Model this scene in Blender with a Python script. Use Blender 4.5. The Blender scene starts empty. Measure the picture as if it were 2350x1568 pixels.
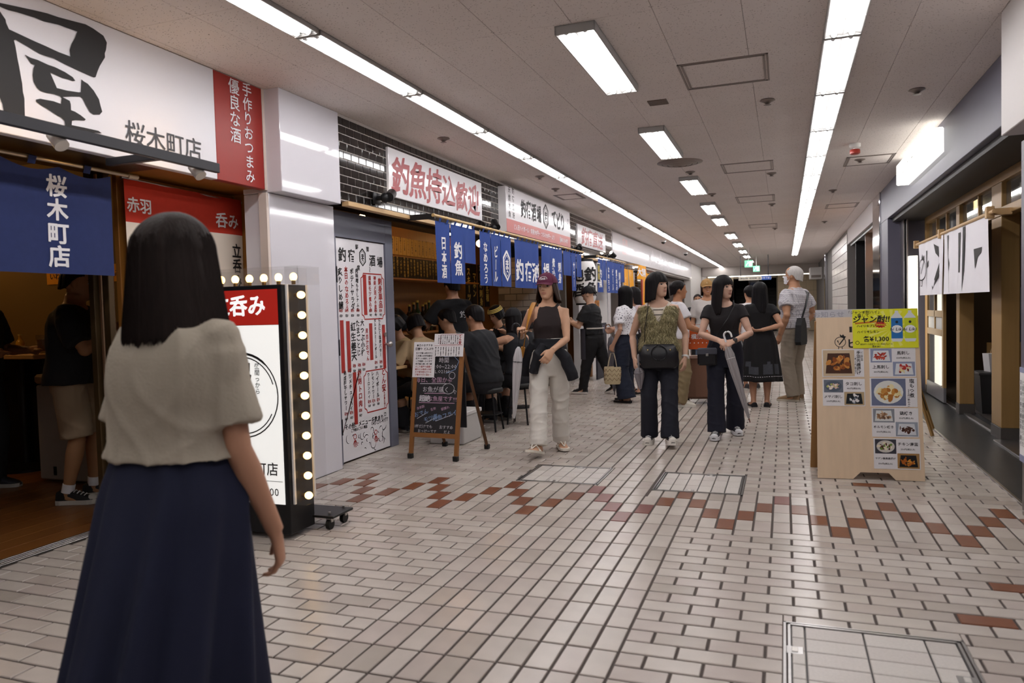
import bpy, bmesh, math, random
import numpy as np
from mathutils import Vector, Matrix
S = bpy.context.scene
COL = S.collection
random.seed(7)
RNG = np.random.default_rng(7)
PI = math.pi
# ------------------------------------------------------------------ camera, world, exposure
cam_d = bpy.data.cameras.new('camera'); cam = bpy.data.objects.new('camera', cam_d); COL.objects.link(cam)
F_PX = 1711.4
cam_d.sensor_fit = 'HORIZONTAL'; cam_d.sensor_width = 36.0; cam_d.lens = 36.0*F_PX/2350.0
cam_d.clip_start = 0.05; cam_d.clip_end = 200
YAW, PITCH, ROLL = 0.350914516, 0.0424652767, -0.0268905089
CAM = Vector((-0.22823, -4.35544, 1.28122))
cf = Vector((-math.sin(YAW)*math.cos(PITCH), math.cos(YAW)*math.cos(PITCH), -math.sin(PITCH)))
cr = Vector((math.cos(YAW), math.sin(YAW), 0)); cu = cr.cross(cf)
cr2 = math.cos(ROLL)*cr + math.sin(ROLL)*cu; cu2 = -math.sin(ROLL)*cr + math.cos(ROLL)*cu
mw = Matrix((cr2, cu2, -cf)).transposed().to_4x4(); mw.translation = CAM
cam.matrix_world = mw
cam_d.dof.use_dof = True; cam_d.dof.focus_distance = 7.2; cam_d.dof.aperture_fstop = 3.2
S.camera = cam
w = bpy.data.worlds.new('world'); S.world = w; w.use_nodes = True
w.node_tree.nodes['Background'].inputs[0].default_value = (0.9, 0.93, 1.0, 1); w.node_tree.nodes['Background'].inputs[1].default_value = 0.02
S.view_settings.view_transform = 'Standard'; S.view_settings.look = 'None'; S.view_settings.gamma = 1; S.view_settings.use_curve_mapping = False
S.view_settings.exposure = 0.38
TUBE_E = 21.0
H = 2.893      # ceiling height
# ------------------------------------------------------------------ materials
def srgb(h):
    if isinstance(h, str):
        h = h.lstrip('#'); c = [int(h[i:i+2], 16)/255 for i in (0, 2, 4)]
    else: c = h
    return tuple(x/12.92 if x <= .04045 else ((x+.055)/1.055)**2.4 for x in c)
MATS = {}
def mat(name, col, rough=.5, metal=0., var=0., vscale=8., bump=0., bscale=60., emit=0., trans=0., stretch=None, coat=0., spec=.5, isl=0., sheen=0., alpha=1., ior=1.45, detail=3):
    """Procedural Principled material: noise driven colour variation, bump, optional per-piece variation."""
    if name in MATS: return MATS[name]
    m = bpy.data.materials.new(name); m.use_nodes = True; MATS[name] = m
    nt = m.node_tree; n = nt.nodes; L = nt.links; b = n['Principled BSDF']
    c = srgb(col)
    b.inputs['Base Color'].default_value = (*c, 1); b.inputs['Roughness'].default_value = rough; b.inputs['Metallic'].default_value = metal
    b.inputs['Specular IOR Level'].default_value = spec; b.inputs['IOR'].default_value = ior
    if coat: b.inputs['Coat Weight'].default_value = coat; b.inputs['Coat Roughness'].default_value = .05
    if trans: b.inputs['Transmission Weight'].default_value = trans
    if sheen: b.inputs['Sheen Weight'].default_value = sheen
    if alpha < 1: b.inputs['Alpha'].default_value = alpha
    if emit: b.inputs['Emission Color'].default_value = (*c, 1); b.inputs['Emission Strength'].default_value = emit
    if var or bump or isl:
        tc = n.new('ShaderNodeTexCoord'); mp = n.new('ShaderNodeMapping'); L.new(tc.outputs['Object'], mp.inputs[0])
        if stretch: mp.inputs['Scale'].default_value = stretch
        if isl:   # each piece its own value
            oi = n.new('ShaderNodeObjectInfo'); ge = n.new('ShaderNodeNewGeometry')
            ad = n.new('ShaderNodeMath'); ad.operation = 'ADD'; L.new(oi.outputs['Random'], ad.inputs[0]); L.new(ge.outputs['Random Per Island'], ad.inputs[1])
            fr = n.new('ShaderNodeMath'); fr.operation = 'FRACT'; L.new(ad.outputs[0], fr.inputs[0])
        last = None
        if var:
            nz = n.new('ShaderNodeTexNoise'); nz.inputs['Scale'].default_value = vscale; nz.inputs['Detail'].default_value = detail; L.new(mp.outputs[0], nz.inputs['Vector'])
            mx = n.new('ShaderNodeMix'); mx.data_type = 'RGBA'; L.new(nz.outputs['Fac'], mx.inputs[0])
            mx.inputs[6].default_value = (*[x*(1-var) for x in c], 1); mx.inputs[7].default_value = (*[min(1, x*(1+var)) for x in c], 1); last = mx.outputs[2]
        if isl:
            rp = n.new('ShaderNodeValToRGB'); rp.color_ramp.interpolation = 'LINEAR'
            e = rp.color_ramp.elements; e[0].color = (1-isl, 1-isl*1.08, 1-isl*1.15, 1); e[1].color = (1, 1, 1, 1)
            k = e.new(.3); k.color = (1-isl*.4, 1-isl*.55, 1-isl*.52, 1); k = e.new(.6); k.color = (1-isl*.2, 1-isl*.2, 1-isl*.25, 1)
            L.new(fr.outputs[0], rp.inputs[0])
            mu = n.new('ShaderNodeMix'); mu.data_type = 'RGBA'; mu.blend_type = 'MULTIPLY'; mu.inputs[0].default_value = 1
            if last: L.new(last, mu.inputs[6])
            else: mu.inputs[6].default_value = (*c, 1)
            L.new(rp.outputs[0], mu.inputs[7]); last = mu.outputs[2]
        if last:
            L.new(last, b.inputs['Base Color'])
            if emit: L.new(last, b.inputs['Emission Color'])
        if bump:
            nb = n.new('ShaderNodeTexNoise'); nb.inputs['Scale'].default_value = bscale; nb.inputs['Detail'].default_value = 4; L.new(mp.outputs[0], nb.inputs['Vector'])
            bp = n.new('ShaderNodeBump'); bp.inputs['Strength'].default_value = bump; bp.inputs['Distance'].default_value = .01
            L.new(nb.outputs['Fac'], bp.inputs['Height']); L.new(bp.outputs[0], b.inputs['Normal'])
    return m
def emat(name, col, e):
    if name in MATS: return MATS[name]
    m = bpy.data.materials.new(name); m.use_nodes = True; MATS[name] = m
    n = m.node_tree.nodes; b = n['Principled BSDF']; c = srgb(col)
    b.inputs['Base Color'].default_value = (*[x*.8 for x in c], 1); b.inputs['Emission Color'].default_value = (*c, 1); b.inputs['Emission Strength'].default_value = e
    b.inputs['Roughness'].default_value = .4
    return m
# ------------------------------------------------------------------ mesh collector
def unit(v): return Vector(v).normalized()
class MB:
    def __init__(s): s.v = []; s.f = []; s.m = []; s.c = 0
    def add(s, vs, fs, m=0):
        o = len(s.v); s.v.extend([tuple(x) for x in vs]); s.f.extend([tuple(i+o for i in f) for f in fs]); s.m.extend([m]*len(fs)); return s
    def box(s, x0, x1, y0, y1, z0, z1, m=0, c=.0):
        if x0 > x1: x0, x1 = x1, x0
        if y0 > y1: y0, y1 = y1, y0
        if z0 > z1: z0, z1 = z1, z0
        c = min(c, (x1-x0)*.45, (y1-y0)*.45, (z1-z0)*.45)
        if c <= 0:
            vs = [(x, y, z) for z in (z0, z1) for y in (y0, y1) for x in (x0, x1)]
            return s.add(vs, [(0, 2, 3, 1), (4, 5, 7, 6), (0, 1, 5, 4), (2, 6, 7, 3), (0, 4, 6, 2), (1, 3, 7, 5)], m)
        X = (x0, x1); Y = (y0, y1); Z = (z0, z1); vs = []; id = {}
        for i in (0, 1):
            for j in (0, 1):
                for k in (0, 1):
                    sx, sy, sz = (c, -c)[i], (c, -c)[j], (c, -c)[k]
                    for a, p in (('x', (X[i], Y[j]+sy, Z[k]+sz)), ('y', (X[i]+sx, Y[j], Z[k]+sz)), ('z', (X[i]+sx, Y[j]+sy, Z[k]))):
                        id[(i, j, k, a)] = len(vs); vs.append(p)
        fs = []
        for i in (0, 1): fs.append([id[(i, j, k, 'x')] for j, k in ((0, 0), (0, 1), (1, 1), (1, 0))][::1 if i == 0 else -1])
        for j in (0, 1): fs.append([id[(i, j, k, 'y')] for i, k in ((0, 0), (1, 0), (1, 1), (0, 1))][::1 if j == 0 else -1])
        for k in (0, 1): fs.append([id[(i, j, k, 'z')] for i, j in ((0, 0), (0, 1), (1, 1), (1, 0))][::1 if k == 0 else -1])
        for j in (0, 1):
            for k in (0, 1):
                q = [id[(0, j, k, 'y')], id[(1, j, k, 'y')], id[(1, j, k, 'z')], id[(0, j, k, 'z')]]; fs.append(q if (j+k) % 2 else q[::-1])
        for i in (0, 1):
            for k in (0, 1):
                q = [id[(i, 0, k, 'x')], id[(i, 1, k, 'x')], id[(i, 1, k, 'z')], id[(i, 0, k, 'z')]]; fs.append(q[::-1] if (i+k) % 2 else q)
        for i in (0, 1):
            for j in (0, 1):
                q = [id[(i, j, 0, 'x')], id[(i, j, 1, 'x')], id[(i, j, 1, 'y')], id[(i, j, 0, 'y')]]; fs.append(q if (i+j) % 2 else q[::-1])
        for i in (0, 1):
            for j in (0, 1):
                for k in (0, 1):
                    q = [id[(i, j, k, a)] for a in 'xyz']; fs.append(q[::-1] if (i+j+k) % 2 == 0 else q)
        return s.add(vs, fs, m)
    def quad(s, a, b, c, d, m=0): return s.add([a, b, c, d], [(0, 1, 2, 3)], m)
    def ring(s, pts): o = len(s.v); s.v.extend([tuple(p) for p in pts]); return list(range(o, o+len(pts)))
    def loft(s, rings, m=0, cap=True, closed=True):
        ids = [s.ring(r) for r in rings]; n = len(ids[0])
        for a, b in zip(ids[:-1], ids[1:]):
            for i in range(n if closed else n-1):
                j = (i+1) % n; s.f.append((a[i], a[j], b[j], b[i])); s.m.append(m)
        if cap and closed: s.f.append(tuple(ids[0][::-1])); s.f.append(tuple(ids[-1])); s.m += [m, m]
        return s
    def tube(s, path, r, n=8, m=0, cap=True, up=None, flat=None):
        path = [Vector(p) for p in path]; rr = r if isinstance(r, (list, tuple)) else [r]*len(path); rings = []
        t = (path[1]-path[0]).normalized(); ref = Vector(up) if up else (Vector((0, 0, 1)) if abs(t.z) < .9 else Vector((1, 0, 0)))
        for i, p in enumerate(path):
            a = path[max(i-1, 0)]; b = path[min(i+1, len(path)-1)]; t = (b-a)
            if t.length < 1e-9: t = Vector((0, 0, 1))
            t.normalize(); u = t.cross(ref)
            if u.length < 1e-6: u = t.cross(Vector((1, .3, .2)))
            u.normalize(); v = u.cross(t).normalized()*-1
            q = rr[i]; ra, rb = q if isinstance(q, (list, tuple)) else (q, q)
            rings.append([p+u*(ra*math.cos(2*PI*k/n))+v*(rb*math.sin(2*PI*k/n)) for k in range(n)])
            ref = -v if False else ref
        return s.loft(rings, m, cap)
    def cyl(s, p0, p1, r0, r1=None, n=16, m=0): return s.tube([p0, p1], [r0, r0 if r1 is None else r1], n, m)
    def lathe(s, prof, c=(0, 0, 0), n=20, m=0, axis='z'):
        rings = []
        for r, z in prof:
            rr = max(r, 1e-4)
            pts = [(rr*math.cos(2*PI*k/n), rr*math.sin(2*PI*k/n), z) for k in range(n)]
            if axis == 'x': pts = [(z, a, b) for a, b, z in pts]
            if axis == 'y': pts = [(b, z, a) for a, b, z in pts]
            rings.append([(c[0]+x, c[1]+y, c[2]+z2) for x, y, z2 in pts])
        return s.loft(rings, m)
    def ell(s, c, r, n=14, k=9, m=0, rot=None):
        rings = []
        for i in range(k+1):
            t = -PI/2+PI*i/k; q = max(math.cos(t), 1e-3)
            pts = [Vector((r[0]*q*math.cos(2*PI*j/n), r[1]*q*math.sin(2*PI*j/n), r[2]*math.sin(t))) for j in range(n)]
            if rot is not None: pts = [rot @ p for p in pts]
            rings.append([p+Vector(c) for p in pts])
        return s.loft(rings, m)
    def poly(s, pts, d, m=0):
        """flat polygon pts (3D, planar) thickened by vector d"""
        d = Vector(d); n = len(pts); a = [Vector(p) for p in pts]; b = [p+d for p in a]
        return s.add(a+b, [tuple(range(n))[::-1], tuple(range(n, 2*n))]+[(i, (i+1) % n, n+(i+1) % n, n+i) for i in range(n)], m)
    def build(s, name, mats, parent=None, smooth=False, loc=None, rz=None, mesh=None):
        me = bpy.data.meshes.new(name); me.from_pydata(s.v, [], s.f)
        if not isinstance(mats, (list, tuple)): mats = [mats]
        for q in mats: me.materials.append(q)
        if len(mats) > 1: me.polygons.foreach_set('material_index', s.m)
        if smooth: me.polygons.foreach_set('use_smooth', [True]*len(me.polygons))
        me.update()
        if smooth != 'all' and smooth:
            try: me.set_sharp_from_angle(angle=math.radians(50))
            except Exception: pass
        return link(name, me, parent, loc, rz)
def link(name, me, parent=None, loc=None, rz=None):
    o = bpy.data.objects.new(name, me); COL.objects.link(o)
    if parent: o.parent = parent
    if loc is not None: o.location = loc
    if rz is not None: o.rotation_euler = (0, 0, rz)
    return o
def tag(o, label=None, cat=None, group=None, kind=None):
    for k, v in (('label', label), ('category', cat), ('group', group), ('kind', kind)):
        if v: o[k] = v
    return o
def thing(name, label, cat, loc=(0, 0, 0), rz=0, group=None):
    o = bpy.data.objects.new(name, None); COL.objects.link(o); o.location = loc; o.rotation_euler = (0, 0, rz); o.empty_display_size = .1
    return tag(o, label, cat, group)
def dup(root, loc=None, rz=None, label=None, group=None):
    r = root.copy(); COL.objects.link(r)
    if loc is not None: r.location = loc
    if rz is not None: r.rotation_euler = (0, 0, rz)
    tag(r, label, None, group)
    for ch in list(root.children):
        c = ch.copy(); COL.objects.link(c); c.parent = r
        for g in ch.children:
            d = g.copy(); COL.objects.link(d); d.parent = c
    return r
# ------------------------------------------------------------------ lettering (built-in font outlines turned into flat mesh)
GL = {}
def glyph(ch, bold=0., res=2):
    k = (ch, bold, res)
    if k in GL: return GL[k]
    c = bpy.data.curves.new('t', 'FONT'); c.body = ch; c.size = 1; c.resolution_u = res; c.offset = bold
    o = bpy.data.objects.new('t', c); me = o.to_mesh()
    V = np.array([v.co[:2] for v in me.vertices]).reshape(-1, 2); Fs = [tuple(p.vertices) for p in me.polygons]
    o.to_mesh_clear(); bpy.data.objects.remove(o); bpy.data.curves.remove(c)
    wd = 1.0 if ord(ch) > 0x2000 else (V[:, 0].max()+.07 if len(V) else .3)
    if len(V): V = V-np.array([wd/2, .36])
    GL[k] = (V, Fs, wd); return GL[k]
def text(mb, s, c, u, v, size, vert=False, sx=1., sp=1., bold=.012, m=0, jit=0., shear=0., res=2, align='c', brush=0.):
    """adds string s centred at c on the plane with right vector u and up vector v"""
    c = Vector(c); u = unit(u); v = unit(v); ex = max(0., bold-.012)*.9; bold = min(bold, .012); nn = u.cross(v)
    gs = [glyph(ch, bold, res) if ch != ' ' else None for ch in s]
    adv = [((g[2] if g else .4) if not vert else (1. if g and ord(ch) > 0x2000 else .8 if g else .5))*sp for g, ch in zip(gs, s)]
    tot = sum(adv); p = -tot/2 if align == 'c' else 0.
    for g, a, ch in zip(gs, adv, s):
        q = p+a/2; p += a
        if not g or not len(g[0]): continue
        V = g[0].copy()
        if vert and ch in 'ー〜~（）()「」': V = np.stack([V[:, 1], -V[:, 0]], 1)
        if brush:
            ph = RNG.uniform(0, 6.28, 4)
            V = V+brush*np.stack([np.sin(V[:, 1]*9+ph[0])+.6*np.sin(V[:, 1]*23+ph[1]), np.sin(V[:, 0]*8+ph[2])+.6*np.sin(V[:, 0]*21+ph[3])], 1)
            V[:, 1] += V[:, 0]*brush*3
        if shear: V[:, 0] += V[:, 1]*shear
        k = 1+RNG.uniform(-jit, jit); V = V*np.array([sx*k, k])
        ox, oy = (0, -q) if vert else (q*sx, 0)
        ox += RNG.uniform(-jit, jit)*.3; oy += RNG.uniform(-jit, jit)*.3
        for q_, (ax, ay) in enumerate(((0, 0), (1, .6), (-1, -.5), (.5, -1)) if ex > .002 else ((0, 0),)):
            W_ = (V+np.array([ox+ax*ex, oy+ay*ex]))*size
            mb.add([c+u*float(x)+v*float(y)+nn*(.0002*q_) for x, y in W_], g[1], m)
    return mb
KJ = '釣魚酒場宿日本刺身盛合天焼煮揚鮮度貝汁大根玉生姜味噌特選今旬海老烏賊蛸鯛鰹鯖'
KN = 'のしりまかおつきとるなめろうあさりたこいかえびポテトサラダハイボールレモンサワー'
def rtxt(n, pool=KJ+KN): return ''.join(random.choice(pool) for _ in range(n))
UX, UY, UZ = Vector((1, 0, 0)), Vector((0, 1, 0)), Vector((0, 0, 1))
# ------------------------------------------------------------------ SETTING: floor
PW, PL = .1025, .2091
m_tile = mat('floor_tile_glaze', '#bfb6ae', .25, var=.14, vscale=6, isl=.24, bump=.05, bscale=120, coat=0, spec=.5)
m_brown = mat('floor_tile_brown', '#7a4a33', .3, var=.15, vscale=30, isl=.12)
m_brown_glare = mat('floor_tile_brown_glare', '#7e4a45', .3, var=.15, vscale=30, isl=.12)  # brown tile again, with the pinkish floor glare put into its colour
m_grout = mat('floor_grout', '#4a413d', .8, var=.25, vscale=20)
b = MB(); b.box(-8.5, 3.5, -8, 33, -.12, -.006, 0)
floor = tag(b.build('floor', [m_grout]), None, None, None, 'structure')
MAN = [(-2.135, -1.51, .86, 1.44), (-1.11, -.505, .80, 1.39), (-.245, .385, -2.05, -1.225)]
tiles = []     # (x0,x1,y0,y1,colour)
GR = .0055
def push(x0, x1, y0, y1, k=0, inset=GR):
    lim = []
    xl = -4.12 if y0 < .0 else (-3.68 if y1 < .92 else -3.79 if y1 < 2.05 else -4.6)
    x0 = max(x0, xl); x1 = min(x1, 1.135)
    if x1-x0 < .02: return
    rects = [(x0+inset, x1-inset, y0+inset, y1-inset)]
    for a0, a1, c0, c1 in MAN:
        out = []
        for r in rects:
            if r[1] <= a0 or r[0] >= a1 or r[3] <= c0 or r[2] >= c1: out.append(r); continue
            if r[0] < a0: out.append((r[0], a0-.003, r[2], r[3]))
            if r[1] > a1: out.append((a1+.003, r[1], r[2], r[3]))
            q0, q1 = max(r[0], a0), min(r[1], a1)
            if r[2] < c0: out.append((q0, q1, r[2], c0-.003))
            if r[3] > c1: out.append((q0, q1, c1+.003, r[3]))
        rects = out
    for r in rects:
        if r[1]-r[0] > .012 and r[3]-r[2] > .012: tiles.append((*r, k))
LX0, LX1 = -18*PW, -8*PW
NB = 4
zig = [4, 3, 2, 1, 2, 3]
BR = [(.585, -1.02), (.66, -.60), (.37, 1.30), (-2.58, -2.12), (-2.87, -1.92)]
j = -42
while j*PL < 31.2:                # lane and band: stack bond, long side along the corridor
    y0, y1 = j*PL, (j+1)*PL
    band = 0 <= j < NB
    i0, i1 = (-42, 12) if band else (-18, -8)
    for i in range(i0, i1):
        k = 0
        if band and zig[i % 6] == 4-j: k = 2 if -15 <= i <= -11 or i == -3 else 1
        push(i*PW, (i+1)*PW, y0, y1, k)
    if not band:
        for q in (0, 1):
            ya = y0+q*PL/2; yb = ya+PL/2; par = (2*j+q) % 2
            for side in (0, 1):
                x = LX1-par*PW if side else LX0+par*PW
                while (x < 1.2 if side else x > -4.7):
                    xa, xb = (x, x+2*PW) if side else (x-2*PW, x)
                    xa2, xb2 = (max(xa, LX1), xb) if side else (xa, min(xb, LX0))
                    k = 1 if any(xa2 <= bx < xb2 and ya <= by < yb for bx, by in BR) else 0
                    push(xa2, xb2, ya, yb, k); x += 2*PW if side else -2*PW
    j += 1
def scr(p):
    d = Vector(p)-CAM; z = d.dot(cf)
    if z < .3: return None
    return 1175+F_PX*d.dot(cr2)/z, 784-F_PX*d.dot(cu2)/z, z
def seen(p, mg=60):
    q = scr(p); return q and -mg < q[0] < 2350+mg and -mg < q[1] < 1568+mg
def tile_mesh(mb, x0, x1, y0, y1, m=0, z=.0, c=.0025):
    z0 = -.010; a = [(x0, y0), (x1, y0), (x1, y1), (x0, y1)]; bq = [(x0+c, y0+c), (x1-c, y0+c), (x1-c, y1-c), (x0+c, y1-c)]
    mb.add([(x, y, z0) for x, y in a]+[(x, y, z-c) for x, y in a]+[(x, y, z) for x, y in bq],
           [(8, 9, 10, 11)]+[(i, (i+1) % 4, 4+(i+1) % 4, 4+i) for i in range(4)]+[(4+i, 4+(i+1) % 4, 8+(i+1) % 4, 8+i) for i in range(4)], m)
vis = sorted([t for t in tiles if seen(((t[0]+t[1])/2, (t[2]+t[3])/2, 0), 20)], key=lambda t: (t[0]+t[1]-2*CAM.x)**2+(t[2]+t[3]-2*CAM.y)**2)
hid = [t for t in vis if -2.55 < t[0] < -1.45 and t[2] < -2.0]
vis = [t for t in vis if t not in hid]
near = set(vis[:300]); shapes = {}
for t in vis[:300]:
    key = (round(t[1]-t[0], 4), round(t[3]-t[2], 4), t[4])
    if key not in shapes:
        q = MB(); tile_mesh(q, -key[0]/2, key[0]/2, -key[1]/2, key[1]/2)
        me = bpy.data.meshes.new('tile'); me.from_pydata(q.v, [], q.f); me.materials.append([m_tile, m_brown, m_brown_glare][t[4]]); shapes[key] = me
    link('tile', shapes[key], floor, ((t[0]+t[1])/2, (t[2]+t[3])/2, RNG.uniform(-.0006, .0006)))
q = MB()
for t in tiles:
    if t not in near: tile_mesh(q, *t[:4], t[4], RNG.uniform(-.0006, .0006))
tag(q.build('distant_tiles', [m_tile, m_brown, m_brown_glare], floor), kind='stuff')
# floor access covers
m_steel = mat('brushed_steel', '#b9b7b6', .3, 1., var=.1, vscale=40)
m_darkst = mat('dark_steel', '#3c3a3a', .45, .6)
m_ctile = mat('cover_tile', '#c9c3bd', .35, var=.12, vscale=90, isl=.12, bump=.1, bscale=200)
def cover(rect, label, big):
    x0, x1, y0, y1 = rect; t = thing('floor_access_cover', label, 'floor cover', ((x0+x1)/2, (y0+y1)/2, 0)); w, l = (x1-x0)/2, (y1-y0)/2
    b = MB(); r = .012
    for e in (0, r+.004):
        a, c = w-e, l-e
        b.box(-a, -a+r*.8, -c, c, -.01, .003); b.box(a-r*.8, a, -c, c, -.01, .003); b.box(-a, a, -c, -c+r*.8, -.01, .003); b.box(-a, a, c-r*.8, c, -.01, .003)
    b.build('frame', m_steel, t)
    b = MB(); b.box(-w+.02, w-.02, -l+.02, l-.02, -.012, -.005); b.build('tray', m_darkst, t)
    a, c = w-.028, l-.028
    xs = ([-a, -a+.05, -a+.05+PL, -a+.05+2*PL, a] if big else [-a+k*2*a/6 for k in range(7)])
    n = 7 if big else 3
    if big:
        k = int(round(2*c/(PL/2)))
        ys = [-c+i*2*c/k for i in range(k+1)]
    else: ys = [-c+i*2*c/3 for i in range(4)]
    for i in range(len(xs)-1):
        for jj in range(len(ys)-1):
            q = MB(); tile_mesh(q, xs[i]+.003, xs[i+1]-.003, ys[jj]+.003, ys[jj+1]-.003); q.build('tile', m_ctile, t)
    for p in ([(-w+.04, l-.25), (w-.05, -l+.50)] if big else [(-.05, -l+.045), (.05, l-.045)]):
        b = MB(); b.box(p[0]-.03, p[0]+.03, p[1]-.03, p[1]+.03, -.008, .002, 0, .002); b.box(p[0]-.011, p[0]+.011, p[1]-.018, p[1]+.018, .002, .0045, 1, .002)
        b.build('lifting_handle', [m_steel, mat('handle_plate', '#dcd8d2', .35, .3)], t)
cover(MAN[0], 'tiled floor access cover in front of the woman in white trousers', False)
cover(MAN[1], 'tiled floor access cover in front of the two women in dark trousers', False)
cover(MAN[2], 'large tiled floor access cover with steel rim nearest the camera', True)
# ------------------------------------------------------------------ ceiling
m_ceil = bpy.data.materials.new('ceiling_board'); m_ceil.use_nodes = True
def _ceil():
    nt = m_ceil.node_tree; n = nt.nodes; L = nt.links; b = n['Principled BSDF']; b.inputs['Roughness'].default_value = .9
    tc = n.new('ShaderNodeTexCoord')
    mp = n.new('ShaderNodeMapping'); mp.inputs['Scale'].default_value = (45, 90, 60); L.new(tc.outputs['Object'], mp.inputs[0])
    vo = n.new('ShaderNodeTexVoronoi'); vo.inputs['Scale'].default_value = 1.0; vo.inputs['Randomness'].default_value = 1; L.new(mp.outputs[0], vo.inputs['Vector'])
    nz = n.new('ShaderNodeTexNoise'); nz.inputs['Scale'].default_value = 30; L.new(tc.outputs['Object'], nz.inputs['Vector'])
    mt = n.new('ShaderNodeMath'); mt.operation = 'MULTIPLY'; L.new(nz.outputs['Fac'], mt.inputs[0]); mt.inputs[1].default_value = .34
    lt = n.new('ShaderNodeMath'); lt.operation = 'LESS_THAN'; L.new(vo.outputs['Distance'], lt.inputs[0]); L.new(mt.outputs[0], lt.inputs[1])
    n2 = n.new('ShaderNodeTexNoise'); n2.inputs['Scale'].default_value = 1.3; L.new(tc.outputs['Object'], n2.inputs['Vector'])
    base = n.new('ShaderNodeMix'); base.data_type = 'RGBA'; L.new(n2.outputs['Fac'], base.inputs[0])
    base.inputs[6].default_value = (*srgb('#dfd6d2'), 1); base.inputs[7].default_value = (*srgb('#e8e0dc'), 1)
    mx = n.new('ShaderNodeMix'); mx.data_type = 'RGBA'; L.new(lt.outputs[0], mx.inputs[0]); L.new(base.outputs[2], mx.inputs[6]); mx.inputs[7].default_value = (*srgb('#8a7f79'), 1)
    L.new(mx.outputs[2], b.inputs['Base Color'])
_ceil()
b = MB(); b.box(-9, 3.6, -8, 31.7, H+.012, H+.1); ceiling = tag(b.build('ceiling', mat('ceiling_backing', '#6f6862', .9)), kind='structure')
shapes = {}; rest = MB(); cnt = 0; pan = []
SX = .4575; SY = .915; xs = [.487+SX*k for k in range(-11, 3)]
for xa in xs:
    for j in range(-8, 35): pan.append((max(xa, -3.69), min(xa+SX, 1.6), j*SY-.2, j*SY+SY-.2))
pan = [p for p in pan if p[1]-p[0] > .03]
pan.sort(key=lambda p: (0 if seen(((p[0]+p[1])/2, (p[2]+p[3])/2, H), 200) else 1, (p[2]-CAM.y)**2))
for k, (x0, x1, y0, y1) in enumerate(pan):
    g = .0012; w, l = x1-x0, y1-y0
    if k < 280:
        key = (round(w, 3), round(l, 3))
        if key not in shapes:
            q = MB(); q.box(-w/2+g, w/2-g, -l/2+g, l/2-g, 0, .012, 0, .001); me = bpy.data.meshes.new('ceiling_panel'); me.from_pydata(q.v, [], q.f); me.materials.append(m_ceil); shapes[key] = me
        link('ceiling_panel', shapes[key], ceiling, ((x0+x1)/2, (y0+y1)/2, H))
    else: rest.box(x0+g, x1-g, y0+g, y1-g, H, H+.012)
tag(rest.build('distant_panels', m_ceil, ceiling), kind='stuff')
# ------------------------------------------------------------------ ceiling lights
m_white = mat('white_enamel', '#e6e4e2', .35)
m_tube = emat('fluorescent_tube', '#faf7f7', TUBE_E)
m_refl = mat('light_reflector', '#a8a8a6', .35)
m_cap = mat('tube_cap', '#c9c9c9', .4, .5)
def troffer(w, l, d, ntube, louver, rim):
    t = thing('ceiling_light', 'x', 'ceiling light')
    b = MB(); r = .008
    b.box(-w/2, -w/2+r, -l/2, l/2, -d, 0, 0); b.box(w/2-r, w/2, -l/2, l/2, -d, 0, 0)
    b.box(-w/2, w/2, -l/2, -l/2+rim, -d, 0, 0); b.box(-w/2, w/2, l/2-rim, l/2, -d, 0, 0); b.box(-w/2, w/2, -l/2, l/2, -.006, 0, 0)
    b.build('housing', mat('lamp_housing', '#a9a7a4', .5), t)
    b = MB(); bw = (w-2*r)/ntube
    for k in range(ntube):
        c = -w/2+r+bw*(k+.5)
        for sg in (-1, 1): b.add([(c, -l/2+rim, -d*.3), (c, l/2-rim, -d*.3), (c+sg*bw*.5, l/2-rim, -d*.97), (c+sg*bw*.5, -l/2+rim, -d*.97)], [(0, 1, 2, 3) if sg > 0 else (3, 2, 1, 0)])
    b.build('reflector', m_refl, t)
    for k in range(ntube):
        c = -w/2+r+bw*(k+.5); tr = min(.016, bw*.3); z = -d+.006 if louver else -d*.72
        b = MB(); b.cyl((c, -l/2+rim+.02, z), (c, l/2-rim-.02, z), tr, n=10); o = b.build('tube', m_tube, t, True)
        q = MB(); q.cyl((c, -l/2+rim, z), (c, -l/2+rim+.02, z), tr*.95, n=8); q.build('end_cap', m_cap, o, True); q = MB(); q.cyl((c, l/2-rim-.02, z), (c, l/2-rim, z), tr*.95, n=8); q.build('end_cap', m_cap, o, True)
    if louver:
        for y in louver: b = MB(); b.box(-w/2+r, w/2-r, y-.003, y+.003, -d-.004, -d*.55); b.build('louver_blade', m_white, t)
    return t
ORD = ['first', 'second', 'third', 'fourth', 'fifth', 'sixth', 'seventh', 'eighth', 'ninth', 'tenth', 'eleventh', 'twelfth', 'thirteenth', 'fourteenth', 'fifteenth', 'sixteenth', 'seventeenth', 'eighteenth', 'nineteenth', 'twentieth', 'twenty-first', 'twenty-second', 'twenty-third', 'twenty-fourth', 'twenty-fifth', 'twenty-sixth']
tA = troffer(.165, 1.262, .028, 2, [-.625, .625], .016)
y = -.70-.635-4*1.279; k = -4; first = True
while y < 31.0:
    lab = f'{ORD[k]} twin tube ceiling light from the camera in the left row' if k >= 0 else f'twin tube ceiling light of the left row, {ORD[-k-1]} one behind the camera'
    g = 'ceiling lights in the left row'
    if first: tA.location = (-2.755, y, H); tag(tA, lab, None, g); first = False
    else: dup(tA, (-2.755, y, H), None, lab, g)
    y += 1.279; k += 1
tB = troffer(.212, 1.275, .03, 2, [-.63, .63, -.32, 0, .32], .012)
y = .605-.645-4*1.295; k = -4; first = True
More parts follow.
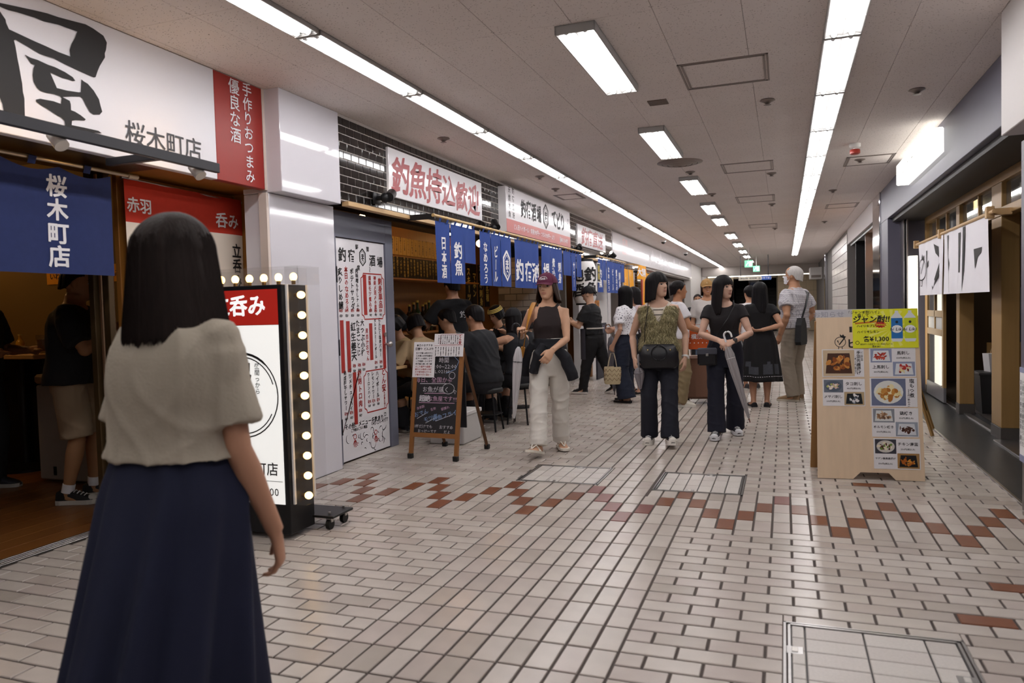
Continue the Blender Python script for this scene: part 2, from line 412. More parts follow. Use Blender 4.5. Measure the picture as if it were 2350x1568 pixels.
while y < 22.5:
    lab = f'{ORD[k]} louvred ceiling light from the camera in the right row' if k >= 0 else f'louvred ceiling light of the right row, {ORD[-k-1]} one behind the camera'
    g = 'ceiling lights in the right row'
    if first: tB.location = (.116, y, H); tag(tB, lab, None, g); first = False
    else: dup(tB, (.116, y, H), None, lab, g)
    y += 1.295; k += 1
tC = troffer(.235, 1.33, .05, 2, None, .012)
cy = [-2.15, .48, 3.12, 5.95, 8.5, 10.5, 13.8, 16.6, 19.4, 22.0, 25.0]
for k, y in enumerate(cy):
    lab = f'{ORD[k-1]} separate box ceiling light from the camera along the middle' if k else 'separate box ceiling light overhead behind the camera'
    if k == 0: tC.location = (-1.32, y, H); tag(tC, lab, None, 'separate ceiling lights along the middle')
    else: dup(tC, (-1.32-.008*k, y, H), None, lab, 'separate ceiling lights along the middle')
# hatches, vents, sprinklers, detectors
m_alu = mat('aluminium_trim', '#8f8580', .4, .7)
def hatch(x0, x1, y0, y1, label):
    t = thing('ceiling_hatch', label, 'hatch', ((x0+x1)/2, (y0+y1)/2, H)); w, l = (x1-x0)/2, (y1-y0)/2; b = MB()
    for e in (0, .022):
        a, c = w-e, l-e; b.box(-a, -a+.012, -c, c, -.006, 0); b.box(a-.012, a, -c, c, -.006, 0); b.box(-a, a, -c, -c+.012, -.006, 0); b.box(-a, a, c-.012, c, -.006, 0)
    b.build('frame', m_alu, t); b = MB(); b.box(-w+.04, w-.04, -l+.04, l-.04, -.003, 0); b.build('hatch_panel', m_ceil, t)
for a, l in (((-.89, -.31, .81, 1.43), 'nearest square ceiling hatch with a metal frame'), ((-.905, -.33, 4.65, 5.29), 'second ceiling hatch from the camera beyond the round air diffuser'), ((-.91, -.345, 7.5, 8.22), 'third ceiling hatch from the camera along the middle'), ((-.91, -.345, 11.8, 12.5), 'far ceiling hatch, fourth along the middle'), ((.45, .95, 4.9, 5.5), 'ceiling hatch beside the lit box sign on the right'), ((.45, .95, 9.2, 9.8), 'ceiling hatch near the white pillar on the right'), ((-3.3, -2.95, 5.9, 6.4), 'small ceiling hatch left of the left light row')): hatch(*a, l)
t = thing('air_diffuser', 'round metal air diffuser in the ceiling', 'air vent', (-1.32, 4.3, H)); b = MB()
for r, z in ((.25, -.004), (.19, -.016), (.13, -.026), (.07, -.034)):
    b2 = MB(); b2.lathe([(r-.055, -.001), (r-.05, z-.012), (r, z), (r+.004, z+.004), (r-.04, 0)], n=36); b2.build('diffuser_ring', m_alu, t, True)
b = MB(); b.box(-1.225, -1.075, 1.60, 1.74, H-.008, H, 0, .002); tag(b.build('speaker_grille', mat('grille_brown', '#6a5c52', .6, var=.4, vscale=90)), 'small square brown grille in the ceiling by the nearest hatch', 'vent')
b = MB(); b.lathe([(.055, 0), (.06, -.006), (.03, -.02), (.012, -.035), (.03, -.04), (.001, -.042)], n=14)
sp = b.build('sprinkler', m_alu, None, True); first = True
for k, (x, yy) in enumerate([(.747, 2.19), (-3.186, 2.02), (-.337, 1.99), (-3.0, 4.35), (-1.28, 4.95), (-.36, 5.55), (-3.1, 5.35), (-1.2, 6.95), (-.4, 8.6), (.45, 7.5), (.6, 5.1), (-3.05, 7.9), (-3.0, 11.0), (.55, 12.0), (-.4, 12.8)]):
    o = sp if first else sp.copy()
    if not first: COL.objects.link(o)
    first = False; o.location = (x, yy, H); tag(o, f'{ORD[k]} small round metal sprinkler head counted along the ceiling', 'sprinkler', 'ceiling sprinkler heads')
t = thing('heat_detector', 'white detector with a red lower ring on the ceiling', 'detector', (.472, 4.15, H)); b = MB(); b.lathe([(.055, 0), (.055, -.03), (.04, -.045), (.001, -.046)], n=18); b.build('base', m_white, t, True)
b = MB(); b.lathe([(.045, -.06), (.05, -.066), (.05, -.1), (.03, -.11), (.001, -.11)], n=18); b.build('indicator', mat('red_plastic', '#9c3226', .4), t, True)
b = MB(); b.cyl((0, 0, -.04), (0, 0, -.07), .015); b.build('neck', m_white, t)
for x, yy, l in ((-3.0, 14.2, 'dome security camera beside the left light row'), (-3.05, 19.0, 'dark dome security camera farther along the left light row')):
    t = thing('security_camera', l, 'camera', (x, yy, H)); b = MB(); b.lathe([(.07, 0), (.075, -.03), (.06, -.05), (.001, -.05)], n=18); b.build('base', m_white, t, True); b = MB(); b.ell((0, 0, -.05), (.055, .055, .05)); b.build('dome', mat('dark_dome', '#1a1a1c', .1), t, True)
# ------------------------------------------------------------------ walls, bulkheads, columns
m_marble = mat('white_polished_panel', '#d9d7de', .06, var=.03, vscale=3, spec=.5)
m_cream = mat('cream_paint', '#d9cbc2', .6)
wl = MB(); wl.box(-3.90, -3.68, .10, .915, 0, 2.164, 0, .004)
wall_left = tag(wl.build('wall_left', [m_marble]), kind='structure')
b = MB(); b.box(-3.9, -3.559, .095, .842, 2.166, H, 0, .004); b.build('pillar_head', m_marble, wall_left)
b = MB(); b.box(-3.74, -3.684, .07, .10, 2.18, H-.002); b.box(-3.75, -3.684, .075, .1, 0, 2.164); b.build('pillar_edge', m_cream, wall_left)
b = MB(); b.box(-3.75, -3.69, -8, .07, 2.20, H-.002, 0); b.build('fascia', m_cream, wall_left)
# black tile fascia of the fish shop
m_btile = mat('black_glazed_tile', '#231f1e', .07, isl=.3, coat=.3)
m_bgrout = mat('pale_grout', '#b9b2ac', .8)
b = MB(); b.box(-3.75, -3.566, .842, 10.93, 2.20, H-.002); fas = b.build('tile_bed', m_bgrout, wall_left)
ty, tz = .117, .0663; r0 = 0; shapes = None
q = MB(); q.box(-.004, .006, -ty/2+.005, ty/2-.005, -tz/2+.004, tz/2-.004, 0, .002); tme = bpy.data.meshes.new('wall_tile'); tme.from_pydata(q.v, [], q.f); tme.materials.append(m_btile)
rest = MB(); npart = 0
HID = [(1.62, 3.76, 2.35, 2.75), (4.40, 7.30, 2.27, 2.80), (8.12, 10.18, 2.38, 2.70)]
for r in range(1, 11, 2): z0 = 2.205+tz*r; rest.box(-3.57, -3.56, .846, .842+ty/2-.005, z0+.004, z0+tz-.004, 0)
for j in range(0, 100):
    for r in range(11):
        yc = .842+ty*(j+.5)+(ty/2 if r % 2 else 0); zc = 2.205+tz*(r+.5)
        if yc+ty/2 > 10.93 or zc+tz/2 > H: continue
        if any(a < yc-ty/2 and yc+ty/2 < bb and c < zc-tz/2 and zc+tz/2 < d for a, bb, c, d in HID): continue
        if npart < 298: link('wall_tile', tme, wall_left, (-3.566, yc, zc)); npart += 1
        else: rest.box(-3.57, -3.56, yc-ty/2+.005, yc+ty/2-.005, zc-tz/2+.004, zc+tz/2-.004, 0)
tag(rest.build('distant_wall_tiles', m_btile, wall_left), kind='stuff')
# left wall further on, behind the white shop sign, up to the far end
b = MB(); b.box(-3.9, -3.62, 10.93, 31.6, 2.25, H-.002); b.build('upper_wall', mat('offwhite_paint', '#cfcac6', .6), wall_left)
b = MB(); b.box(-3.9, -3.6, 25.0, 31.6, 0, 2.3); b.build('lower_wall', mat('offwhite_paint', '#cfcac6', .6), wall_left)
# far wall
m_ftile = mat('beige_wall_tile', '#cdbb9c', .35, isl=.1, var=.06)
m_fg = mat('far_grout', '#8d8270', .8)
for nm, bx in (('wall_back_right', (-.55, 3.6, 31.55, 31.7, 0, H)), ('wall_back_lintel', (-2.6, -.5, 31.55, 31.7, 2.42, H))): b = MB(); b.box(*bx); tag(b.build(nm, m_fg), kind='structure')
fw = MB(); fw.box(-8, -2.55, 31.55, 31.7, 0, H); wall_back = tag(fw.build('wall_back_left', m_fg), kind='structure')
q = MB(); q.box(-.147, .147, -.006, .004, -.22, .22, 0, .003); fme = bpy.data.meshes.new('wall_tile'); fme.from_pydata(q.v, [], q.f); fme.materials.append(m_ftile)
for (xa, xb) in ((-3.62, -2.6), (-.5, 2.2)):
    n = int((xb-xa)/.3)
    for i in range(n+1):
        for r in range(6): link('wall_tile', fme, wall_back, (xa+.3*i+.15, 31.545, .225+.45*r))
b = MB(); b.box(-3.6, 1.3, 29.2, 29.6, 2.5, H-.002, 0, .01); tag(b.build('trim_1', mat('bulkhead_paint', '#b8b0aa', .6)), kind='structure')
# dark stair opening beyond
st = MB()
for k in range(12): st.box(-2.5, -.58, 31.72+.3*k, 32.0+.3*k, .0, .17*(k+1), 0, .01)
stair = tag(st.build('staircase', mat('dark_stair', '#2a2724', .6)), 'dark staircase rising beyond the far end of the passage', 'stairs')
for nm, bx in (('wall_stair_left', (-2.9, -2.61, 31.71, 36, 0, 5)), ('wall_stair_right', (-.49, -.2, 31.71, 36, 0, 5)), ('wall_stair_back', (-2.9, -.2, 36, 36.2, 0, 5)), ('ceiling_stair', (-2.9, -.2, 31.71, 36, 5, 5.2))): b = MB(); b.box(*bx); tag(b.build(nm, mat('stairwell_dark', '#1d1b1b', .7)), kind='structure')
# right hand side: dark grey-blue fascia, recess, columns
m_slate = mat('slate_blue_panel', '#575564', .45, var=.05)
wr = MB(); wr.box(1.14, 1.5, .66, 8.05, 2.415, H-.002, 0, .004)
wall_right = tag(wr.build('wall_right', [m_slate]), kind='structure')
b = MB(); b.box(.945, 1.6, -8, .655, 2.195, H-.002, 0, .004); b.build('white_bulkhead', mat('bulkhead_grey', '#bdb8b6', .5), wall_right)
b = MB(); b.box(1.09, 1.7, -8, .84, .42, 2.19, 0, .004); b.build('purple_column', mat('purple_panel', '#5c5868', .4, var=.05), wall_right)
b = MB(); b.box(1.10, 1.7, -8, .845, 0, .42); b.build('column_base', mat('grey_stone_base', '#5b5452', .35, var=.15, vscale=15), wall_right)
b = MB(); b.box(1.14, 1.62, 7.3, 8.05, 0, 2.415, 0, .004); b.build('recess_pier', m_slate, wall_right)
b = MB(); b.box(1.30, 1.315, 7.05, 7.3, 0, 2.41, 0); b.box(1.33, 1.345, 6.95, 7.3, 0, 2.41, 0); b.build('steel_channel', m_steel, wall_right)
b = MB(); b.box(1.20, 1.62, .84, 7.3, 2.36, 2.42); b.build('soffit', mat('soffit_dark', '#2b2828', .6), wall_right)
b = MB(); b.box(1.125, 1.14, .9, 8.0, -.005, .012, 0); b.build('threshold_strip', m_steel, wall_right)
b = MB(); b.box(1.14, 1.75, .85, 7.3, -.006, .006, 0); b.build('entry_mat', mat('dark_entry_floor', '#37383a', .35, var=.25, vscale=6), wall_right)
m_mirror = mat('polished_steel', '#c9c8cc', .06, 1.)
b = MB(); b.box(1.115, 1.5, 8.06, 8.95, 0, H-.003, 0, .01); tag(b.build('mirror_pillar', m_mirror, None), 'polished steel clad pillar past the grey shopfront on the right', 'pillar')
b = MB(); b.box(1.05, 1.4, 22.6, 23.2, 0, H-.003, 0, .01); tag(b.build('steel_pillar', m_mirror, None), 'far steel clad pillar near the end of the right side', 'pillar')
m_wt = mat('white_slat_tile', '#dad7d4', .25, isl=.1)
b = MB(); b.box(1.13, 1.5, 14.2, 22.5, 0, H-.003); b.box(1.13, 1.5, 23.3, 31.5, 0, H-.003); wtp = b.build('white_tile_wall', mat('slat_grout', '#6b6765', .8), wall_right)
q = MB(); q.box(-.012, .0, -.55, .55, -.095, .095, 0, .004); wme = bpy.data.meshes.new('wall_tile'); wme.from_pydata(q.v, [], q.f); wme.materials.append(m_wt)
for r in range(14):
    for k in range(5): link('wall_tile', wme, wall_right, (1.128, 14.76+1.12*k, .1+.2*r))
# ------------------------------------------------------------------ helpers for signs and cloth
class Pl:
    """a plane: origin at its lower left corner, width u, height v, outward normal n"""
    def __init__(s, o, u, v): s.o = Vector(o); s.u = unit(u); s.v = unit(v); s.n = s.u.cross(s.v).normalized()
    def p(s, x, y, d=0.): return s.o+s.u*x+s.v*y+s.n*d
    def rect(s, mb, x0, x1, y0, y1, d, m=0): return mb.add([s.p(x0, y0, d), s.p(x1, y0, d), s.p(x1, y1, d), s.p(x0, y1, d)], [(0, 1, 2, 3)], m)
    def slab(s, mb, x0, x1, y0, y1, d0, d1, m=0):
        v = [s.p(x, y, d) for d in (d0, d1) for x, y in ((x0, y0), (x1, y0), (x1, y1), (x0, y1))]
        return mb.add(v, [(0, 3, 2, 1), (4, 5, 6, 7)]+[(i, (i+1) % 4, 4+(i+1) % 4, 4+i) for i in range(4)], m)
    def poly(s, mb, pts, d, m=0): return mb.add([s.p(x, y, d) for x, y in pts], [tuple(range(len(pts)))], m)
    def disc(s, mb, x, y, rx, ry, d, m=0, n=14, rot=0.):
        return s.poly(mb, [(x+rx*math.cos(a)*math.cos(rot)-ry*math.sin(a)*math.sin(rot), y+rx*math.cos(a)*math.sin(rot)+ry*math.sin(a)*math.cos(rot)) for a in (2*PI*k/n for k in range(n))], d, m)
    def line(s, mb, pts, w, d, m=0):
        """flat ribbon along pts"""
        P = [np.array(q, float) for q in pts]; L = []; R = []
        for i, q in enumerate(P):
            t = P[min(i+1, len(P)-1)]-P[max(i-1, 0)]; t = t/(np.linalg.norm(t)+1e-9); nn = np.array([-t[1], t[0]])*(w if not hasattr(w, '__len__') else w[i])/2
            L.append(q+nn); R.append(q-nn)
        vs = [s.p(*q, d) for q in L]+[s.p(*q, d) for q in R]; n = len(P)
        return mb.add(vs, [(i, n+i, n+i+1, i+1) for i in range(n-1)], m)
    def ring(s, mb, x, y, r, w, d, m=0, n=40, a0=0, a1=2*PI, ry=None):
        return s.line(mb, [(x+r*math.cos(a0+(a1-a0)*k/n), y+(ry or r)*math.sin(a0+(a1-a0)*k/n)) for k in range(n+1)], w, d, m)
    def txt(s, mb, st, x, y, size, d=.0015, **k): return text(mb, st, s.p(x, y, d), s.u, s.v, size, **k)
m_black = mat('ink_black', '#1b1a1c', .6); m_red = mat('sign_red', '#9f2820', .3); m_ink2 = mat('ink_grey', '#3a3a40', .5)
m_signw = mat('sign_white', '#e2e0e4', .10, spec=.5); m_redink = mat('ink_red', '#a52a24', .5); m_paper = mat('white_paper', '#e4e2e4', .7)
m_wood = mat('pale_wood', '#c9a678', .5, var=.12, vscale=6, stretch=(1, .15, 6)); m_honey = mat('honey_wood', '#a06a2e', .4, var=.2, vscale=5, stretch=(8, 8, .6))
m_blk = mat('black_metal', '#1d1d1f', .4, .3); m_dkgrey = mat('dark_grey_metal', '#343438', .45, .4)
m_navy = mat('noren_blue', '#1d3d86', .85, var=.12, vscale=40, bump=.1, bscale=500); m_wht = mat('dye_white', '#e3e2e6', .85)
m_yink = mat('ink_cream', '#e6d8b0', .7)
def disp(seed, amp, zt, zb, yc):
    r = np.random.default_rng(seed); k = r.uniform(9, 16, 3); ph = r.uniform(0, 6.28, 3); a = r.uniform(.4, 1, 3)
    return lambda y, z: amp*min(1, .15+1.2*(zt-z)/(zt-zb))*float((a*np.sin(k*(y-yc)+ph+(zt-z)*1.5)).sum())
def cloth(name, X, nx, ya, yb, zt, zb, mats, parent, seed, amp=.008, texts=(), nu=16, nv=12, tabs=0, bands=None, sag=0., flat=None, skew=0.):
    """hanging cloth panel in the plane x = X facing nx, folds grow towards the hem"""
    f = disp(seed, amp, zt, zb, (ya+yb)/2); mb = MB(); r = np.random.default_rng(seed+99)
    def pt(y, z, d=0.): t = (zt-z)/(zt-zb); return (X+nx*(f(y, z)+d), y+skew*t*t, z)
    rows = []
    for j in range(nv+1):
        z = zt+(zb-zt)*j/nv
        rows.append([mb.ring([pt(ya+(yb-ya)*i/nu, z-(sag*math.sin(PI*((i/nu*3) % 1)) if j == 0 else 0))])[0] for i in range(nu+1)])
    for j in range(nv):
        zc = zt+(zb-zt)*(j+.5)/nv; m = 0
        if bands and zc < bands: m = 2
        for i in range(nu):
            q = (rows[j][i], rows[j+1][i], rows[j+1][i+1], rows[j][i+1]); mb.f.append(q if nx > 0 else q[::-1]); mb.m.append(m)
    for k in range(tabs):
        yy = ya+(yb-ya)*(k+.5)/tabs if tabs > 1 else (ya+yb)/2
        w = .022; mb.add([pt(yy-w, zt-.01, .004), pt(yy+w, zt-.01, .004), (X+nx*.022, yy+w, zt+.03), (X+nx*.022, yy-w, zt+.03), (X-nx*.02, yy+w, zt+.045), (X-nx*.02, yy-w, zt+.045)], [(0, 1, 2, 3), (3, 2, 4, 5)], 0)
    nb = len(mb.v); tb = MB()
    for t in texts:
        st, yc, zc, size = t[:4]; kw = t[4] if len(t) > 4 else {}
        if callable(st): st(tb, Pl((0, yc, zc), (0, nx, 0), (0, 0, 1)))
        else: text(tb, st, (0, yc, zc), (0, nx, 0), (0, 0, 1), size, **kw)
    for (x, y, z), in zip(tb.v): mb.v.append(pt(y, z, .0035))
    mb.f += [tuple(i+nb for i in q) for q in tb.f]; mb.m += [m+1 if m == 0 else m+2 for m in tb.m]
    return mb.build(name, mats, parent, True)
def chars(P, par, m, s, x, y, size, vert=False, sx=1., sp=1., **k):
    """big sign lettering, every character a piece of its own"""
    for i, ch in enumerate(s):
        q = (i-(len(s)-1)/2)*size*sp; b = MB()
        if vert: P.txt(b, ch, x, y-q, size, **k)
        else: P.txt(b, ch, x+q*sx, y, size, sx=sx, **k)
        b.build('character', m, par)
# ------------------------------------------------------------------ SHOP 1 (nearest, left): sign, awning light bar, noren, doorway
PS = Pl((-3.684, 0, 0), (0, 1, 0), (0, 0, 1))
t = thing('shop_sign', 'large white and red shop sign with giant brush character over the nearest doorway', 'sign', (0, 0, 0))
b = MB(); b.box(-3.74, -3.686, -4.2, -.402, 2.182, 2.889, 0, .003); b.build('white_panel', mat('matte_sign_white', '#dcdce3', .38), t)
b = MB(); b.box(-3.74, -3.686, -.400, .070, 2.182, 2.889, 0, .003); b.build('red_panel', mat('matte_sign_red', '#952219', .4), t)
b = MB(); A_ = [(-1.885, 2.79), (-1.807, 2.791), (-1.729, 2.804), (-1.63, 2.82), (-1.567, 2.829), (-1.503, 2.832), (-1.392, 2.845), (-1.345, 2.851), (-1.297, 2.844), (-1.236, 2.827), (-1.216, 2.797), (-1.224, 2.755), (-1.233, 2.734), (-1.233, 2.712), (-1.269, 2.656), (-1.284, 2.625), (-1.299, 2.588), (-1.31, 2.582), (-1.353, 2.586), (-1.422, 2.594), (-1.483, 2.602), (-1.543, 2.613), (-1.589, 2.611), (-1.62, 2.612), (-1.68, 2.628), (-1.74, 2.642), (-1.748, 2.636), (-1.742, 2.608), (-1.736, 2.559), (-1.729, 2.517), (-1.724, 2.479), (-1.718, 2.437), (-1.717, 2.401), (-1.711, 2.371), (-1.713, 2.304), (-1.713, 2.274), (-1.813, 2.251), (-1.822, 2.316), (-1.832, 2.34), (-1.853, 2.385), (-1.832, 2.768), (-1.809, 2.75), (-1.784, 2.721), (-1.783, 2.708), (-1.77, 2.681), (-1.647, 2.667), (-1.586, 2.662), (-1.513, 2.654), (-1.446, 2.652), (-1.449, 2.684), (-1.436, 2.718), (-1.412, 2.76), (-1.398, 2.795), (-1.458, 2.793), (-1.505, 2.793), (-1.588, 2.781), (-1.632, 2.783), (-1.726, 2.777), (-1.771, 2.771), (-1.808, 2.773), (-1.885, 2.775)]
B_ = [(-1.697, 2.585), (-1.67, 2.579), (-1.63, 2.579), (-1.577, 2.572), (-1.536, 2.571), (-1.481, 2.562), (-1.439, 2.549), (-1.424, 2.534), (-1.44, 2.527), (-1.464, 2.529), (-1.502, 2.527), (-1.566, 2.536), (-1.55, 2.503), (-1.533, 2.468), (-1.477, 2.47), (-1.409, 2.479), (-1.395, 2.483), (-1.387, 2.552), (-1.375, 2.545), (-1.35, 2.539), (-1.316, 2.513), (-1.285, 2.474), (-1.277, 2.441), (-1.268, 2.412), (-1.285, 2.392), (-1.324, 2.383), (-1.346, 2.391), (-1.367, 2.419), (-1.386, 2.451), (-1.4, 2.458), (-1.454, 2.445), (-1.503, 2.43), (-1.463, 2.421), (-1.458, 2.405), (-1.458, 2.375), (-1.434, 2.372), (-1.401, 2.361), (-1.373, 2.347), (-1.382, 2.338), (-1.437, 2.328), (-1.456, 2.32), (-1.459, 2.298), (-1.389, 2.301), (-1.298, 2.303), (-1.277, 2.294), (-1.536, 2.256), (-1.497, 2.29), (-1.5, 2.31), (-1.518, 2.323), (-1.537, 2.327), (-1.595, 2.349), (-1.626, 2.358), (-1.651, 2.37), (-1.651, 2.38), (-1.628, 2.39), (-1.592, 2.393), (-1.556, 2.396), (-1.514, 2.393), (-1.509, 2.422), (-1.519, 2.43), (-1.554, 2.432), (-1.595, 2.427), (-1.626, 2.429), (-1.643, 2.439), (-1.659, 2.465), (-1.662, 2.496), (-1.655, 2.531), (-1.647, 2.549), (-1.667, 2.55)]
for P_ in (A_, B_): PS.poly(b, P_, .0012)
PS.poly(b, [(-1.853, 2.5), (-2.6, 2.75), (-2.62, 2.68), (-1.845, 2.42)], .0012)
me = b.build('brush_character', m_black, t); bm = bmesh.new(); bm.from_mesh(me.data); bmesh.ops.triangulate(bm, faces=bm.faces); bm.to_mesh(me.data); bm.free()
chars(PS, t, m_ink2, '桜木町店', -.83, 2.335, .148, bold=.006)
chars(PS, t, m_wht, '優良な酒', -.215, 2.665, .108, True, bold=.008); chars(PS, t, m_wht, '手作りおつまみ', -.085, 2.545, .098, True, bold=.008)
t = thing('awning_light_bar', 'black steel light bar projecting under the giant white shop sign', 'light bar', (0, 0, 0))
b = MB(); b.box(-3.33, -3.30, -4.2, -.82, 2.122, 2.176, 0, .003); b.build('bar', m_dkgrey, t)
b = MB(); b.box(-3.70, -3.33, -1.25, -1.21, 2.128, 2.168, 0, .003); b.build('bracket', m_dkgrey, t)
m_spot = emat('warm_lamp_face', '#ffc878', 60)
for y in (-2.75, -1.80, -.93):
    b = MB(); d = unit((-.75, 0, .9)); c = Vector((-3.355, y, 2.105)); b.cyl(c-d*.02, c+d*.06, .033, n=16); o = b.build('spot_lamp', mat('lamp_body_white', '#cfc8bf', .4), t, True)
    b = MB(); b.cyl(c+d*.0605, c+d*.062, .026, n=16); b.build('lens', m_spot, o)
# doorway structure
m_post = mat('bronze_frame', '#4b3a24', .35, .4)
dw = thing('shop_doorway', 'timber and bronze doorway frame behind the blue noren of the nearest shop', 'doorway', (0, 0, 0))
b = MB(); b.box(-4.06, -3.74, .335, .40, 0, 2.3, 0, .004); b.build('jamb', m_honey, dw)
b = MB(); b.box(-4.12, -3.98, .26, .335, 0, 2.3, 0, .004); b.build('jamb', m_honey, dw)
b = MB(); b.box(-4.2, -3.75, -.80, .26, 2.20, 2.32, 0, .004); b.build('lintel', m_honey, dw)
b = MB(); b.box(-4.25, -3.75, -4.2, -.80, 2.19, 2.32, 0, .004); b.build('lintel', m_post, dw)
for x, y in ((-4.08, -.93), (-4.14, -.885), (-4.2, -.93)):
    b = MB(); b.box(x-.022, x+.022, y-.02, y+.02, 0, 2.2, 0, .003); b.build('post', m_post, dw)
b = MB(); b.box(-4.30, -4.22, -.86, -.76, 0, 2.19, 0, .003); b.build('post', mat('pale_post', '#c0a184', .5), dw)
b = MB()
for k in range(4): b.box(-4.225+.027*k, -4.205+.027*k, -4.2, .35, -.004, .006, 0, .002)
b.build('threshold_track', m_steel, dw)
t = thing('sliding_door', 'timber framed glass door standing behind the red and white noren', 'door', (0, 0, 0))
b = MB(); b.box(-4.16, -4.12, -.80, -.72, .01, 2.19, 0, .003); b.box(-4.16, -4.12, .18, .255, .01, 2.19, 0, .003); b.box(-4.16, -4.12, -.72, .18, 2.1, 2.19); b.box(-4.16, -4.12, -.72, .18, .01, .25); b.build('door_frame', m_honey, t)
b = MB(); b.box(-4.143, -4.137, -.72, .18, .25, 2.1); b.build('glass', mat('door_glass', '#d9e0dd', .05, trans=.9), t)
b = MB(); b.cyl((-4.105, .262, 1.72), (-4.105, .262, 1.84), .011, n=10); b.cyl((-4.105, .262, 1.85), (-4.105, .262, 1.95), .011, n=10); b.build('hinge', m_steel, t, True)
t = thing('noren_curtain', 'navy blue noren curtain with white shop branch name in the nearest doorway', 'noren curtain', (0, 0, 0))
b = MB(); b.cyl((-3.95, -4.2, 2.155), (-3.95, -.87, 2.155), .012, n=12); b.cyl((-3.95, -.87, 2.155), (-3.95, -.80, 2.155), .016, n=12); b.build('rod', mat('rod_steel', '#c8b9a4', .3, .8), t, True)
m_navy1 = mat('noren_navy', '#202d5c', .85, var=.15, vscale=30, bump=.1, bscale=500)
cloth('panel', -3.95, 1, -1.99, -.995, 2.13, 1.545, [m_navy1, m_wht], t, 3, .012, [('桜木町店', -1.348, 1.83, .125, dict(vert=True, bold=.03, sp=1.02))], 30, 16, tabs=3, sag=.035)
cloth('panel', -3.95, 1, -3.0, -2.0, 2.13, 1.545, [m_navy1, m_wht], t, 4, .012, [('立呑み', -2.5, 1.83, .125, dict(vert=True, bold=.03))], 30, 16, tabs=3, sag=.035)
t = thing('noren_curtain', 'red and white noren curtain hung on the side door behind the woman in beige', 'noren curtain', (0, 0, 0))
b = MB(); b.cyl((-4.06, -.82, 2.165), (-4.06, .26, 2.14), .01, n=10); b.build('rod', m_steel, t, True)
m_rcl = mat('noren_red', '#b02c18', .85, var=.1, vscale=30); m_wcl = mat('noren_white', '#d9cdbf', .85)
cloth('panel', -4.05, 1, -.81, .25, 2.155, 1.1, [m_rcl, m_wht, m_wcl, m_black], t, 5, .012,
      [('赤羽', -.70, 2.0, .10, dict(bold=.02)), ('呑み', .09, 1.985, .115, dict(bold=.02, brush=.01)), (lambda q, P: P.txt(q, '立呑み', 0, 0, .11, vert=True, bold=.02, m=1), .17, 1.66, 0)], 26, 28, bands=1.895)
# warm lamps added out of view inside the shops to brighten the rooms
def fill_pendant(label, x, y, z, e, r=.07, cat='lamp'):
    t = thing('pendant_lamp', label, cat, (x, y, z)); b = MB(); b.ell((0, 0, 0), (r, r, r), 16, 10); b.build('bulb', emat('warm_fill_globe_%g' % e, '#ffc27a', e), t, True)
    b = MB(); b.cyl((0, 0, r*.9), (0, 0, r*.9+.05), r*.3); b.cyl((0, 0, r*.9+.05), (0, 0, (2.80 if x < -5.5 else 2.5)-z), .006); b.build('cord', m_blk, t)
fill_pendant('warm pendant lamp over the standing bar of the nearest shop', -6.6, -.6, 2.3, 60, .06)
fill_pendant('second warm pendant lamp further inside the nearest shop', -7.6, .3, 2.3, 45, .06)
# room of shop 1
m_plank = mat('oak_plank', '#7d4f26', .35, var=.2, vscale=4, stretch=(.6, 9, 1), isl=.2)
m_olv = mat('olive_plaster', '#6d5a33', .8)
for nm, bx in (('wall_bar_end', (-9.6, -9.5, -5, .85, 0, 2.8)), ('wall_bar_near', (-9.5, -3.75, -5.1, -5, 0, 2.8))): b = MB(); b.box(*bx); tag(b.build(nm, m_olv), kind='structure')
rm = MB(); rm.box(-9.5, -4.30, .85, 1.0, 0, 2.8); room1 = tag(rm.build('wall_bar_back', m_olv), kind='structure')
b = MB(); b.box(-9.5, -3.76, -5, .85, 2.80, 2.86); tag(b.build('ceiling_bar', mat('shop_ceiling', '#4b3a28', .8)), kind='structure')
q = MB(); q.box(-.075, .075, -1.4, 1.4, -.012, 0, 0, .002)
pme = bpy.data.meshes.new('plank'); pme.from_pydata(q.v, [], q.f); pme.materials.append(m_plank)
bfl = MB(); bfl.box(-9.5, -4.23, -5, .85, -.03, -.01); room1 = tag(bfl.build('floor_bar', mat('plank_gap', '#2a1a0e', .8)), kind='structure')
for k in range(34):
    for jj in range(3): link('plank', pme, room1, (-4.305-.152*k, -.55-2.805*jj+(.0 if k % 2 else .0), .003))
# hung yellow menu strips, poster
m_yel = mat('yellow_strip', '#d9971f', .7); 
for k, (x, w, tx) in enumerate([(-6.85, .36, 'いわし刺'), (-6.48, .32, 'しめさば'), (-6.13, .34, '煮込み豆腐'), (-5.78, .32, 'ポテサラ'), (-5.43, .34, 'アジフライ')]):
    P = Pl((x, .845, 1.64), (1, 0, 0), (0, 0, 1)); b = MB(); P.slab(b, 0, w, 0, .16, 0, .003); t = b.build('menu_strip', m_yel); tag(t, f"{ORD[k]} yellow handwritten menu strip from the left on the olive wall", 'menu strip', 'yellow menu strips in the nearest shop')
    b = MB(); P.txt(b, tx, w/2, .075, .07, .005, bold=.01); b.build('lettering', m_black, t)
P = Pl((-6.60, .845, 1.27), (1, 0, 0), (0, 0, 1)); b = MB(); P.slab(b, 0, .19, .0, .33, 0, .003, 0); P.slab(b, .012, .178, .0, .318, .003, .004, 1); t = b.build('poster', [m_paper, mat('poster_navy', '#1c2238', .6)]); tag(t, 'small navy drinks poster on the olive wall inside the nearest shop', 'poster')
b = MB(); P.txt(b, '樽生', .095, .26, .06, .006, bold=.02); P.txt(b, '黒生', .095, .1, .06, .006, bold=.02); b.build('lettering', m_wht, t)
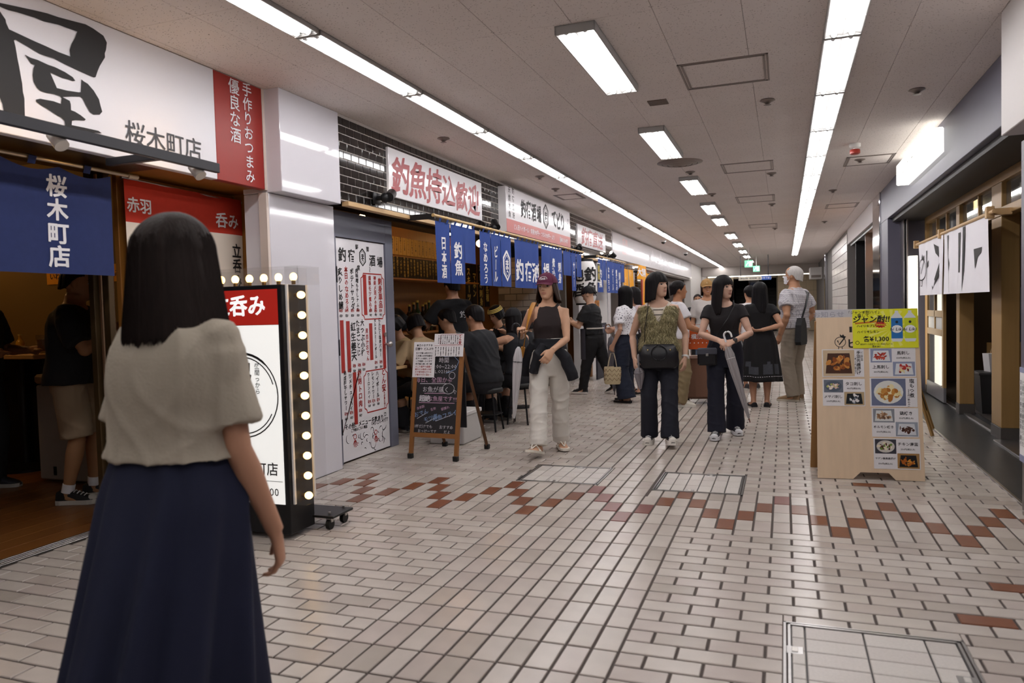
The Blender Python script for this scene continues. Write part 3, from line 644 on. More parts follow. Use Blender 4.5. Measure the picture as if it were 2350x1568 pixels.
b = MB(); P.poly(b, [(0, -.005), (.19, -.005), (.19, -.04), (.15, -.09), (.04, -.09), (0, -.04)], .004); q = b.build('price_tag', m_paper, t); b = MB(); P.txt(b, '380', .12, -.035, .05, .006); b.build('lettering', m_black, q)
P = Pl((-6.42, .845, 1.02), (1, 0, 0), (0, 0, 1)); b = MB(); P.slab(b, 0, .17, 0, .24, 0, .003); t = b.build('notice', mat('buff_paper', '#c9a87c', .7)); tag(t, 'buff paper notice on the wall behind the man in black', 'notice'); b = MB()
for k in range(5): P.txt(b, rtxt(6), .085, .2-.04*k, .024, .005, res=1)
b.build('lettering', m_redink, t)
# standing counter, freezer
t = thing('standing_counter', 'dark standing counter with timber top at far left of the nearest shop', 'counter', (-7.3, .42, 0))
b = MB(); b.box(-1.5, 1.1, -.25, .40, .97, 1.01, 0, .006); b.build('counter_top', m_wood, t); b = MB(); b.box(-1.45, .95, -.05, .38, .0, .97, 0, .004); b.build('base', mat('black_panel', '#161414', .5), t)
b = MB(); b.lathe([(.30, .0), (.30, .02), (.04, .045), (.04, .96), (.001, .97)], (.75, -.1, 0.003), n=24); b.build('pedestal', m_blk, t, True)
def bottle(name, label, cat, loc, h, r, col, group=None, glass='glass', labelcol=None, capc='#b3a04a'):
    t = thing(name, label, cat, loc, 0, group); b = MB(); b.lathe([(r*.9, 0), (r, .006), (r, h*.55), (r*.85, h*.64), (r*.38, h*.75), (r*.34, h*.95), (r*.38, h*.96), (.001, h*.965)], n=14); b.build('body', mat('bottle_'+col, col, .1, spec=.6), t, True)
    b = MB(); b.cyl((0, 0, h*.93), (0, 0, h), r*.42, n=12); b.build('cap', mat('cap_'+capc, capc, .4), t, True)
    if labelcol: b = MB(); b.cyl((0, 0, h*.15), (0, 0, h*.45), r*1.015, n=14); b.build('label', mat('lab_'+labelcol, labelcol, .6), t, True)
    return t
bottle('sauce_bottle', 'small squeeze bottle with cap on the standing counter', 'bottle', (-6.55, .32, 1.012), .17, .035, '#c79a3a', None, labelcol='#d9b25a', capc='#c9b56a')
t = thing('beer_jug', 'glass jug of brown drink on the standing counter', 'jug', (-6.34, .38, 1.012)); b = MB(); b.lathe([(.05, 0), (.055, .01), (.06, .16), (.057, .16), (.05, .02), (.001, .02)], n=18); b.build('glass', mat('clear_glass', '#e8e4dc', .03, trans=.95), t, True); b = MB(); b.lathe([(.001, .022), (.047, .022), (.052, .12), (.001, .12)], n=16); b.build('drink', mat('brown_drink', '#7a3f22', .1), t, True)
b = MB(); b.tube([(.055, 0, .13), (.09, 0, .12), (.095, 0, .07), (.055, 0, .05)], .008, 8); b.build('handle', mat('clear_glass', '#e8e4dc', .03), t, True)
for k, (x, y) in enumerate([(-6.88, .30), (-6.66, .20)]):
    t = thing('dish', ['pale shallow dish left on the standing counter', 'pale shallow dish right beside the sauce bottle'][k], 'dish', (x, y, 1.012), 0, 'dishes on the standing counter'); b = MB(); b.lathe([(.05, 0), (.11, .035), (.107, .04), (.045, .01), (.001, .01)], n=20); b.build('bowl', mat('pale_china', '#cbb9a0', .3), t, True)
t = thing('chest_freezer', 'white chest freezer with tan lid behind the man in black', 'freezer', (-5.52, .22, 0)); b = MB(); b.box(-.36, .36, -.29, .29, .02, .78, 0, .012); b.build('body', mat('freezer_white', '#a99b8e', .4), t); b = MB(); b.box(-.37, .37, -.30, .30, .79, .865, 0, .02); b.build('lid', mat('lid_tan', '#b08a5a', .45), t); b = MB(); b.box(-.2, -.17, -.295, -.29, .06, .13, 0, 0); b.build('vent', m_blk, t)
# ------------------------------------------------------------------ lantern sign with light bulbs, on casters
t = thing('light_box_sign', 'upright illuminated shop sign on casters with a border of light bulbs', 'sign', (0, 0, 0))
xr, xl, yf, yb, zt = -2.882, -3.46, -.851, -.62, 1.46
b = MB(); b.box(xl, xr, yf, yb, .03, zt, 0, .004); b.build('case', m_blk, t)
P = Pl((xl+.03, yf-.001, 0), (1, 0, 0), (0, 0, 1)); w = xr-xl-.06
m_lit = emat('lit_sign_white', '#fbfaf6', .50); m_litred = emat('lit_sign_red', '#b3261c', .30)
b = MB(); P.slab(b, 0, w, .205, 1.232, 0, .003, 0); P.slab(b, 0, w, 1.234, 1.435, 0, .003, 1); b.build('lit_face', [m_lit, m_litred], t)
b = MB(); P.txt(b, '立呑み', w-.268, 1.345, .125, .005, bold=.035, brush=.012); b.build('lettering', emat('lit_lettering', '#ffffff', .5), t)
b = MB(); cx = w-.262
P.ring(b, cx, .828, .243, [.014 if 5 < k < 30 else .008 for k in range(41)], .005); P.ring(b, cx, .828, .222, .007, .005, a0=.3, a1=5.8)
P.txt(b, '晩杯屋', cx-.01, .835, .142, .005, vert=True, bold=.05, brush=.012); P.txt(b, '昼間っから', cx+.105, .925, .036, .005, vert=True)
P.txt(b, '桜木町店', w-.20, .405, .082, .005); P.rect(b, .02, w-.01, .335, .338, .005); P.txt(b, '15:00~22:00', w-.20, .275, .062, .005, bold=.006); b.build('lettering', m_black, t)
m_acr = mat('clear_acrylic', '#8f8c8a', .05, alpha=.07); m_bulb = emat('bulb_glow', '#ffcb7a', 4.5); m_bulbcap = mat('brass_socket', '#8a6a32', .35, .8)
b = MB(); b.box(xr, xr+.005, yf+.03, yb+.005, .2, zt+.10); b.box(xr+.085, xr+.09, yf+.03, yb+.005, .2, zt+.10); b.box(xr, xr+.09, yf+.03, yf+.035, .2, zt+.1); b.box(xl-.04, xr+.09, yf+.03, yf+.035, zt+.005, zt+.1); b.box(xl-.04, xr+.09, yb, yb+.005, zt, zt+.1); b.box(xl-.04, xr+.09, yf+.03, yb+.005, zt+.1, zt+.104)
b.build('acrylic_cover', m_acr, t)
b = MB(); b.box(xr+.001, xr+.012, yf+.03, yf+.045, .2, zt); b.box(xr+.001, xr+.012, yb-.01, yb+.004, .2, zt); b.build('edge_strip', m_white, t)
for k in range(11):
    z = .235+.1165*k; c = (xr+.045, (yf+yb)/2, z); b = MB(); b.ell(c, (.025, .022, .022), 14, 9); o = b.build('bulb', m_bulb, t, True)
    b = MB(); b.cyl((xr+.002, c[1], z), (xr+.028, c[1], z), .012, n=10); b.build('socket', m_bulbcap, o, True)
for k in range(6):
    x = xl+.06+.103*k; b = MB(); b.ell((x, (yf+yb)/2, zt+.045), (.022, .022, .025), 14, 9); o = b.build('bulb', m_bulb, t, True); b = MB(); b.cyl((x, (yf+yb)/2, zt+.002), (x, (yf+yb)/2, zt+.026), .012, n=10); b.build('socket', m_bulbcap, o, True)
b = MB(); b.box(xl-.06, xr+.14, yb-.02, yb+.20, .075, .09, 0, .003); b.build('base_plate', m_blk, t)
for k, (x, y) in enumerate([(xr+.09, yb+.02), (xr+.09, yb+.17), (xl-.02, yb+.17)]):
    b = MB(); b.cyl((x-.012, y, .032), (x+.012, y, .032), .031, n=16); o = b.build('caster', mat('rubber_black', '#151515', .6), t, True); b = MB(); b.box(x-.018, x+.018, y-.012, y+.012, .045, .076); b.cyl((x, y, .09), (x, y, .105), .008, n=8); b.build('fork', m_steel, o)
# ------------------------------------------------------------------ SHOP 2 (fish tavern): beam, door, signs, spots, norens
b = MB(); b.box(-3.60, -3.535, .915, 10.93, 2.160, 2.198, 0, .003); tag(b.build('trim_2', m_wood), kind='structure')
m_tw = mat('tavern_wood', '#8a5a26', .5, var=.15, vscale=4, stretch=(5, 5, .5))
for nm, bx, mm in (('wall_tavern_back', (-5.55, -5.4, 1.1, 9.1, 0, 2.85), m_tw), ('wall_tavern_near', (-5.4, -3.92, 1.02, 1.1, 0, 2.85), m_tw), ('wall_tavern_far', (-5.4, -3.60, 9.1, 9.2, 0, 2.15), m_tw), ('ceiling_tavern', (-5.4, -3.76, 1.1, 9.1, 2.5, 2.56), mat('tavern_soffit', '#2c2926', .7)), ('ceiling_soffit', (-3.90, -3.61, .93, 10.9, 2.2, 2.24), mat('tavern_soffit', '#2c2926', .7)), ('floor_tavern', (-5.4, -4.61, 2.02, 9.1, -.005, .0), mat('tavern_floor', '#3b332d', .5))): b = MB(); b.box(*bx); tag(b.build(nm, mm), kind='structure')
m_gry = mat('grey_door_frame', '#6f7180', .4)
b = MB(); b.box(-3.83, -3.765, .92, 1.06, 0, 2.16); b.box(-3.83, -3.765, 1.892, 2.03, 0, 2.16, 0, .003); b.box(-3.83, -3.765, 1.06, 1.892, 1.94, 2.16); tag(b.build('door_1', [m_gry]), kind='structure')
t = thing('menu_door', 'white steel door covered in hand painted black and red menu lettering', 'door', (0, 0, 0))
b = MB(); b.box(-3.82, -3.78, 1.066, 1.886, .012, 1.932, 0, .003); b.build('door_leaf', m_signw, t)
PD = Pl((-3.78, 1.066, .012), (0, 1, 0), (0, 0, 1)); DW, DH = .822, 1.92
bk, rd = MB(), MB()
def dt(mb, s, a, bb, size, vert=True, **k): PD.txt(mb, s, a*DW, (1-bb)*DH, size, .0015, vert=vert, bold=k.pop('bold', .03), brush=.012, jit=.08, res=1, **k)
dt(bk, '釣', .13, .075, .125); dt(bk, '宿', .31, .075, .115); dt(bk, '酒', .73, .085, .115); dt(bk, '場', .90, .09, .105); dt(bk, '鮮', .42, .03, .05); dt(bk, '度', .44, .125, .05); dt(bk, '第', .64, .035, .05); dt(bk, '〜', .67, .13, .06)
def hexa(mb, P, x, y, r, d=.0015, m=0, ch='ま'):
    hx = [(x+.74*r*math.sin(a), y+r*math.cos(a)) for a in (PI/3*k for k in range(7))]; P.line(mb, hx, r*.2, d, m); P.line(mb, [(x+(p-x)*.74, y+(q-y)*.74) for p, q in hx], r*.06, d, m); P.txt(mb, ch, x, y+r*.06, r*.8, d, bold=.05, m=m); P.line(mb, [(x-.15*r, y-.42*r), (x, y-.36*r), (x+.2*r, y-.46*r)], r*.1, d, m)
hexa(bk, PD, .53*DW, (1-.075)*DH, .075)
for s, a, bb, z, m in [('炙りしめ鯖', .075, .225, .072, 0), ('本日のなめろう', .19, .225, .056, 1), ('ポテトサラダ', .30, .225, .062, 0), ('肉味噌もやしナムル', .40, .23, .043, 0), ('謹製モツ煮込み', .66, .245, .048, 1), ('神経〆活〆の造り', .77, .25, .044, 1), ('刺身単品', .885, .24, .072, 1),
        ('紅生姜天', .29, .465, .085, 0), ('たまごとじ', .385, .45, .066, 0), ('大つぶ小柱', .475, .45, .066, 0), ('貝出汁おでん', .565, .485, .05, 1), ('タルタルミートボール', .745, .46, .037, 0), ('にんにく塩辛バター', .845, .455, .041, 0),
        ('熟成梅干しサワー', .10, .68, .043, 0), ('マツメチューハイ', .20, .68, .047, 0), ('復刻トロ肉', .385, .685, .066, 1), ('ウーロンハイ', .565, .68, .040, 0), ('レモンサワー', .655, .68, .042, 0), ('ハイボール', .755, .68, .05, 0), ('どん安', .895, .665, .075, 1), ('飲めば飲むほど', .90, .755, .026, 1)]:
    dt(rd if m else bk, s, a, bb, z)
for a in (.07, .18, .29, .40): dt(rd, '¥490', a, .322, .042, False, sx=.55); dt(bk, '¥539', a, .345, .032, False, sx=.6)
for a in (.66, .77, .88): dt(rd, '¥390', a, .325, .04, False, sx=.55); dt(bk, '¥429', a, .345, .03, False, sx=.6)
for a in (.29, .39, .48, .74, .85): dt(rd, '¥190', a, .575, .042, False, sx=.55); dt(bk, '¥209', a, .598, .032, False, sx=.6)
for a in (.10, .20, .38): dt(rd, '¥390', a, .785, .042, False, sx=.55); dt(bk, '¥429', a, .808, .032, False, sx=.6)
for a in (.57, .66, .76): dt(rd, '¥290', a, .755, .042, False, sx=.55); dt(bk, '¥319', a, .775, .032, False, sx=.6)
for a, b0, b1 in ((.555, .155, .345), (.075, .365, .60), (.19, .37, .60), (.65, .385, .56), (.93, .395, .61), (.285, .605, .845)): PD.rect(rd, (a-.034)*DW, (a+.034)*DW, (1-b1)*DH, (1-b0)*DH, .002)
for a0, a1, b0, b1 in ((.48, .97, .15, .365), (.47, .985, .61, .805)):
    x0, x1, y0, y1 = a0*DW, a1*DW, (1-b1)*DH, (1-b0)*DH; r = .04
    pts = []
    for cx_, cy_, st, en_ in ((x0, y0, PI/2, 0), (x1, y0, PI, PI/2), (x1, y1, 1.5*PI, PI), (x0, y1, 2*PI, 1.5*PI)):
        for k in range(6): a = st+(en_-st)*k/5; pts.append((cx_+r*math.cos(a), cy_+r*math.sin(a)))
    PD.line(rd, pts+[pts[0]], .011, .0015)
dt(bk, 'その他、メニュー多数あり', .46, .845, .055, False, shear=.1); PD.ring(bk, .90*DW, .165*DH, .02, .008, .0015, n=4, a0=PI/4, a1=2.25*PI)
dt(bk, 'ご予約はこちら電話', .34, .868, .030, False); dt(bk, '045-211-4977', .78, .862, .052, False, bold=.012)
r = np.random.default_rng(5)
for k in range(26):
    x, y = r.uniform(.06, .92)*DW, r.uniform(.02, .115)*DH; a0 = r.uniform(0, 6); rr = r.uniform(.012, .045)
    PD.ring(bk, x, y, rr, [.002+.006*math.sin(PI*i/10) for i in range(11)], .0015, n=10, a0=a0, a1=a0+r.uniform(1.5, 4))
for cx_, cy_ in ((.25*DW, .085*DH), (.68*DW, .075*DH)):
    PD.ring(rd, cx_, cy_+.03, .022, .008, .0018, n=16)
    for k in range(6): a = -2.7+k*.45; PD.line(rd, [(cx_+.01*math.cos(a), cy_), (cx_+.035*math.cos(a), cy_-.02+.03*math.sin(a)), (cx_+.05*math.cos(a)+.01, cy_-.01+.055*math.sin(a))], .006, .0018)
bk.build('black_lettering', m_black, t); rd.build('red_lettering', m_redink, t)
for z in (1.62, 1.0, .32): b = MB(); b.box(-3.782, -3.765, 1.046, 1.072, z-.07, z+.07, 0, .003); b.build('hinge', m_dkgrey, t)
b = MB(); b.cyl((-3.78, 1.845, .99), (-3.73, 1.845, .99), .010); b.ell((-3.72, 1.845, .99), (.022, .03, .03)); b.build('knob', m_steel, t, True); b = MB(); b.cyl((-3.78, 1.845, 1.08), (-3.765, 1.845, 1.08), .02); b.build('lock', m_steel, t, True)
def wallsign(label, y0, y1, z0, z1, xf, xb, cat='sign'):
    t = thing('shop_sign', label, cat, (0, 0, 0)); b = MB(); b.box(xb, xf, y0, y1, z0, z1, 0, .004); b.build('board', m_signw, t); return t, Pl((xf, y0, z0), (0, 1, 0), (0, 0, 1)), y1-y0, z1-z0
m_redbrush = mat('brush_red', '#931f27', .4)
t, P, w, h = wallsign('long white sign with brushed red characters on the black tile, nearest', 1.595, 3.78, 2.33, 2.768, -3.535, -3.565)
chars(P, t, m_redbrush, '釣魚持込歓迎', w/2, h*.48, .345, bold=.028, brush=.02, jit=.08, shear=.12)
t, P, w, h = wallsign('projecting white box sign with black characters and a red lower band', 4.38, 7.32, 2.255, 2.822, -3.455, -3.565)
b = MB(); P.slab(b, .0, w, .0, .165, 0, .002); b.build('red_band', m_red, t)
chars(P, t, m_black, '釣宿酒場', .98, .36, .26, bold=.035, brush=.02, jit=.1, sx=.85); b = MB(); hexa(b, P, 1.64, .36, .17); b.build('emblem', m_black, t); chars(P, t, m_black, 'てどり', 2.28, .36, .27, bold=.04, brush=.02, jit=.1, shear=-.15, sx=.85)
for k, s in enumerate(['天然地魚', '釣宿直送']): b = MB(); P.txt(b, s, .12+.14*k, .38, .085, vert=True, bold=.01, sp=1.2); b.build('lettering', m_black, t)
for k, s in enumerate(['居酒屋', '昼から']): b = MB(); P.txt(b, s, 2.80+.08*k, .36, .05, vert=True, sp=1.3); b.build('lettering', m_black, t)
b = MB(); P.txt(b, 'どん安ハイボール / 刺身390円〜 つまみ290円〜 より', 1.15, .085, .078, .004, bold=.008, sx=.95); P.txt(b, '☎045-211-4977', 2.55, .085, .085, .004, sx=.8); b.build('lettering', m_wht, t)
t, P, w, h = wallsign('farther white sign with brushed red characters beyond the box sign', 8.1, 10.2, 2.36, 2.725, -3.535, -3.565)
chars(P, t, m_redbrush, '釣宿直送', w/2, h*.48, .30, bold=.028, brush=.02, jit=.1, shear=.1, sx=1.35)
def spot(label, x, y, z, d):
    t = thing('spot_light', label, 'spotlight', (x, y, z)); d = unit(d); b = MB(); b.box(-.10, -.085, -.06, .06, -.05, .05, 0, .004); b.cyl((-.09, 0, 0), (-.02, 0, 0), .02); b.ell((-.01, 0, 0), (.04, .04, .045)); b.build('mount', m_blk, t, True)
    b = MB(); c = Vector((.02, .02, .01)); b.cyl(c-d*.02, c+d*.12, .042, .042, n=18); o = b.build('lamp_head', m_blk, t, True); b = MB(); b.cyl(c+d*.1205, c+d*.122, .035, n=16); b.build('lens', emat('spot_lens', '#fff2dc', 9), o)
spot('black spotlight on the beam aimed at the nearest red lettered sign', -3.44, 1.36, 2.275, (-.25, .85, .35))
spot('black spotlight between the nearest red sign and the box sign', -3.44, 3.92, 2.26, (-.4, .5, .45))
spot('black spotlight beneath the farther red lettered sign', -3.44, 7.75, 2.27, (-.25, .85, .35))
spot('black spotlight at the far end of the black tile', -3.44, 10.45, 2.30, (-.3, -.6, .4))
for y, l in ((1.982, 'nearest black bracket arm holding the bamboo noren rod'), (7.42, 'second black bracket arm holding the bamboo noren rod'), (8.47, 'third black bracket arm at the far noren rod')):
    b = MB(); b.box(-3.56, -3.28, y-.012, y+.012, 2.15, 2.20, 0, .002); tag(b.build('rod_bracket', m_blk), l, 'bracket')
m_bam = mat('bamboo', '#b99a66', .45, var=.2, vscale=12)
def bamboo(mb, y0, y1, x, z):
    n = max(2, int((y1-y0)/.28)); path = []; rr = []
    for k in range(n+1):
        y = y0+(y1-y0)*k/n; path += [(x, y-.012, z), (x, y, z), (x, y+.012, z)]; rr += [.0155, .019, .0155]
    mb.tube(path, rr, 10)
def fish_noren(label, rod, z, panels, seed):
    t = thing('noren_curtain', label, 'noren curtain', (0, 0, 0)); b = MB(); bamboo(b, *rod, -3.29, z+.012); b.build('rod', m_bam, t, True)
    for k, (ya, yb, zb, tx) in enumerate(panels): cloth('panel', -3.29, 1, ya, yb, z-.035, zb, [m_navy, m_wht], t, seed+k, .007, tx, 10, 10, tabs=2 if yb-ya > .25 else 1)
V = dict(vert=True, bold=.03, brush=.012, jit=.05)
hx = lambda q, P: hexa(q, P, 0, 0, .17, .0)
fish_noren('bright blue noren of many panels with white lettering along the fish tavern front', (1.97, 7.46), 2.17, [
    (2.0, 2.325, 1.556, [('日本酒', 2.165, 1.80, .135, V)]), (2.345, 2.67, 1.556, [('釣魚', 2.505, 1.80, .17, V)]), (2.665, 2.965, 1.775, []),
    (3.085, 3.40, 1.553, [('なめろう', 3.24, 1.80, .115, V)]), (3.40, 3.72, 1.553, [('ビール', 3.56, 1.80, .14, V)]), (3.72, 4.055, 1.553, [(hx, 3.885, 1.80, 0)]),
    (4.18, 4.53, 1.55, [('釣', 4.36, 1.76, .29, V)]), (4.53, 4.84, 1.55, [('宿', 4.69, 1.76, .26, V)]), (4.84, 5.12, 1.55, [('酒', 4.98, 1.76, .27, V)]),
    (5.255, 5.66, 1.55, [('場', 5.45, 1.77, .27, V)]), (5.66, 5.96, 1.55, [('煮込み', 5.81, 1.80, .13, V)]), (5.96, 6.25, 1.55, [('刺身', 6.10, 1.80, .16, V)]),
    (6.30, 6.72, 1.775, []), (6.73, 7.03, 1.55, [('サワー', 6.88, 1.80, .13, V)]), (7.04, 7.36, 1.775, [])], 20)
fish_noren('farther bright blue noren beyond the white paper lantern', (8.45, 10.85), 2.17, [
    (8.5, 8.85, 1.55, [('釣魚', 8.67, 1.80, .17, V)]), (8.87, 9.14, 1.775, []), (9.16, 9.5, 1.55, [('なめろう', 9.33, 1.80, .115, V)]), (9.5, 9.83, 1.55, [('ビール', 9.66, 1.80, .14, V)]),
    (9.83, 10.16, 1.55, [('煮込み', 10.0, 1.80, .14, V)]), (10.16, 10.45, 1.55, [('刺身', 10.3, 1.80, .17, V)]), (10.47, 10.78, 1.775, [])], 60)
# big paper lantern
t = thing('paper_lantern', 'large white paper lantern with black characters hanging between the blue norens', 'lantern', (-3.40, 7.95, 1.33))
b = MB(); pr = []
for k in range(45):
    z = .03+.70*k/44; e = 1-abs(k/44*2-1)**4; pr.append((.15+.055*e+(.003 if k % 2 else -.001), z))
b.lathe(pr, n=28); b.build('shade', mat('lantern_paper', '#e6e4e4', .7), t, True)
b = MB(); b.lathe([(.13, 0), (.15, 0), (.15, .035), (.001, .035)], n=24); b.build('lower_rim', m_blk, t, True); b = MB(); b.lathe([(.001, .72), (.15, .72), (.15, .77), (.13, .77)], n=24); b.tube([(0, 0, .77), (0, 0, .86)], .008); b.build('upper_rim', m_blk, t, True)
tb = MB()
for s, az in (('釣魚', -.72), ('地酒', -1.95)):
    q = MB(); text(q, s, (0, 0, .38), (1, 0, 0), (0, 0, 1), .25, vert=True, bold=.035, brush=.015)
    for x, y, z in q.v: a = az+x/.205; tb.v.append((.212*math.cos(a), .212*math.sin(a), z))
    o = len(tb.v)-len(q.v); tb.f += [tuple(i+o for i in f) for f in q.f]; tb.m += q.m
tb.build('lettering', m_black, t)
P = Pl((-3.28, 8.36, 1.72), (0, 1, 0), (0, 0, 1)); b = MB(); P.slab(b, 0, .22, 0, .34, 0, .006, 0); P.slab(b, .015, .205, .015, .325, .006, .008, 1); t = tag(b.build('hanging_poster', [m_paper, m_black]), 'small framed black poster hung beside the white paper lantern', 'poster'); b = MB(); P.txt(b, '鯛鮪', .11, .17, .13, .01, vert=True); b.build('lettering', mat('ink_gold', '#c9b24a', .6), t)
# interior of the tavern: menu boards, strips, shelf
m_mcream = mat('menu_cream', '#c9a35a', .7); m_mblk = mat('menu_black', '#17130f', .6)
def strips(label, y0, y1, z0, z1, n, mback, mink, col2=None, size=.05):
    t = thing('menu_board', label, 'menu board', (0, 0, 0)); wv = (y1-y0)/n; ink = MB()
    for k in range(n):
        b = MB(); b.box(-5.398, -5.385, y0+wv*k+.004, y0+wv*(k+1)-.004, z0, z1); b.build('strip', mback, t)
        text(ink, rtxt(random.randint(4, 6)), (-5.383, y0+wv*(k+.5), (z0+z1)/2+.02), UY, UZ, min(wv*.8, (z1-z0)/6.5), vert=True, bold=.01, jit=.06, res=1)
    ink.build('lettering', mink, t)
m_lume = mat('menu_ink_yellow', '#d9b95f', .7)
strips('row of cream paper menu strips high on the tavern back wall', 4.2, 7.0, 2.11, 2.36, 24, m_mcream, m_black)
strips('row of black menu strips with yellow writing on the tavern back wall', 4.2, 6.9, 1.76, 2.08, 26, m_mblk, m_lume)
t = thing('menu_board', 'tall black vertical boards with yellow writing at the far end of the tavern', 'menu board', (0, 0, 0)); ink = MB()
for y, s in ((7.5, 'スキーツ'), (7.75, 'マホン'), (8.05, '本日の刺身'), (8.35, '地酒各種')):
    b = MB(); b.box(-5.395, -5.38, y, y+.22, 1.35, 2.1); b.build('strip', m_mblk, t); text(ink, s, (-5.378, y+.11, 1.74), UY, UZ, .15, vert=True, bold=.03, res=1)
ink.build('lettering', m_lume, t)
b = MB(); b.box(-5.40, -5.10, 4.0, 7.4, 1.73, 1.755, 0, .004); tag(b.build('wall_shelf', m_honey), 'timber shelf running below the black menu strips', 'shelf')
b = MB(); b.box(-5.395, -5.0, 4.3, 6.8, .98, 1.01, 0, .004); b.box(-5.395, -5.05, 4.3, 4.34, 0, .98); b.box(-5.395, -5.05, 6.76, 6.8, 0, .98); bc = tag(b.build('bottle_counter', m_honey), 'timber back counter carrying the bottles in the tavern', 'counter')
for k, y in enumerate((4.95, 5.08, 5.2, 5.36, 5.46, 5.57, 5.68)): bottle('sake_bottle', ['large dark sake bottle with pale label', 'clear bottle with white label', 'green sake bottle'][k % 3]+f', {ORD[k]} along the tavern back counter', 'bottle', (-5.15, y, 1.012), .38+.03*(k % 3), .05, ['#1a120c', '#2a2b1c', '#22391f'][k % 3], 'bottles on the tavern back counter', labelcol='#d9c39a')
fill_pendant('warm globe lamp under the tavern soffit', -4.5, 5.0, 2.38, 46, .06)  # unseen lamps, added behind the fascia to brighten the tavern interior
fill_pendant('second warm globe lamp deeper in the tavern', -4.9, 7.0, 2.38, 40, .06)
fill_pendant('third warm globe lamp near the tavern doorway', -4.8, 3.2, 2.38, 32, .05)
m_gbrick = mat('grey_brick_tile', '#8a8580', .5, isl=.12)
b = MB(); b.box(-4.8, -3.62, 7.52, 7.6, 0, 2.16); part = tag(b.build('wall_3', mat('brick_joint', '#5f5b57', .8)), kind='structure')
q = MB(); q.box(-.105, .105, -.006, .006, -.05, .05, 0, .003); gme = bpy.data.meshes.new('brick'); gme.from_pydata(q.v, [], q.f); gme.materials.append(m_gbrick)
for r_ in range(19):
    for k in range(6):
        x = -4.69+.22*k-(.11 if r_ % 2 else 0)
        if -4.8 < x-.105 and x+.105 < -3.62: link('brick', gme, part, (x, 7.518, .06+.11*r_))
# seats and tables of the tavern
def stool(label, x, y, h=.46):
    t = thing('bar_stool', label, 'stool', (x, y, .004), random.uniform(0, .6)); b = MB(); b.lathe([(.001, h-.04), (.16, h-.045), (.165, h-.02), (.15, h), (.001, h)], n=22); b.build('seat', mat('black_vinyl', '#1a1918', .45), t, True)
    for k in range(4):
        a = PI/4+PI/2*k; b = MB(); b.cyl((.11*math.cos(a), .11*math.sin(a), h-.045), (.17*math.cos(a), .17*math.sin(a), 0), .011, n=8); b.build('leg', m_blk, t, True)
    b = MB(); b.lathe([(.145, .18), (.155, .185), (.145, .19)], n=20); b.build('foot_ring', m_blk, t, True)
for a in (('black stool under the man in black at the tavern front', -3.20, 2.98), ('black stool under the leaning woman in beige', -3.72, 2.62), ('black stool under the girl in white top', -4.18, 3.16), ('black stool under the woman in black cap', -3.02, 3.5), ('black stool under the person in patterned shirt', -3.75, 3.45)): stool(*a)
t = thing('tavern_table', 'timber topped tavern table between the seated guests', 'table', (-4.05, 2.36, .004)); b = MB(); b.box(-.35, .12, -.20, .2, .70, .73, 0, .005); b.build('table_top', m_wood, t)
b = MB(); b.cyl((-.1, 0, 0), (-.1, 0, .7), .03); b.cyl((-.1, 0, 0), (-.1, 0, .02), .18); b.build('pedestal', m_blk, t, True)
t = thing('tavern_table', 'dark tavern table beside the man in black', 'table', (-3.66, 3.03, .004)); b = MB(); b.box(-.14, .12, -.10, .14, .70, .73, 0, .005); b.build('table_top', m_wood, t); b = MB(); b.cyl((0, .02, 0), (0, .02, .7), .03); b.build('pedestal', m_blk, t, True)
t = thing('soy_cruet', 'small white cruet on the table behind the chalkboard', 'cruet', (-4.03, 2.3, .735)); b = MB(); b.lathe([(.03, 0), (.034, .01), (.022, .07), (.012, .085), (.001, .09)], n=14); b.build('body', m_paper, t, True); b = MB(); b.cyl((0, 0, .085), (0, 0, .1), .012); b.build('cap', m_red, t, True)
t = thing('storage_crate', 'grey plastic crate under the tavern table behind the chalkboard', 'crate', (-3.3, 2.35, .0)); b = MB(); b.box(-.18, .18, -.22, .22, .002, .30, 0, .01); b.build('body', mat('crate_white', '#b9b6b4', .5), t); b = MB(); b.box(-.19, .19, -.23, .23, .27, .31, 0, .006); b.build('rim', mat('crate_rim', '#c9c6c4', .5), t)
# ------------------------------------------------------------------ chalkboard A-frame
t = thing('chalkboard_sign', 'brown framed A-frame chalkboard with handwritten menu and two paper sheets', 'chalkboard', (-3.105, 1.42, 0), -.086)
th = math.radians(10); P = Pl((-.245, 0, 0), (1, 0, 0), (0, math.sin(th), math.cos(th))); HL = .98
m_chb = mat('chalkboard_black', '#242326', .7, var=.2, vscale=6); m_brf = mat('brown_frame', '#8a5a2b', .45, var=.15, vscale=10)
for x in (0, .455): b = MB(); P.slab(b, x, x+.036, .03, HL, -.02, .004); b.build('leg', m_brf, t)
for y in (.19, HL-.04): b = MB(); P.slab(b, .036, .455, y, y+.04, -.018, .003); b.build('rail', m_brf, t)
b = MB(); P.slab(b, .036, .455, .23, HL-.04, -.012, -.004); b.build('board', m_chb, t)
yt = P.p(0, HL).y+.03
for x in (-.225, .225):
    b = MB(); b.tube([(x, yt, P.p(0, HL).z-.03), (x, yt+.40, .03)], .018, 4); b.build('leg', mat('brown_frame_dark', '#5b3a20', .5), t)
    for p in ((x, yt+.402), (x*1.01, .006)): q = MB(); q.box(p[0]-.022, p[0]+.022, p[1]-.02, p[1]+.02, .001, .045, 0, .004); q.build('rubber_foot', mat('rubber_black', '#151515', .6), t)
b = MB(); b.box(-.2, .2, yt+.06, yt+.075, .25, .85); b.build('rear_panel', m_dkgrey, t)
cw, cp, cb = MB(), MB(), MB(); K = dict(bold=.0, jit=.05, brush=.01, res=1)
P.txt(cw, '時間', .30, .87, .052, -.003, **K); P.txt(cw, '10:00~22:00', .30, .815, .05, -.003, **K); P.txt(cw, 'L.O21:00', .29, .77, .04, -.003, **K)
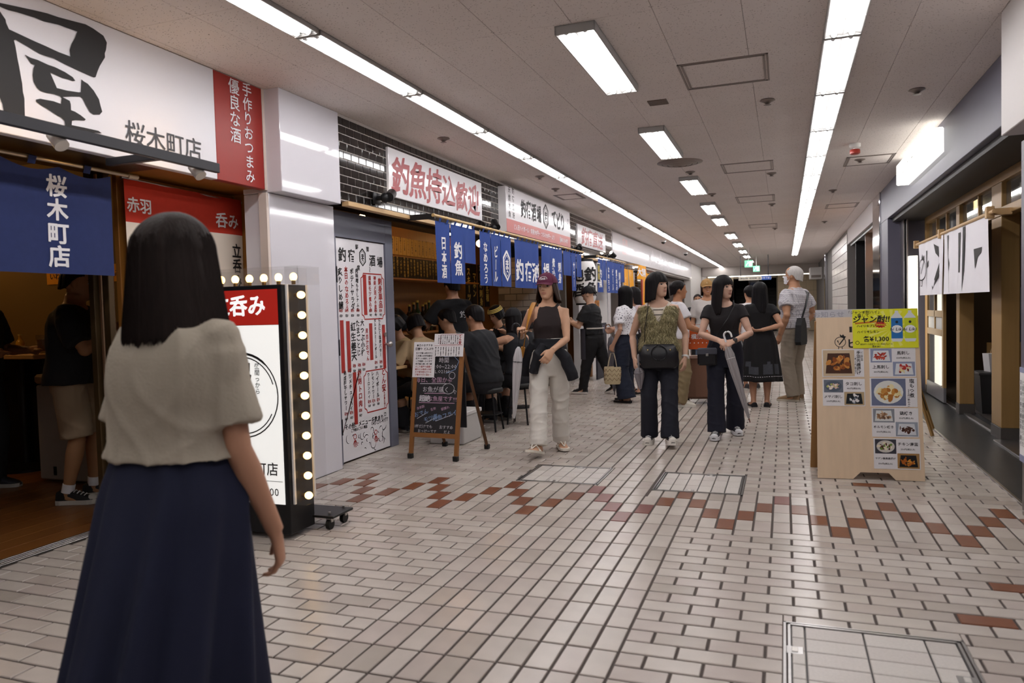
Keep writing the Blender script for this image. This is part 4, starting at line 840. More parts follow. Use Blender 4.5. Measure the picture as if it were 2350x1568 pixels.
P.line(cb, [(.30, .90), (.40, .905), (.45, .86), (.42, .79), (.33, .755)], .005, -.003)
P.txt(cp, '毎日、全国から', .21, .695, .055, -.003, **K); P.txt(cw, 'お魚が届く', .235, .61, .055, -.003, **K); P.txt(cw, '超', .10, .53, .06, -.003, bold=.03); P.txt(cw, '絶', .155, .53, .06, -.003, bold=.03); P.txt(cp, 'な魚屋です!!!', .305, .53, .05, -.003, **K)
for y, x0, x1, mb in ((.66, .07, .34, cw), (.575, .12, .33, cp), (.492, .07, .43, cp)): P.line(mb, [(x0, y), (x1, y+.004)], .005, -.003)
P.line(cw, [(.36+.05*math.cos(a)*(1.2), .62+.045*math.sin(a)) for a in np.linspace(0, 6.3, 20)], .004, -.003); P.line(cw, [(.41, .61), (.44, .60), (.43, .575), (.415, .60)], .004, -.003); P.ring(cw, .39, .735, .03, .004, -.003, n=14)
for s, x, y, r_, mb in (('おでん', .10, .40, .3, cb), ('モツ煮', .20, .36, .3, cb), ('地魚フライ', .34, .385, .3, cb), ('自家製', .09, .45, .3, cp), ('名物', .22, .44, .3, cp), ('朝獲れ', .34, .45, .3, cp)): text(mb, s, P.p(x, y, -.003), P.u+P.v*r_, P.v-P.u*r_, .05 if mb is cb else .028, **K)
for x0, y0, x1, y1 in ((.06, .35, .15, .40), (.15, .315, .25, .365), (.25, .335, .42, .40)): P.line(cw, [(x0, y0), (x1, y1)], .004, -.003)
P.txt(cw, '1杯だけでも', .13, .285, .035, -.003, **K); P.txt(cw, 'おっけーです', .17, .245, .032, -.003, **K); P.txt(cw, 'おすすめ', .36, .285, .035, -.003, **K); P.txt(cw, 'だよ', .37, .245, .032, -.003, **K)
cw.build('chalk_writing', mat('chalk_white', '#c9c6cc', .9), t); cp.build('chalk_writing', mat('chalk_pink', '#c39bb5', .9), t); cb.build('chalk_writing', mat('chalk_blue', '#86a0c9', .9), t)
for k, (x0, x1, y0, y1, l) in enumerate([(-.01, .215, .715, 1.03, 0), (.205, .50, .90, 1.10, .012)]):
    b = MB(); P.slab(b, x0, x1, y0, y1, .006+l, .008+l); q = b.build('paper_sheet', m_paper, t); a, c = MB(), MB(); d = .0095+l
    if k == 0:
        P.txt(a, '本日のおすすめ', (x0+x1)/2, y1-.03, .024, d, res=1); P.txt(a, '日替り どんぶり', (x0+x1)/2, y1-.062, .026, d, bold=.02, res=1)
        for i in range(9): P.txt(a if i < 5 else c, rtxt(9), (x0+x1)/2, y1-.10-.024*i, .019, d, res=1)
    else:
        P.txt(c, 'どん安', x1-.035, y1-.05, .03, d, vert=True, bold=.03, res=1); P.line(c, [(x0+.06, y0+.105), (x1-.01, y0+.105), (x1-.01, y1-.01), (x0+.06, y1-.01), (x0+.06, y0+.105)], .003, d); P.rect(c, x0+.005, x1-.005, y0+.094, y0+.096, d)
        for i in range(10): P.txt(a, rtxt(6), x0+.045+.021*i, y1-.05, .0135, d, vert=True, res=1); P.txt(a, rtxt(6), x0+.02+.026*i, y0+.045, .013, d, vert=True, res=1)
    a.build('lettering', m_black, q); c.build('lettering', m_redink, q)
# ------------------------------------------------------------------ SHOP 3: long white sign, orange norens, dark front
t = thing('shop_sign', 'long glossy white fascia sign with faint grey lettering beyond the black tile', 'sign', (0, 0, 0)); b = MB(); b.box(-3.62, -3.555, 10.95, 24.9, 2.30, 2.85, 0, .004); b.build('board', m_signw, t)
P = Pl((-3.555, 10.95, 2.30), (0, 1, 0), (0, 0, 1)); b, c = MB(), MB()
P.txt(b, 'ホルモン焼肉', 6.2, .22, .36, bold=.02, sx=1.6, sp=1.1); P.txt(b, '新鮮ホルモン 焼肉食堂', 3.4, .32, .12, sx=1.8); P.txt(c, '焼肉', 1.3, .42, .16, sx=1.8); P.txt(c, '炭火', 1.2, .2, .14, sx=1.8); P.txt(b, '営業中 お気軽にどうぞ', 10.5, .2, .14, sx=1.8)
for y in (5.0, 6.4, 9.2, 10.6): P.poly(b, [(y-.22, .3), (y+.22, .3), (y+.15, .42), (y, .5), (y-.15, .42)], .0015)
b.build('lettering', mat('faint_grey', '#a8a6ab', .4), t); c.build('lettering', mat('faint_red', '#d0a0a0', .4), t)
m_org = mat('noren_orange', '#e09a1e', .8, var=.1, vscale=30)
t = thing('noren_curtain', 'orange noren with white lettering beyond the far blue noren', 'noren curtain', (0, 0, 0)); b = MB(); b.cyl((-3.4, 11.1, 2.11), (-3.4, 15.1, 2.11), .014); b.build('rod', m_blk, t, True)
for yy in (11.12, 13.42, 15.0): b = MB(); b.box(-3.62, -3.39, yy-.01, yy+.01, 2.09, 2.13); b.build('rod_bracket', m_blk, t)
for k, (a, c, zb, s) in enumerate([(11.2, 11.75, 1.45, '焼肉'), (11.8, 12.3, 1.5, 'ホルモン'), (13.55, 14.2, 1.32, 'もつ焼き'), (14.25, 14.85, 1.32, '昼飲み')]): cloth('panel', -3.4, 1, a, c, 2.09, zb, [m_org, m_wht], t, 80+k, .02, [(s, (a+c)/2, 1.78, .14, V)], 10, 10, tabs=2)
t = thing('cloth_banner', 'crumpled orange banner with white characters tied above the orange noren', 'banner', (0, 0, 0)); cloth('cloth', -3.30, 1, 12.45, 13.4, 2.22, 1.9, [m_org, m_wht], t, 90, .05, [('大衆酒場', 12.92, 2.06, .2, dict(bold=.04))], 16, 8)
for yy in (12.5, 13.35): b = MB(); b.tube([(-3.29, yy, 2.21), (-3.45, yy, 2.24), (-3.612, yy, 2.24)], .008, 6); b.build('tie', m_org, t, True)
b = MB(); b.box(-4.0, -3.85, 10.93, 25, 0, 2.3); fr = tag(b.build('wall_4', mat('dark_front', '#3a2b22', .6)), kind='structure')
b = MB(); b.box(-3.85, -3.62, 10.7, 10.95, 0, 2.2); b.box(-3.85, -3.6, 13.3, 13.55, 0, 2.25); b.build('white_post', m_signw, fr)
b = MB(); b.box(-3.86, -3.60, 13.55, 14.35, 0, 2.3); blk = b.build('tiled_post', m_bgrout, fr)
q = MB(); q.box(0, .01, -.054, .054, -.029, .029, 0, .002); 
for r_ in range(34):
    for k in range(6):
        if random.random() < 2: link('wall_tile', tme, fr, (-3.598, 13.63+.12*k, .05+.0663*r_))
b = MB(); b.box(-3.84, -3.78, 15.5, 17.2, 0, 2.1); b.build('red_panel', mat('red_front', '#a8371f', .5), fr)
for k, (y, z, s) in enumerate([(9.5, 1.28, 'ウイスキー'), (9.72, 1.28, '焼酎各種'), (9.55, .95, 'バイス'), (9.75, .95, '冷酒')]):
    P = Pl((-3.62, y, z-.16), (0, 1, 0), (0, 0, 1)); b = MB(); P.slab(b, 0, .19, 0, .3, 0, .003); t = tag(b.build('drink_placard', mat('placard_orange', '#d98c3c', .7)), f"orange drink placard, {['upper left','upper right','lower left','lower right'][k]} of four beneath the far blue noren", 'placard', 'orange drink placards'); b = MB(); P.txt(b, s, .095, .15, .055, .005, vert=True, bold=.02, res=1); b.build('lettering', m_black, t)
b = MB(); b.box(-3.75, -3.64, 8.45, 10.7, .0, 2.16); tag(b.build('trim_3', mat('white_front', '#c9c6c6', .5)), kind='structure')
t = thing('chalkboard_sign', 'dark chalkboard with white chalk doodles standing behind the waiter', 'chalkboard', (-3.30, 8.35, 0), .0); P = Pl((0, 0, .02), (0, 1, 0), (0, 0, 1)); b = MB(); P.slab(b, 0, .75, .0, .98, -.03, 0); b.build('board', mat('chalk_navy', '#22212c', .7), t); b = MB()
for s, y in (('2人飲み', .90), ('LO30', .82), ('焼魚', .72), ('おでん', .60), ('刺身', .48), ('天ぷら', .36), ('煮物', .26)): P.txt(b, s, .36, y, .11, .002, bold=.0, jit=.1, brush=.02, sx=1.3, res=1)
b.build('chalk_writing', mat('chalk_lilac', '#9d98b4', .9), t)
# ------------------------------------------------------------------ RIGHT SIDE: recessed timber entrance, noren, signs
m_oak = mat('entrance_oak', '#98784a', .42, var=.14, vscale=5, stretch=(8, 8, .5)); m_kick = mat('post_kick_plate', '#4a4542', .5)
en = thing('timber_entrance', 'timber post and rail shop entrance recessed behind the white noren', 'entrance', (0, 0, 0))
for y0, y1, z1 in ((3.27, 3.60, 2.36), (4.94, 5.10, 2.36), (6.95, 7.05, 2.36), (.9, 1.0, 2.36)):
    b = MB(); b.box(1.56, 1.70, y0, y1, .12, z1, 0, .004); o = b.build('post', m_oak, en); b = MB(); b.box(1.555, 1.705, y0-.004, y1+.004, .006, .12, 0, .002); b.build('kick_plate', m_kick, o)
for z0, z1, y0, y1 in ((1.985, 2.06, 1.0, 6.95), (2.28, 2.36, 1.0, 6.95)): b = MB(); b.box(1.55, 1.64, y0, y1, z0, z1, 0, .004); b.build('rail', m_oak, en)
for y in (2.3, 4.2, 5.75, 6.35): b = MB(); b.box(1.58, 1.62, y-.02, y+.02, 2.06, 2.28); b.build('mullion', m_oak, en)
m_gl = mat('pane_glass', '#dfe4e2', .03, trans=.95)
for a, c in ((3.6, 4.94), (5.1, 6.95), (1.0, 3.27)): b = MB(); b.box(1.597, 1.601, a, c, 2.06, 2.28); b.build('pane', m_gl, en)
b = MB(); b.box(1.50, 1.70, .88, 3.27, .008, .02); b.box(1.60, 1.66, 3.6, 7.0, .006, .02); b.build('sill_track', m_steel, en)
t = thing('sliding_door', 'timber lattice sliding door with glass panes at the far end of the entrance', 'door', (0, 0, 0))
for y0, y1, z0, z1 in ((5.80, 5.88, .2, 1.98), (6.86, 6.94, .2, 1.98), (5.88, 6.86, 1.86, 1.98), (5.88, 6.86, 1.05, 1.13), (5.88, 6.86, .82, .90), (6.34, 6.38, .90, 1.86)): b = MB(); b.box(1.555, 1.59, y0, y1, z0, z1, 0, .003); b.build('stile', m_oak, t)
b = MB(); b.box(1.558, 1.588, 5.80, 6.94, .022, .2, 0, .003); b.build('kick_plate', mat('door_grey', '#6d6c70', .4), t)
for a, c, z0, z1 in ((5.88, 6.34, 1.13, 1.86), (6.38, 6.86, 1.13, 1.86), (5.88, 6.86, .2, .82)): b = MB(); b.box(1.57, 1.574, a, c, z0, z1); b.build('pane', m_gl, t)
b = MB(); b.box(1.57, 1.574, 5.88, 6.86, .9, 1.05); b.build('frosted_pane', mat('frosted', '#c9cac8', .6), t)
t = thing('lit_vertical_sign', 'glowing white vertical sign behind the sandwich board by the entrance', 'sign', (1.40, 7.02, 0)); b = MB(); b.box(-.05, .05, -.14, .14, .12, 1.86, 0, .004); b.build('lit_face', emat('lit_vertical', '#fff7e4', 1.6), t); b = MB(); b.box(-.055, .055, -.15, .15, .006, .12); b.build('base', m_oak, t)
b = MB(); text(b, 'やきとり酒場', (-.0515, 0, 1.1), (0, -1, 0), UZ, .16, vert=True, bold=.0); b.build('lettering', m_black, t)
# box sign high on the fascia
t = thing('light_box_sign', 'glowing white box sign on the grey fascia at upper right', 'sign', (0, 0, 0)); b = MB(); b.box(1.0, 1.138, 3.36, 5.33, 2.59, 2.825, 0, .012); b.build('lit_box', emat('lit_box_white', '#fffdf4', 1.5), t)
P = Pl((.9985, 5.33, 2.59), (0, -1, 0), (0, 0, 1)); b = MB(); P.ring(b, .3, .12, .035, .006, .0015, n=18); b.build('emblem', m_ink2, t); chars(P, t, mat('faint_sign_ink', '#4f4b42', .5), 'ピントリー', .85, .12, .15, bold=-.01); b = MB(); P.rect(b, .28, .32, .10, .105, .002); b.build('lettering', mat('faint_sign_ink', '#4f4b42', .5), t)
t = thing('security_stud', 'x', 'x') if False else None
# white noren on timber rod
t = thing('noren_curtain', 'white noren with bold black cut letters in the timber entrance at right', 'noren curtain', (0, 0, 0)); m_wn = mat('white_linen', '#eceaf0', .85, bump=.08, bscale=400)
b = MB(); b.cyl((1.40, 2.80, 1.985), (1.40, 6.75, 1.985), .017, n=12); b.build('rod', m_wood, t, True)
for y in (2.95, 5.02, 6.66): b = MB(); b.box(1.37, 1.43, y-.03, y+.03, 1.94, 2.04, 0, .004); b.box(1.43, 1.56, y-.02, y+.02, 1.965, 2.02, 0, .003); b.build('rod_hook', m_wood, t)
def poly_sign(shapes): 
    def f(mb, P):
        for s in shapes: P.poly(mb, s, 0)
    return f
hi = [[(-.05, .22), (.03, .22), (.03, -.24), (-.02, -.24)], [(.03, .06), (.10, .10), (.10, .03), (.03, .0)]]
n_ = [[(-.10, .25), (.14, .20), (.14, .08), (-.02, .14)], [(-.14, -.24), (.16, .02), (.16, -.07), (-.10, -.28)]]
to = [[(-.05, .30), (.04, .30), (.03, -.30), (-.05, -.30)], [(.04, .08), (.13, .0), (.10, -.08), (.04, .02)]]
ri = [[(-.14, .26), (-.04, .26), (-.04, -.13), (-.12, -.13)], [(.04, .30), (.14, .30), (.08, -.12), (.03, -.32)]]
ba = [[(-.14, .08), (.16, .08), (.14, .03), (.02, -.0), (-.10, -.10)]]
chick = lambda q, P: (P.ring(q, 0, -.02, .13, .014, 0, n=24), P.line(q, [(-.06, .02), (-.02, -.07), (.08, .11)], .012, 0), P.line(q, [(-.03, -.15), (-.03, -.22), (-.06, -.22)], .01, 0), P.line(q, [(.03, -.15), (.03, -.22), (0, -.22)], .01, 0), P.poly(q, [(-.02, .12), (0, .18), (.03, .13), (.07, .16), (.08, .09)], 0))
cloth('panel', 1.40, -1, 4.90, 6.50, 1.975, 1.325, [m_wn, m_black], t, 41, .012, [(chick, 6.18, 1.66, 0), (poly_sign(hi), 5.86, 1.64, 0), (poly_sign(n_), 5.32, 1.66, 0)], 40, 14)
cloth('panel', 1.40, -1, 3.0, 4.86, 1.975, 1.325, [m_wn, m_black], t, 42, .012, [(poly_sign(to), 4.62, 1.64, 0), (poly_sign(ri), 3.98, 1.66, 0), (poly_sign(ba), 3.36, 1.64, 0)], 46, 14)
# globe lamp and room behind the entrance
t = thing('globe_lamp', 'round warm globe ceiling lamp seen through the entrance transom', 'lamp', (1.95, 6.3, 2.43)); b = MB(); b.ell((0, 0, 0), (.115, .115, .105), 20, 12); b.build('globe', emat('globe_warm', '#ffdca0', 3.5), t, True); b = MB(); b.cyl((0, 0, .095), (0, 0, .14), .06); b.build('fitting', m_oak, t, True)
t = thing('strip_light', 'white strip light on the ceiling inside the right hand shop', 'ceiling light', (2.35, 6.6, 2.53)); b = MB(); b.box(-.05, .05, -1.2, 1.2, -.03, .035); b.build('housing', m_white, t); b = MB(); b.cyl((0, -1.15, -.045), (0, 1.15, -.045), .016, n=10); b.build('tube', emat('shop_tube', '#fff2e0', 5), t, True)
for nm, bx, mm in (('wall_shop_right', (3.3, 3.4, .85, 9, 0, 2.6), mat('brown_plaster', '#4a3a2c', .8)), ('wall_shop_far', (1.63, 3.3, 8.6, 8.7, 0, 2.6), mat('brown_plaster', '#4a3a2c', .8)), ('wall_shop_near', (1.75, 3.3, .80, .85, 0, 2.6), mat('brown_plaster', '#4a3a2c', .8)), ('ceiling_shop', (1.64, 3.4, .85, 8.7, 2.57, 2.62), mat('shop_ceiling2', '#6a4c2e', .7)), ('floor_shop', (1.76, 3.4, .85, 8.7, -.006, .004), mat('shop_floor2', '#4a4340', .5))): b = MB(); b.box(*bx); tag(b.build(nm, mm), kind='structure')
m_card = mat('cardboard', '#96733f', .8, var=.1, vscale=6)
for k, (x, y, z, w, h, l) in enumerate([(2.35, 6.2, .005, .42, .38, 'lower cardboard box stacked inside the right hand shop'), (2.35, 6.2, .387, .40, .33, 'upper cardboard box stacked inside the right hand shop')]):
    t = thing('cardboard_box', l, 'box', (x, y, z), .1*k); b = MB(); b.box(-w/2, w/2, -w/2, w/2, 0, h, 0, .004); b.build('carton', m_card, t); b = MB(); b.box(-.03, .03, -w/2-.001, w/2+.001, h-.08, h+.001); b.build('tape', mat('packing_tape', '#b08c55', .3), t)
t = thing('waste_bin', 'dark waste bin inside the right hand shop', 'bin', (1.95, 5.2, .005)); b = MB(); b.loft([[(sx*w, sy*w, z) for sx, sy in ((-1, -1), (1, -1), (1, 1), (-1, 1))] for w, z in ((.15, 0), (.18, .42), (.165, .42), (.14, .02))]); b.build('body', mat('bin_dark', '#2b2a2b', .5), t); b = MB(); b.box(-.19, .19, -.19, .19, .42, .45, 0, .006); b.build('lid', mat('bin_lid', '#3a393a', .5), t)
t = thing('paper_bag', 'white paper carrier bag standing on the dark bin', 'bag', (1.95, 5.2, .457), .3); b = MB(); b.loft([[(sx*w, sy*.06, z) for sx, sy in ((-1, -1), (1, -1), (1, 1), (-1, 1))] for w, z in ((.08, 0), (.10, .2))]); b.build('body', m_paper, t); b = MB(); b.tube([(-.05, 0, .19), (-.03, 0, .26), (.03, 0, .26), (.05, 0, .19)], .004, 6); b.build('handle', m_wood, t, True)
t = thing('coat_rail', 'dark coat hanging on the wall inside the right hand shop', 'coat', (2.9, 7.2, 1.0)); b = MB(); b.loft([[(rx*math.cos(2*PI*k/14), ry*math.sin(2*PI*k/14), z) for k in range(14)] for rx, ry, z in ((.2, .1, -.5), (.22, .11, -.1), (.24, .1, .25), (.2, .08, .4), (.06, .05, .5))]); b.build('coat_body', m_dkgrey, t, True); b = MB(); b.tube([(0, 0, .48), (0, 0, .56), (.03, 0, .58), (.04, 0, .55)], .006); b.build('hook', m_steel, t, True)
# notice on the purple column, steel barrier post
P = Pl((1.088, .84, .30), (0, -1, 0), (0, 0, 1)); b = MB(); P.slab(b, .0, .50, 0, .56, 0, .003, 0); P.slab(b, 0, .5, .53, .56, .003, .004, 1); P.slab(b, 0, .5, 0, .04, .003, .004, 1); t = tag(b.build('notice_sheet', [m_paper, mat('notice_band', '#8a8fae', .6)]), 'large white notice sheet with blue bands on the purple column', 'notice'); b = MB()
for k in range(11): P.txt(b, rtxt(12), .03+.042*k, .29, .033, .005, vert=True, res=1)
b.build('lettering', m_ink2, t)
t = thing('steel_post', 'short polished steel guard post at the right edge by the purple column', 'post', (1.12, .72, 0)); b = MB(); b.lathe([(.03, 0), (.03, .5), (.024, .52), (.001, .525)], n=18); b.build('tube', m_steel, t, True); b = MB(); b.cyl((0, 0, 0), (0, 0, .02), .05); b.build('flange', m_steel, t, True)
# dark shopfront beyond the mirror pillar
t = thing('dark_shopfront', 'dark glazed shopfront with green posters beyond the polished pillar', 'shopfront', (0, 0, 0))
b = MB(); b.box(1.13, 1.5, 8.96, 14.19, 2.55, H-.004); b.build('fascia', m_signw, t); b = MB(); b.box(1.40, 1.5, 8.96, 14.19, 0, 2.55); b.build('backing', mat('near_black', '#121212', .5), t)
for y in (9.0, 13.2, 11.2): b = MB(); b.box(1.22, 1.40, y, y+.07, 0, 2.55); b.build('mullion', [m_blk, m_blk, m_alu][int(y) % 3], t)
b = MB(); b.box(1.37, 1.40, 9.3, 11.1, 1.95, 2.35); b.build('orange_sign', emat('orange_sign', '#e8a060', .5), t)
for z, h in ((1.45, .22), (1.2, .2), (.75, .38)): b = MB(); b.box(1.38, 1.399, 9.2, 9.7, z, z+h); b.build('green_poster', mat('green_poster', '#5fae3c', .5), t)
b = MB(); b.box(1.18, 1.2, 8.96, 14.1, 2.50, 2.55); b.build('awning_rail', m_blk, t)
# leaning easel behind the sandwich board
t = thing('leaning_easel', 'timber framed blackboard easel leaning behind the sandwich board', 'easel', (1.09, 3.66, 0), 1.40)
for x in (-.22, .22): b = MB(); b.tube([(x, 0, .005), (x, .24, .86)], .016, 4); b.build('leg', m_oak, t)
b = MB(); b.tube([(0, .50, .005), (0, .26, .8)], .014, 4); b.build('leg', m_oak, t)
b = MB(); b.add([(-.2, .05, .2), (.2, .05, .2), (.2, .225, .82), (-.2, .225, .82), (-.2, .065, .2), (.2, .065, .2), (.2, .24, .82), (-.2, .24, .82)], [(0, 1, 2, 3), (7, 6, 5, 4), (0, 4, 5, 1), (1, 5, 6, 2), (2, 6, 7, 3), (3, 7, 4, 0)]); b.build('board', m_chb, t)
# ------------------------------------------------------------------ SANDWICH BOARD
m_ply = mat('birch_plywood', '#dfc6a8', .5, var=.10, vscale=5, stretch=(5, 5, .6)); m_plye = mat('plywood_edge', '#9c7446', .6)
t = thing('sandwich_board', 'pale plywood A-frame sandwich board covered with food menu cards', 'sandwich board', (.336, 1.455, 0), .074)
BW, BH = .70, 1.165; th = math.radians(6); P = Pl((-BW/2, 0, .004), (1, 0, 0), (0, math.sin(th), math.cos(th)))
out = [(0, 0), (.235, 0), (.285, .05), (.47, .05), (.515, 0), (BW, 0), (BW-.012, BH), (.012, BH)]
b = MB(); b.poly([P.p(*q) for q in out], -P.n*.015); o = b.build('front_panel', m_ply, t); bm = bmesh.new(); bm.from_mesh(o.data); bmesh.ops.triangulate(bm, faces=bm.faces); bm.to_mesh(o.data); bm.free()
Q = Pl((-BW/2-.01, .40, .004), (1, 0, 0), (0, -math.sin(math.radians(13)), math.cos(math.radians(13)))); b = MB(); b.poly([Q.p(*q) for q in ((0, 0), (BW, 0), (BW-.012, BH), (.012, BH))], Q.n*.015); b.build('rear_panel', m_plye, t)
yt = P.p(0, BH).y
b = MB(); b.box(-.3, .3, yt+.0, yt+.03, BH-.03, BH-.005); b.build('hinge', m_steel, t)
def bx(a, bb): return a*BW, (1-bb)*BH
def card(a0, a1, b0, b1, d, name='menu_card'):
    b = MB(); x0, y1 = bx(a0, b0); x1, y0 = bx(a1, b1); P.slab(b, x0, x1, y0, y1, .0005, d); return b.build(name, m_paper, t), x0, x1, y0, y1
FM = {}
def fm(c): return mat('print_'+c, c, .35)
def photo(par, x0, x1, y0, y1, d, bg, plate, shape, bits, n=16, seed=0):
    """printed food photograph: flat shapes on the card"""
    r = np.random.default_rng(seed); cols = [bg, plate]+bits; b = MB(); P.rect(b, x0, x1, y0, y1, d, 0); cx_, cy_ = (x0+x1)/2, (y0+y1)/2; w, h = (x1-x0)/2, (y1-y0)/2
    if shape == 'o': P.disc(b, cx_, cy_, w*.86, h*.86, d+.0003, 1, 20)
    else: P.poly(b, [(cx_-w*.85, cy_-h*.8), (cx_+w*.85, cy_-h*.8), (cx_+w*.7, cy_+h*.75), (cx_-w*.7, cy_+h*.75)], d+.0003, 1)
    for i in range(n):
        a, q = r.uniform(0, 6.28), .66*r.uniform(0, 1)**.6; P.disc(b, cx_+w*q*math.cos(a), cy_+h*q*math.sin(a)*.8, w*r.uniform(.08, .24), h*r.uniform(.07, .20), d+.0006+.00004*i, 2+int(r.integers(0, len(bits))), 7, r.uniform(0, 3))
    return b.build('food_photo', [fm(c) for c in cols], par)
K2 = dict(bold=.01, res=1)
# yellow drinks poster
b = MB(); x0, y1 = bx(.365, -.045); x1, y0 = bx(.975, .195); P.slab(b, x0, x1, y0, y1, .003, .006); po = b.build('drinks_poster', mat('poster_yellow', '#e3e431', .3), t); w, h = x1-x0, y1-y0; d = .007
b = MB()
for k in range(16):
    a = 2*PI*k/16; P.poly(b, [(x0+w*.6+.02*math.cos(a), y0+h*.5+.02*math.sin(a)), (x0+w*.6+min(.19, .16)*math.cos(a-.07), y0+h*.5+.135*math.sin(a-.07)), (x0+w*.6+.16*math.cos(a+.07), y0+h*.5+.135*math.sin(a+.07))], d-.0006)
b.build('rays', mat('poster_ray', '#eded78', .3), po)
b, c = MB(), MB(); P.txt(b, 'ジャン酎!!', x0+w*.29, y0+h*.745, .054, d, bold=.035, shear=.15, sx=1.0); P.txt(b, '「ジャンボ酎ハイ」', x0+w*.18, y0+h*.925, .026, d, **K2); P.txt(b, '略して', x0+w*.17, y0+h*.84, .026, d, **K2); P.txt(b, 'ハイリキプレーン', x0+w*.26, y0+h*.57, .021, d, bold=.02); P.txt(b, 'ハイリキレモン', x0+w*.24, y0+h*.42, .021, d, bold=.02); P.txt(b, '各¥1,300', x0+w*.36, y0+h*.235, .044, d, bold=.025); P.txt(b, '追加ボトル焼酎ウーロン茶割ジュース', x0+w*.36, y0+h*.10, .0125, d, res=1); P.txt(b, '各¥180', x0+w*.36, y0+h*.04, .018, d, res=1); P.ring(b, x0+w*.07, y0+h*.14, .012, .003, d, n=14)
P.line(c, [(x0+w*.04, y0+h*.64), (x0+w*.3, y0+h*.67), (x0+w*.52, y0+h*.70)], [.012, .012, .004], d-.0003); b.build('lettering', m_black, po); c.build('orange_stroke', fm('#c77b1e'), po)
c = MB(); pts = []
for k in range(24): a = 2*PI*k/24; r_ = .034 if k % 2 else .024; pts.append((x0+w*.43+r_*1.25*math.cos(a), y0+h*.60+r_*.75*math.sin(a)))
P.poly(c, pts, d); c.build('red_burst', fm('#c02a20'), po); c = MB(); P.txt(c, '1000ml', x0+w*.43, y0+h*.60, .02, d+.001, bold=.02, res=1); c.build('lettering', fm('#f2e43a'), po)
for k, (col, lx) in enumerate((('#2b6fb0', .68), ('#c7d42a', .88))):
    cx_ = x0+w*lx; c = MB(); hw = .037; P.poly(c, [(cx_-hw, y0+h*.22), (cx_-hw*.8, y0+h*.16), (cx_+hw*.8, y0+h*.16), (cx_+hw, y0+h*.22), (cx_+hw, y0+h*.78), (cx_+hw*.3, y0+h*.90), (cx_+hw*.3, y0+h*.95), (cx_-hw*.3, y0+h*.95), (cx_-hw*.3, y0+h*.90), (cx_-hw, y0+h*.78)], d, 0)
    P.rect(c, cx_-hw, cx_+hw, y0+h*.24, y0+h*.76, d+.0004, 1); P.disc(c, cx_, y0+h*.48, hw*.95, h*.10, d+.0008, 2, 14); P.disc(c, cx_, y0+h*.66, hw*.25, h*.035, d+.0008, 3, 12); c.build('bottle_print', [fm('#d9dde0'), fm(col), fm('#f0f1f2'), fm('#20242c')], po); c = MB(); P.txt(c, 'hi Liki', cx_, y0+h*.48, .030, d+.0014, bold=.02, shear=.2, res=1); c.build('lettering', fm('#20242c'), po)
b = MB(); q0, r1 = bx(.012, -.05); q1, r0 = bx(.62, .012); P.slab(b, q0, q1, r0, r1, -.016, -.014); gp = b.build('grey_sheet', mat('translucent_sheet', '#bdbcc2', .5), t); b = MB(); P.txt(b, 'お知らせ', q0+.09, (r0+r1)/2, .045, -.0125, sx=1.2); b.build('lettering', mat('pale_ink', '#9b9aa4', .7), gp)
b = MB(); x, y = bx(.245, .155); P.ring(b, x, y, .036, .0045, .001, n=24); P.line(b, [(x-.018, y+.012), (x-.008, y-.02), (x+.03, y+.03)], .009, .001); P.poly(b, [(x, y+.04), (x-.002, y+.058), (x+.012, y+.046), (x+.02, y+.057), (x+.028, y+.042), (x+.04, y+.04), (x+.03, y+.026)], .001)
for dx in (-.012, .012): P.line(b, [(x+dx, y-.036), (x+dx, y-.056), (x+dx-.012, y-.056)], .005, .001)
xq, yq = bx(.36, .165); P.txt(b, 'ビ', xq, yq, .075, .001, bold=.03); P.rect(b, bx(.335, 0)[0], bx(.36, 0)[0], bx(0, .095)[1], bx(0, .06)[1], .001); b.build('logo', m_black, t)
def label(par, st, a, bb, size, **k): b = MB(); x, y = bx(a, bb); P.txt(b, st, x, y, size, .0035, bold=.012, res=1, **k); return b
o, *_ = card(.065, .465, .20, .372, .002)
x0, y1 = bx(.075, .205); x1, y0 = bx(.375, .367); photo(o, x0, x1, y0, y1, .0025, '#c9b394', '#4b2f22', 'q', ['#b06a2c', '#c98a44', '#8f4f22', '#dba763'], 26, 1)
b = MB(); P.txt(b, '手羽先唐揚げ', bx(.415, .285)[0], bx(.415, .285)[1], .029, .003, vert=True, bold=.015, res=1); P.txt(b, '1本100円(税込み)', bx(.385, .30)[0], bx(.385, .30)[1], .013, .003, vert=True, res=1); P.txt(b, 'ピリ辛名物', bx(.447, .245)[0], bx(.447, .245)[1], .014, .003, vert=True, res=1); b.build('lettering', m_black, o)
def dual(a0, a1, b0, b1, ph1, ph2, t1, t2, seed):
    o, x0, x1, y0, y1 = card(a0, a1, b0, b1, .002); w, h = x1-x0, y1-y0
    photo(o, x0+w*.03, x0+w*.49, y0+h*.50, y1-h*.03, .0025, *ph1, 24, seed); photo(o, x0+w*.51, x1-w*.02, y0+h*.03, y0+h*.52, .0025, *ph2, 24, seed+7)
    b = MB()
    for (s, p), (cx_, cy_) in zip((t1, t2), ((x0+w*.74, y1-h*.18), (x0+w*.25, y0+h*.34))):
        P.txt(b, s, cx_, cy_, min(.028, w*.44/len(s)), .003, bold=.012, res=1); P.txt(b, p, cx_, cy_-h*.17, .0145, .003, res=1)
    b.build('lettering', m_black, o)
PT = '円(税込み)'
dual(.065, .468, .385, .552, ('#6d7480', '#56606e', 'o', ['#e6cdbd', '#d9b49f', '#efe0d4', '#b9c06a']), ('#b7a07c', '#1f2326', 'q', ['#c9ccd2', '#8f98a6', '#e3e0de', '#3a3f46']), ('タコ刺し', '440'+PT), ('〆サバ刺し', '390'+PT), 11)
